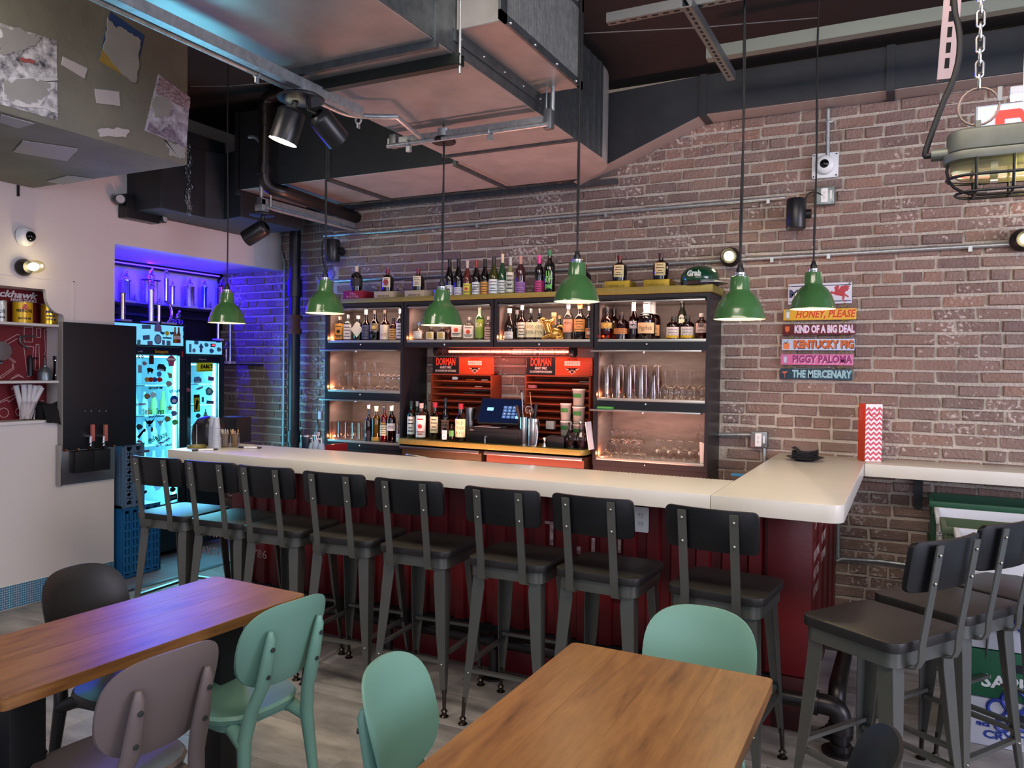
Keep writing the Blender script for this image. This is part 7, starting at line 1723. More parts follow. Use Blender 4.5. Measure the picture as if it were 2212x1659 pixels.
stick(A_, 323, 912, eagle, '#15181c'); stick(A_, 346, 912, eagle, '#8fb8c4', .8); stick(A_, 305, 935, [(-3, -14), (4, -14), (4, 6), (7, 8), (6, 14), (0, 13), (-1, 6)], '#14171c', .9, -.7); stick(A_, 328, 928, [(-2, -6), (2, -6), (4, 0), (2, 7), (-2, 7), (-4, 0)], '#6a4a34', .8)
stick(A_, 309, 1045, [(-10, -6), (6, 8), (12, 8), (6, -2), (-6, -9)], '#c88a3a'); stick(A_, 340, 1052, blob(8), '#a8b8c8'); stick(A_, 308, 1066, sq(22, 6), '#3a4438', 1, .35)
stick(A_, 371, 1075, sq(27, 13), '#1a2430', 1, .08); stx(A_, 371, 1075, 'BISON', 8, '#8aa0b0', 20, .08); stick(A_, 373, 1057, blob(7, 7), '#2a2a30')
stick(A_, 306, 990, sq(16, 14), '#e4e8ea', 1, 0); stx(A_, 306, 990, '7', 11, '#c0302a', 8, 0, bold=.002)
stick(A_, 312, 975, sq(24, 5), '#7a5a5a'); 
for px, py, c in ((402, 765, '#a83a4a'), (402, 861, '#4a545c')): stick(A_, 394, py, sq(4, 12), c)
# narrower fridge
stick(B_, 442, 793, sq(44, 19), '#c8d02a', 1, .03); stick(B_, 442, 793, sq(41, 16), '#d8e03a', 1, .03, layer=1); stx(B_, 446, 792, "EARL'S", 11, '#15180c', 34, .03, .2, layer=2, bold=.002); stx(B_, 446, 800, 'PERFORMANCE PLUMBING', 3, '#15180c', 36, .03, layer=2, bold=0)
stick(B_, 427, 822, van, '#5a90b4', .95, .12); stick(B_, 426, 826, sq(15, 4), '#a8d8e4', 1, .12, layer=1)
stick(B_, 456, 818, sq(16, 9), '#a86a8a', 1, -.12); stick(B_, 456, 818, sq(12, 4), '#3a6ab0', 1, -.12, layer=1)
stick(B_, 430, 838, [(-11, -3), (-4, 0), (11, 4), (10, 0), (0, -4)], '#7a94a4'); stick(B_, 452, 846, blob(10, 10), '#4a8a9a'); stick(B_, 452, 845, circ(5), '#9cd0c8', layer=1)
stick(B_, 425, 871, sq(16, 37), '#2a2e2a', 1, .02); stick(B_, 425, 873, sq(13, 28), '#c8cc4a', 1, .02, layer=1); stick(B_, 425, 871, [(-4, -14), (1, -14), (3, -2), (6, 6), (3, 4), (2, 11), (0, 5), (-4, 9), (-2, 2), (-4, -4)], '#16180f', 1, 0, layer=2)
stick(B_, 454, 869, sq(20, 7), '#7a4a9a', 1, -.08); stx(B_, 452, 869, 'น้ำใจ', 6, '#2a8a4a', 13, -.08, layer=2)
stick(B_, 444, 893, [(-7, -10), (7, -10), (5, -6), (7, -3), (3, -2), (4, 2), (1.5, 3), (1, 10), (-1, 10), (-1.5, 3), (-4, 2), (-3, -2), (-7, -3), (-5, -6)], '#6a9070'); stick(B_, 428, 898, blob(6, 7), '#3a5a6a')
stick(B_, 427, 913, blob(7, 12), '#14161c'); stick(B_, 441, 911, circ(9, 16, sy=.55), '#16180c'); stx(B_, 441, 911, 'วัยรุ่น', 5, '#c8c83a', 13, 0, layer=2)
stick(B_, 438, 863, sq(6, 11), '#5a7a8a')
for px, py, p_, c in ((411, 752, sq(6, 18), '#5a98b4'), (424, 740, sq(11, 8), '#4a88a8'), (419, 757, circ(4.5), '#8a9ab8'), (434, 752, [(-3, -9), (3, -9), (4, 0), (7, 2), (0, 11), (-5, 3), (-3, 0)], '#4a6a9a'), (446, 745, blob(5), '#4a9ab8'), (457, 758, blob(5.5), '#4a7ab0'), (473, 755, blob(5.5), '#5a88a8'), (471, 738, sq(13, 4), '#2a3a4a')): stick(B_, px, py, p_, c, 1, 0, XH)
stick(B_, 460, 746, sq(13, 7), '#150a10', 1, 0, XH); q = W(460, 746, x=XH); text('-22', 5 * DEP(q) / FPX, mat('red_digits', '#ff3a4a', .4, emit=('#ff4a5a', 4)), B_, FL(XH + .0016, q.y, q.z), width=9 * DEP(q) / FPX)
for py, c in ((806, '#3a4a54'), (842, '#a8607a')): stick(B_, 407, py, blob(5), c)
stx(B_, 438, 776, 'super', 5, '#7a848a', 22, 0)

# ================================================================== trophy shelves
sh_m = mat('shelf_navy', '#14141f', .35)
zs1 = W(330, 659, x=-5.72).z; XS1 = XR + .17
us = thing('trophy_shelf', 'dark shelf on the recess wall behind the taller fridge trophies', 'shelf', (XR, 4.4, zs1))
M().box(XR, XS1, YC, YL, zs1 - .10, zs1 - .08).box(XR, XS1, YC, YL, zs1 - .022, zs1).box(XR, XR + .01, YC, YL, zs1 - .45, zs1).make('board', sh_m, us)
M().box(XR, XR + .035, YC, YL, 2.385, 2.43).box(XR, XR + .035, YL - .03, YL, 1.9, 2.43).make('rail', black_steel, us)
zf1 = t1[6] + .0; 
chrome_t = mat('trophy_chrome', '#b9a8d8', .15, 1); marble = plain('#b0a8c4', .35); figm = mat('trophy_figure', '#c4b4dc', .2, 1)
def rider(mm, p, s, leap=0):
    """small motocross rider: two wheels, frame, rider"""
    p = Vector(p); r = RY(0)
    Y = lambda a, b: p + Vector((0, a * s, b * s))
    for c in (-.032, .032): mm.torus(Y(c, .026 + leap * c), .020 * s, .004 * s, 14, 5, RY(PI/2))
    mm.tube([Y(-.032, .026 - leap * .03), Y(-.012, .05), Y(.015, .055), Y(.032, .026 + leap * .03)], .006 * s, 6); mm.tube([Y(-.03, .06), Y(.0, .062), Y(.022, .075)], .008 * s, 6)
    mm.tube([Y(-.012, .06), Y(-.004, .085), Y(.012, .10)], [.008 * s, .013 * s, .010 * s], 8); mm.tube([Y(.012, .098), Y(.03, .082)], .005 * s, 6); mm.tube([Y(-.008, .068), Y(.016, .062), Y(.006, .04)], .006 * s, 6)
    mm.sphere(Y(.02, .116), .013 * s, 10, 7)
def trophy(label, px, pbase, pcol, pfig, x, w, col, zb, base_w=None, kind='post', metal=.9):
    yb_ = W(px, pbase, x=x).y; zc = W(px, pcol, x=x).z; zf = W(px, pfig, x=x).z; k = DEP((x, yb_, zb)) / FPX; w_ = w * k
    t = thing('trophy', label, 'trophy', (x, yb_, zb), 0, 'motocross trophies above the fridges')
    bw2 = (base_w or w * 2.2) * k
    M().box(x - .05, x + .05, yb_ - bw2 / 2, yb_ + bw2 / 2, zb, zb + .022).make('base', marble, t, bevel=.002)
    cm = mat('trophy_' + col.strip('#'), col, .18, metal, vary=(40, .5, '#e8e0f0', (1, 1, .2)))
    if kind == 'post': M().lathe([(w_ / 2, zb + .022), (w_ / 2, zc)], 12, T(x, yb_, 0), sq=6 if metal < .5 else 0).lathe([(w_ * .62, zc), (w_ * .62, zc + .008)], 12, T(x, yb_, 0)).make('column', cm, t, smooth=30)
    elif kind == 'twin':
        s_ = M()
        for d in (-1, 1): s_.lathe([(w_ * .22, zb + .022), (w_ * .22, zc)], 12, T(x, yb_ + d * w_ * .5, 0))
        s_.make('column', cm, t, smooth=30); M().box(x - .03, x + .03, yb_ - w_ * .85, yb_ + w_ * .85, zc, zc + .012).make('cross_plate', mat('trophy_wood', '#3a2038', .4), t)
    elif kind == 'arm':
        zm = zb + (zc - zb) * .52
        M().tube(bez((x, yb_, zb + .02), (x, yb_ + .06, zb + .06), (x, yb_ + .05, zm - .02), (x, yb_ - .03, zm), 10), .012, 10).make('arm', figm, t, smooth=50)
        M().lathe([(w_ / 2, zm), (w_ / 2, zc)], 14, T(x, yb_ - .02, 0)).make('column', cm, t, smooth=30)
    s = max(.35, (zf - zc - .012) / .135); fm = M()
    if s > .35 or kind != 'post': pass
    rider(fm, (x, yb_ - (.02 if kind == 'arm' else 0), zc + .014), s, .6 if kind == 'arm' else .2); fm.make('rider_figure', figm, t, smooth=60)
    return t
xa, xb_ = XR + .09, XF - .18
trophy('trophy with chrome column and jumping rider, far left on the upper shelf', 272, 657, 607, 583, xa, 17, '#a4a0c0', zs1, 30)
trophy('dark wooden twin column trophy with rider behind the front ones', 326, 658, 607, 578, xa, 22, '#40243c', zs1, 34, 'twin', .1)
trophy('cup style trophy in red and silver, middle of the upper shelf', 372, 660, 620, 607, xa, 11, '#a88aa8', zs1, 24)
trophy('maroon square column trophy with bust figure on the upper shelf', 409, 664, 621, 598, xa, 18, '#3a1830', zs1, 26, 'post', .1)
trophy('bright blue column trophy with car figure on the upper shelf', 441, 665, 621, 602, xa, 12, '#2a5ac8', zs1, 26)
trophy('red cup trophy with motorbike figure at the right of the upper shelf', 478, 668, 622, 598, xa, 12, '#b83a58', zs1, 28)
for lb, px, pb_, h in (('tiny rider figure on the upper shelf at left', 289, 655, 640), ('tiny rider figure on the upper shelf at right', 453, 666, 656)):
    q = W(px, pb_, x=xa); f = M(); rider(f, (xa, q.y, zs1 + .008), .6); f.box(xa - .03, xa + .03, q.y - .04, q.y + .04, zs1, zs1 + .008); one(f, 'trophy', figm, lb, 'trophy', 'motocross trophies above the fridges', smooth=60)
z1t = t1[6]
trophy('gold wrapped column trophy at the left end of the fridge top', 264, 680, 634, 620, xb_, 12, '#a88a3a', z1t, 27)
trophy('tall silver column trophy with rider on the fridge top', 326, 683, 628, 602, xb_, 12, '#a898c8', z1t, 32)
trophy('small gold column trophy with spire on the fridge top', 343, 684, 662, 642, xb_, 8, '#c8b878', z1t, 18)
trophy('curved arm trophy with chrome column and leaping rider on the fridge top', 363, 686, 602, 578, xb_, 10, '#a49cc8', z1t, 24, 'arm')
q = W(384, 687, x=xb_); f = M(); rider(f, (xb_, q.y, z1t + .01), .95); f.box(xb_ - .03, xb_ + .03, q.y - .045, q.y + .045, z1t, z1t + .01); one(f, 'trophy', figm, 'small standing rider figure at the right end of the fridge top', 'trophy', 'motocross trophies above the fridges', smooth=60)
# small bracket shelf with two tall trophies beside the narrow fridge
q = W(497, 786, x=-5.42)
one(M().box(-5.50, -5.30, q.y - .05, YL - .002, q.z - .012, q.z), 'bracket_shelf', sh_m, 'small dark bracket shelf right of the narrower fridge', 'shelf')
trophy('pink and silver figure trophy on the small bracket shelf', 488, 783, 756, 738, -5.40, 5, '#a888b0', q.z, 8)
trophy('tall thin blue prism trophy on the small bracket shelf', 497, 783, 700, 690, -5.43, 6, '#4a6ab8', q.z, 9)
z2t = t2[6]
trophy('thin silver trophy standing on the narrower fridge', 471, 733, 700, 690, xb_, 6, '#8a88c8', z2t, 10)
# violet led strip along the recess ceiling
uv = mat('violet_led', '#5a4aff', .4, emit=('#3a22ff', 6))
one(M().box(XR + .05, XR + .06, YC + .03, YL - .06, 2.40, 2.41), 'led_strip_light', uv, 'violet led strip along the top of the recess wall', 'light strip')
light('violet_strip_light', 'AREA', (XR + .075, (YC + YL) / 2, 2.405), 45, '#2404ff', .03, 1.25, aim=(XR + .6, (YC + YL) / 2, 2.44))
light('violet_wash_light', 'AREA', (XR + .14, (YC + YL) / 2, 2.41), 34, '#2404ff', 1.5, .03, aim=(XR + .35, (YC + YL) / 2, 1.6))

# ================================================================== things on the left end of the counter
q = W(425, 967, z=ZB)
tsp = thing('receipt_spike', 'brass receipt spike on the left end of the counter', 'spike', q)
M().torus((q.x, q.y, ZB + .012), .05, .005, 24, 8).torus((q.x, q.y, ZB + .005), .055, .004, 24, 6).make('base_rings', brass, tsp, smooth=50)
M().tube([(q.x, q.y, ZB + .01), (q.x, q.y, W(425, 917, x=q.x).z)], [.0035, .002], 8).tube([(q.x - .045, q.y, ZB + .012), (q.x + .045, q.y, ZB + .012)], .003, 6).make('spike', steel, tsp, smooth=50)
def pen(label, a, b):
    a, b = W(*a, z=ZB + .006), W(*b, z=ZB + .006); d = (b - a)
    t = thing('pen', label, 'pen', a)
    M().tube([a + d * .22, a + d * .80], .0055, 10).make('barrel', plain('#d8d8da', .35), t, smooth=50)
    M().tube([a, a + d * .22], .006, 10).tube([a + d * .80, a + d * .93, b], [.006, .005, .0015], 10).make('cap', plain('#1c1c22', .35), t, smooth=50)
pen('pen lying in front of the receipt spike', (415, 973), (472, 970)); pen('pen lying on the counter left of the pipe', (516, 966), (566, 967))
fc = plain('#c8ccd4', .45)
for lb, px, ptop, pbot, w in (('tall stack of translucent cups in front', 467, 902, 969, 17), ('tall stack of translucent cups behind', 459, 900, 966, 16)):
    q = W(px, pbot, z=ZB); r = PXW(w, q) / 2; H = W(px, ptop, x=q.x).z - ZB
    t = thing('cup_stack', lb, 'cups', q); cm = mat('frosted_cup', '#bfc6d2', .35, trans=.25)
    M().lathe([(r * 1.05, 0), (r * 1.05, .02), (r * .93, H * .72), (r * .72, H)], 20, T(q.x, q.y, ZB)).make('cups', cm, t, smooth=40)
    rg = M()
    for i in range(12): rg.torus((q.x, q.y, ZB + .012 + i * H * .055), r * 1.05 - i * r * .008, .002, 20, 5)
    rg.make('rims', cm, t, smooth=50)
q = W(440, 962, z=ZB)
one(M().lathe([(.085, 0), (.09, .05), (.085, .12), (.06, .165), (.02, .18), (.001, .182)], 24, T(q.x - .02, q.y + .06, ZB) , sq=4), 'black_dispenser', plain('#15151b', .35), 'black rounded dispenser behind the cup stacks, left part', 'dispenser', smooth=50)
q2 = W(493, 957, z=ZB)
one(M().lathe([(.09, 0), (.09, .16), (.085, .165)], 4, T(q2.x - .03, q2.y + .10, ZB), a0=PI/4), 'black_caddy', plain('#17171d', .4), 'square black caddy behind the straw glasses', 'caddy')
for lb, px in (('cut glass holding short straws, left of the two', 486), ('cut glass holding wooden picks, right of the two', 507)):
    q = W(px, 966, z=ZB); r = PXW(21, q) / 2
    t = thing('straw_glass', lb, 'glass', q); M().lathe([(r * .85, 0), (r * .9, .01), (r, .085)], 12, T(q.x, q.y, ZB), cap=False).make('glass', cutg, t, smooth=12)
    for i in range(11):
        a = 2 * PI * i / 11; rr = r * (.3 + .35 * (i % 3) / 2)
        o = M().tube([(q.x + math.cos(a) * rr * .6, q.y + math.sin(a) * rr * .6, ZB + .006), (q.x + math.cos(a + .5) * rr * 1.5, q.y + math.sin(a + .5) * rr * 1.5, ZB + .085 + R_.uniform(0, .03))], .0028, 6)
        one(o, 'straw' if 'straws' in lb else 'wooden_pick', plain('#c4bda8' if 'straws' in lb else '#b89a70', .6), 'short pale straw standing in the left cut glass' if 'straws' in lb else 'thin wooden pick standing in the right cut glass', 'straw' if 'straws' in lb else 'pick', 'straws in the left glass' if 'straws' in lb else 'picks in the right glass')
# syrup pumps by the cabinet
q = W(672, 968, y=4.1)
ZSH = .985
tt = thing('tumbler', 'dark blue steel tumbler left of the pump bottles', 'tumbler', (W(660, 965, y=4.1).x, 4.1, ZSH))
x_ = W(660, 965, y=4.1).x; M().lathe([(.028, 0), (.033, .11), (.033, .118)], 20, T(x_, 4.1, ZSH)).make('body', plain('#152436', .3), tt, smooth=40); M().lathe([(.034, .112), (.034, .122), (.02, .124)], 20, T(x_, 4.1, ZSH)).make('lid', steel, tt, smooth=40)
for k, (px, lb) in enumerate(((674, 'clear pump bottle, left of the three beside the cabinet'), (683, 'clear pump bottle, middle and tallest beside the cabinet'), (694, 'clear pump bottle, right of the three beside the cabinet'))):
    x_ = W(px, 968, y=4.12).x; t = thing('pump_bottle', lb, 'bottle', (x_, 4.12, ZSH)); hk = .02 * (k == 1)
    M().lathe([(.024, 0), (.026, .04 + hk), (.018, .065 + hk), (.010, .072 + hk)], 14, T(x_, 4.12, ZSH)).make('bottle', mat('pale_blue_plastic', '#a8bedc', .3, trans=.3), t, smooth=50)
    M().tube([(x_, 4.12, ZSH + .07 + hk), (x_, 4.12, ZSH + .10 + hk), (x_ - .02, 4.10, ZSH + .10 + hk)], .005, 8).make('pump', plain('#c8d0dc', .4), t, smooth=50)
b = bottle('slim dark bottle standing behind the clear pump bottles', 'tall', 687, 906, 13, ZSH, 4.20, '#1c2430', None, '#8a94a8', '#1a1a20', (.5, .62), opaque=True)
q = W(693, 897, y=YF + .1); ch = thing('phone_charger', 'white plug adapter on a cord at the left side of the cabinets', 'adapter', q)
M().cbox((q.x, YF + .10, q.z), .03, .03, .065).make('adapter', plain('#d8dce8', .4), ch, bevel=.004); M().tube(bez((q.x + .01, YF + .1, q.z + .03), (q.x + .02, YF + .1, q.z + .06), (q.x + .01, YF + .1, q.z + .09), (q.x + .018, YF + .1, q.z + .12), 6), .0025, 6).make('cord', plain('#d8dce8', .4), ch, smooth=50)

# ================================================================== right edge: crates, cage lamp, neon
gcr = mat('crate_green', '#1d4a34', .4); gcr2 = mat('crate_olive', '#47573f', .45); wcr = mat('crate_white', '#cdd0d8', .4); bcr = mat('crate_blue', '#24348a', .4)
def crate(label, x0, x1, y0, y1, z0, z1, m, ribs=True, grip=True):
    t = thing('plastic_crate', label, 'crate', ((x0 + x1) / 2, (y0 + y1) / 2, z0))
    th = .010; c = M()
    c.box(x0, x0 + th, y0, y1, z0, z1).box(x1 - th, x1, y0, y1, z0, z1).box(x0 + th, x1 - th, y0, y0 + th, z0, z1).box(x0 + th, x1 - th, y1 - th, y1, z0, z1).box(x0 + th, x1 - th, y0 + th, y1 - th, z0, z0 + th)
    c.make('shell', m, t)
    r = M().box(x0 - .012, x1 + .012, y0 - .012, y0 + .002, z1 - .03, z1).box(x0 - .012, x1 + .012, y1 - .002, y1 + .012, z1 - .03, z1).box(x0 - .012, x0 + .002, y0, y1, z1 - .03, z1).box(x1 - .002, x1 + .012, y0, y1, z1 - .03, z1)
    r.make('rim', m, t, bevel=.003)
    if ribs:
        rb_ = M().box(x0 - .008, x1 + .008, y0 - .008, y0, z1 - .085, z1 - .073)
        n = max(3, int((x1 - x0) / .09))
        for i in range(n + 1): xx = x0 + (x1 - x0 - .008) * i / n; rb_.box(xx, xx + .008, y0 - .008, y0, z1 - .078, z1 - .03)
        rb_.make('ribs', m, t)
    return t
# back stack against the brick wall
def cz(px, py, y): return W(px, py, y=y)
a = cz(2013, 1082, 4.72); b = cz(2026, 1105, 4.62)
crate('dark green crate at the back, topmost against the brick wall', a.x, a.x + .62, 4.72, 5.06, a.z - .23, a.z, gcr)
crate('dark green crate under the topmost back one', a.x, a.x + .62, 4.72, 5.06, a.z - .47, a.z - .235, gcr)
crate('dark crate at the bottom of the back stack', a.x, a.x + .62, 4.72, 5.06, .0, a.z - .475, mat('crate_dark', '#20262a', .5))
b = cz(2026, 1108, 4.50); 
crate('white crate on the front stack with pale rim', b.x, b.x + .52, 4.36, 4.69, b.z - .28, b.z, wcr)
c = cz(2037, 1122, 4.27)
crate('olive green crate in front of the white one', c.x + .0, c.x + .50, 4.07, 4.335, c.z - .30, c.z, gcr2)
d = cz(2064, 1140, 4.05)
cr = crate('small white crate holding black bottles, nearest of the stack', d.x + .005, d.x + .44, 3.86, 4.05, d.z - .26, d.z, wcr, False)
M().box(d.x + .02, d.x + .42, 3.88, 4.03, d.z - .05, d.z - .03).make('dark_insert', plain('#2a2d33', .5), cr)
gg = M()
for k in (0, 1):
    for i in range(10): gg.box(d.x + .11 + k * .16 + i * .009, d.x + .115 + k * .16 + i * .009, 3.846, 3.849, d.z - .022, d.z - .008)
gg.make('vent_slots', plain('#24262c', .6), cr)
M().prism([(0, 0), (.05, .03), (.09, .01), (.12, .035), (.11, -.01), (.05, -.02)], .002, FB(d.x + .10, 3.859, d.z - .075)).make('red_mark', plain('#b83a48', .5), cr)
# beer cartons below
pale_c = mat('carton_white', '#c9ccd6', .45); green_c = mat('carton_green', '#1c5f40', .45)
x0 = d.x + .06; x1 = x0 + .42; y0 = 3.865
def beer(label, z0, z1, m, words, fn=None):
    t = thing('beer_crate', label, 'crate', ((x0 + x1) / 2, y0 + .13, z0), 0, 'beer crates stacked at the right edge')
    M().box(x0, x1, y0, y0 + .26, z0, z1).make('crate_body', m, t, bevel=.006)
    M().box(x0 + .15, x0 + .29, y0 - .002, y0 + .004, z1 - .08, z1 - .045).make('hand_hole', plain('#141a24', .6), t)
    for s_, dx, dz, h_, w_, c_ in words: text(s_, h_, plain(c_, .5), t, FB(x0 + dx, y0 - .0008, z0 + dz), width=w_, bold=.002)
    if fn: fn(t, z0)
    return t
def swirl(t, z0):
    s_ = M()
    for cx_, cz_, r in ((.10, .17, .034), (.16, .21, .045), (.20, .13, .040), (.12, .10, .025), (.27, .18, .05)): s_.torus((x0 + cx_, y0 - .001, z0 + cz_), r, .008, 16, 5, RX(PI/2))
    s_.make('scroll_print', plain('#2a3f9c', .5), t, smooth=50)
zt = d.z - .265
h3 = zt / 3
beer('white beer crate with blue scroll print, bottom of the stack', 0.0, h3 - .004, pale_c, [('CRYSTAL', .17, .05, .045, .24, '#2a3f8c'), ('SINCE', .05, .09, .02, .05, '#2a3f8c')], swirl)
beer('green beer crate with white lettering, middle of the stack', h3, 2 * h3 - .004, green_c, [('SAPPORO', .22, .07, .075, .36, '#e0e4e2')])
beer('white beer crate with blue scroll print, top of the stack', 2 * h3, zt, pale_c, [], swirl)

# caged ship lamp hanging on a chain
LY = 2.30
lp = W(2140, 330, y=LY)
cast = mat('lamp_cast_iron', '#6f726b', .5, .5, vary=(16, .6, '#5c5e52'))
cg = thing('cage_lamp', 'large caged bulkhead lamp hanging on a chain at the upper right', 'lamp', lp)
xa_ = W(2040, 330, y=LY).x; zc1 = W(2130, 285, y=LY).z; zc2 = W(2130, 335, y=LY).z
L2 = .46; cx0 = xa_ + L2 / 2; D2 = .06
def stadium(hw, hd, n=8): return [(hw - hd + hd * math.sin(a), -hd * math.cos(a)) for a in [PI * i / n for i in range(n + 1)]] + [(-hw + hd - hd * math.sin(a), hd * math.cos(a)) for a in [PI * i / n for i in range(n + 1)]]
M().prism(stadium(L2/2 - .004, D2 - .008), zc1 - zc2 + .0, T(cx0, LY, zc2 + .004)).make('housing', cast, cg, bevel=.012, seg=3)
M().prism(stadium(L2/2 + .004, D2 + .004), .022, T(cx0, LY, zc2 - .018)).make('gasket_ring', cast, cg, bevel=.004)
M().tube([(xa_ - .03, LY, zc2 + .012), (xa_ + .01, LY, zc2 + .012)], .016, 12).make('cable_gland', cast, cg, smooth=40)
zg = W(2130, 390, y=LY).z
vs, fs = [], []; S1 = stadium(L2/2 - .014, D2 - .014); k = len(S1)
for s_, zz_ in ((1, zc2 - .02), (1, zg + .02), (.93, zg + .008), (.75, zg)): vs += [(cx0 + a * s_, LY + b * s_, zz_) for a, b in S1]
for i in range(3): fs += [(i*k + j, i*k + (j+1) % k, i*k + k + (j+1) % k, i*k + k + j) for j in range(k)]
fs.append(tuple(range(3*k, 4*k)))
M().add(vs, fs).make('glass_cover', mat('yellowed_glass', '#efe6b4', .22, trans=.85, ior=1.1), cg, smooth=50)
M().tube([(cx0 - .04, LY, (zc2 + zg) / 2), (cx0 + .17, LY, (zc2 + zg) / 2)], .026, 16).make('bulb', mat('cage_bulb', '#fff8c0', .4, emit=('#fff2a0', 22)), cg, smooth=50)
M().cbox((cx0 - .12, LY, zc2 - .045), .016, .02, .05).make('socket_post', chrome, cg)
zk = W(2130, 420, y=LY).z
for i, f_ in enumerate((-.78, -.40, 0, .40, .78)):
    xx = cx0 + f_ * L2 / 2 * .9
    M().tube([(xx, LY - D2, zc2 - .01)] + bez((xx, LY - D2, zk + .04), (xx, LY - D2, zk), (xx, LY - D2 + .02, zk), (xx, LY - D2 + .03, zk), 4) + [(xx, LY + D2 - .03, zk)] + bez((xx, LY + D2 - .03, zk), (xx, LY + D2, zk), (xx, LY + D2, zk + .02), (xx, LY + D2, zk + .04), 4) + [(xx, LY + D2, zc2 - .01)], .0038, 8).make('cage_bar', black_steel, cg, smooth=50)
for zz_, o in ((zg + .006, .0), (zk + .002, -.02)):
    M().tube([(cx0 + a, LY + b, zz_) for a, b in stadium(L2/2 - .006 + o, D2 - .0 + o * .4)], .0038, 8, closed=True).make('cage_ring', black_steel, cg, smooth=50)
M().tube([(cx0 - L2/2 + .01, LY, zc2 - .01)] + bez((cx0 - L2/2 + .006, LY, zg + .03), (cx0 - L2/2 + .01, LY, zk + .01), (cx0 - L2/2 + .06, LY, zk), (cx0 - L2/2 + .1, LY, zk), 6) + [(cx0 + L2/2 - .1, LY, zk)], .0038, 8).make('cage_bar', black_steel, cg, smooth=50)
xe = W(2113, 260, y=LY).x; ze = W(2113, 262, y=LY).z
M().bar((xe, LY, zc1 - .01), (xe, LY, ze), .012, .02).make('lug', cast, cg)
zl = W(2116, 190, y=LY).z
M().tube([(xe + .045 * math.sin(2*PI*i/20) * (1 - .2 * (i == 0)), LY, ze - .01 + (zl - ze + .01) / 2 * (1 - math.cos(2*PI*i/20))) for i in range(20)], .003, 8, closed=True).make('wire_loop', mat('wire_rust', '#8d7b72', .45, .6), cg, smooth=50)
M().cbox((xe + .045, LY, (ze + zl) / 2 + .02), .010, .010, .035).make('ferrule', steel, cg)
z = zl - .004; i = 0
ch = thing('chain', 'steel link chain holding the cage lamp', 'chain', (xe, LY, zl))
while z < 3.49:
    L_ = .042; rx = RY(0) if i % 2 else RZ(PI/2)
    st_ = [Vector(((.0085) * math.cos(a), 0, .0125 * (1 if math.sin(a) >= 0 else -1) + .0085 * math.sin(a))) for a in [2 * PI * k_ / 14 for k_ in range(14)]]
    M().tube([rx @ p_ + Vector((xe, LY, z + .02)) for p_ in st_], .0034, 6, closed=True).make('link', steel, ch, smooth=50); z += .0315; i += 1
cb0 = Vector((xa_ - .03, LY, zc2 + .012)); k1 = W(1998, 325, y=LY); k2 = W(2078, 90, y=LY); k3 = W(2060, -10, y=LY)
M().tube([cb0] + bez(cb0 + Vector((-.01, 0, 0)), k1 + Vector((-.005, 0, -.02)), k1, W(2040, 215, y=LY), 8) + bez(W(2040, 215, y=LY), W(2080, 140, y=LY), W(2080, 80, y=LY), W(2063, 30, y=LY), 8) + [k3, (k3.x, LY, 3.5)], .0075, 10).make('cable', cordm, cg, smooth=50)
light('cage_lamp_light', 'POINT', (cx0 + .08, LY, zk - .02), 4, '#ffeeb0', .03)

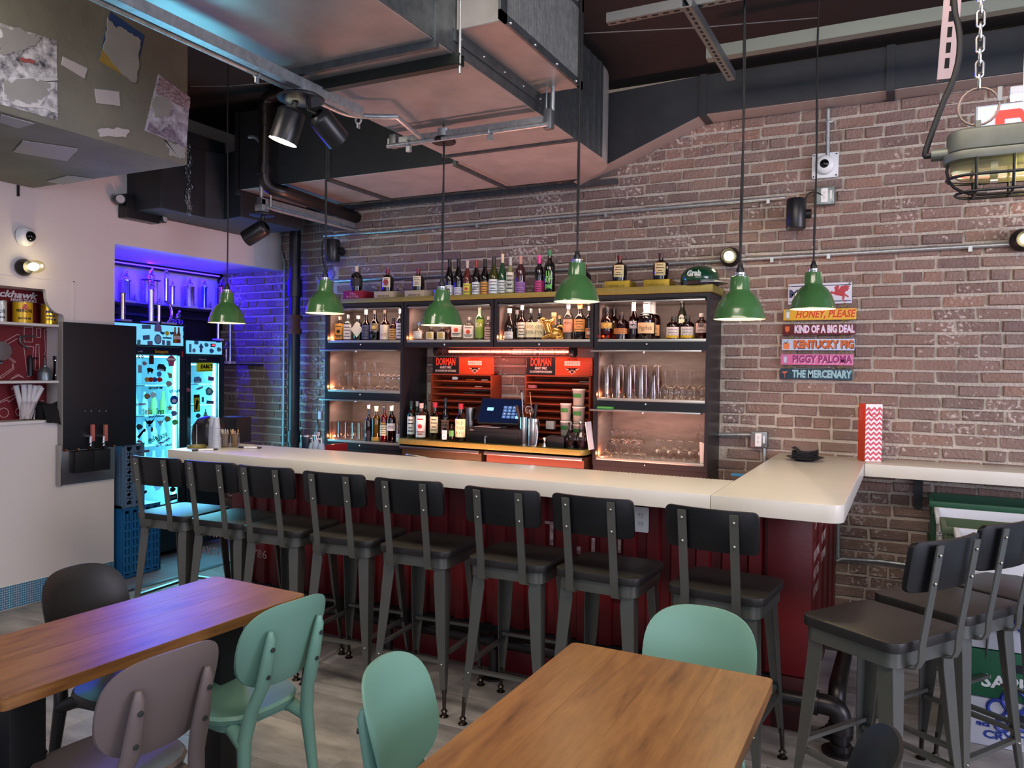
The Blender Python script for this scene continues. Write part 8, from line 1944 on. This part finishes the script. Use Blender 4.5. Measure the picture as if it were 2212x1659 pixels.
# backlit sign with red letters and a white tube above it, farther back
NY_ = 3.3
a = W(2108, 236, y=NY_); b = W(2112, 280, y=NY_)
ns = thing('lit_sign', 'backlit white sign with glowing red letters behind the cage lamp', 'sign', a)
M().box(a.x, a.x + .62, NY_, NY_ + .06, a.z - .17, a.z + .01).make('case', mat('sign_case', '#aeb6c4', .3), ns, bevel=.004)
M().box(a.x + .006, a.x + .614, NY_ - .004, NY_, a.z - .165, a.z + .004).make('face', mat('sign_face', '#b8c4d8', .25, emit=('#9fb4d8', .35)), ns)
redl = mat('red_letters', '#ff1a10', .4, emit=('#ff150c', 3.0))
q = W(2150, 262, y=NY_)
M().prism([(0, 0), (.028, 0), (.028, .032), (.075, .032), (.075, .062), (0, .062)], .006, FB(q.x, NY_ - .004, q.z - .028)).make('letter', redl, ns)
q2 = W(2198, 262, y=NY_); text('V', .095, redl, ns, FB(q2.x + .03, NY_ - .004, q2.z + .0), width=.07, bold=.004, ext=.003)
w1 = W(2182, 204, y=NY_)
tb = thing('tube_light', 'white fluorescent tube above the red lettered sign', 'lamp', w1)
M().box(w1.x, w1.x + .5, NY_, NY_ + .05, w1.z, w1.z + .028).make('fitting', plain('#d4d8e0', .4), tb, bevel=.003)
M().tube([(w1.x + .004, NY_ + .02, w1.z - .010), (w1.x + .5, NY_ + .02, w1.z - .010)], .010, 12).make('tube', mat('white_tube_glow', '#ffe8f4', .4, emit=('#ffd8ee', 6)), tb, smooth=50)
for xx in (w1.x + .1, w1.x + .45): M().tube([(xx, NY_ + .03, w1.z + .02), (xx, NY_ + .03, 3.5)], .003, 6).make('hanger_rod', steel, tb, smooth=50)
for xx in (a.x + .15, a.x + .55): M().tube([(xx, NY_ + .045, a.z), (xx, NY_ + .045, 3.5)], .003, 6).make('hanger_rod', steel, ns, smooth=50)
# thin wires under the ceiling
for nm, p, q, z in (('upper ceiling wire behind the slotted struts', (1262, 72), (1770, 38), 3.42), ('thin pale wire under the dark ceiling at left', (412, 186), (590, 178), 3.38)):
    a, b = W(*p, z=z), W(*q, z=z); m = (a + b) / 2
    one(M().tube([a, m + Vector((0, 0, -.01)), b], .003, 6), 'ceiling_wire', mat('wire_grey', '#5a5a5c', .5), 'thin ' + nm, 'wire', smooth=50)

# runs of tiny joined pieces
for o in SC.objects:
    if o.type == 'MESH' and o.parent and o.name.split('.')[0] in ('slots', 'screws', 'grating', 'slats', 'size_dots', 'keypad', 'bright_keys', 'bolts', 'ribs', 'grid', 'vent_slots', 'tool_outlines', 'sleeve_wire', 'hooks', 'zigzag', 'scroll_print', 'fruit_slices', 'copper_lines', 'rims', 'rings'):
        o['kind'] = 'stuff'
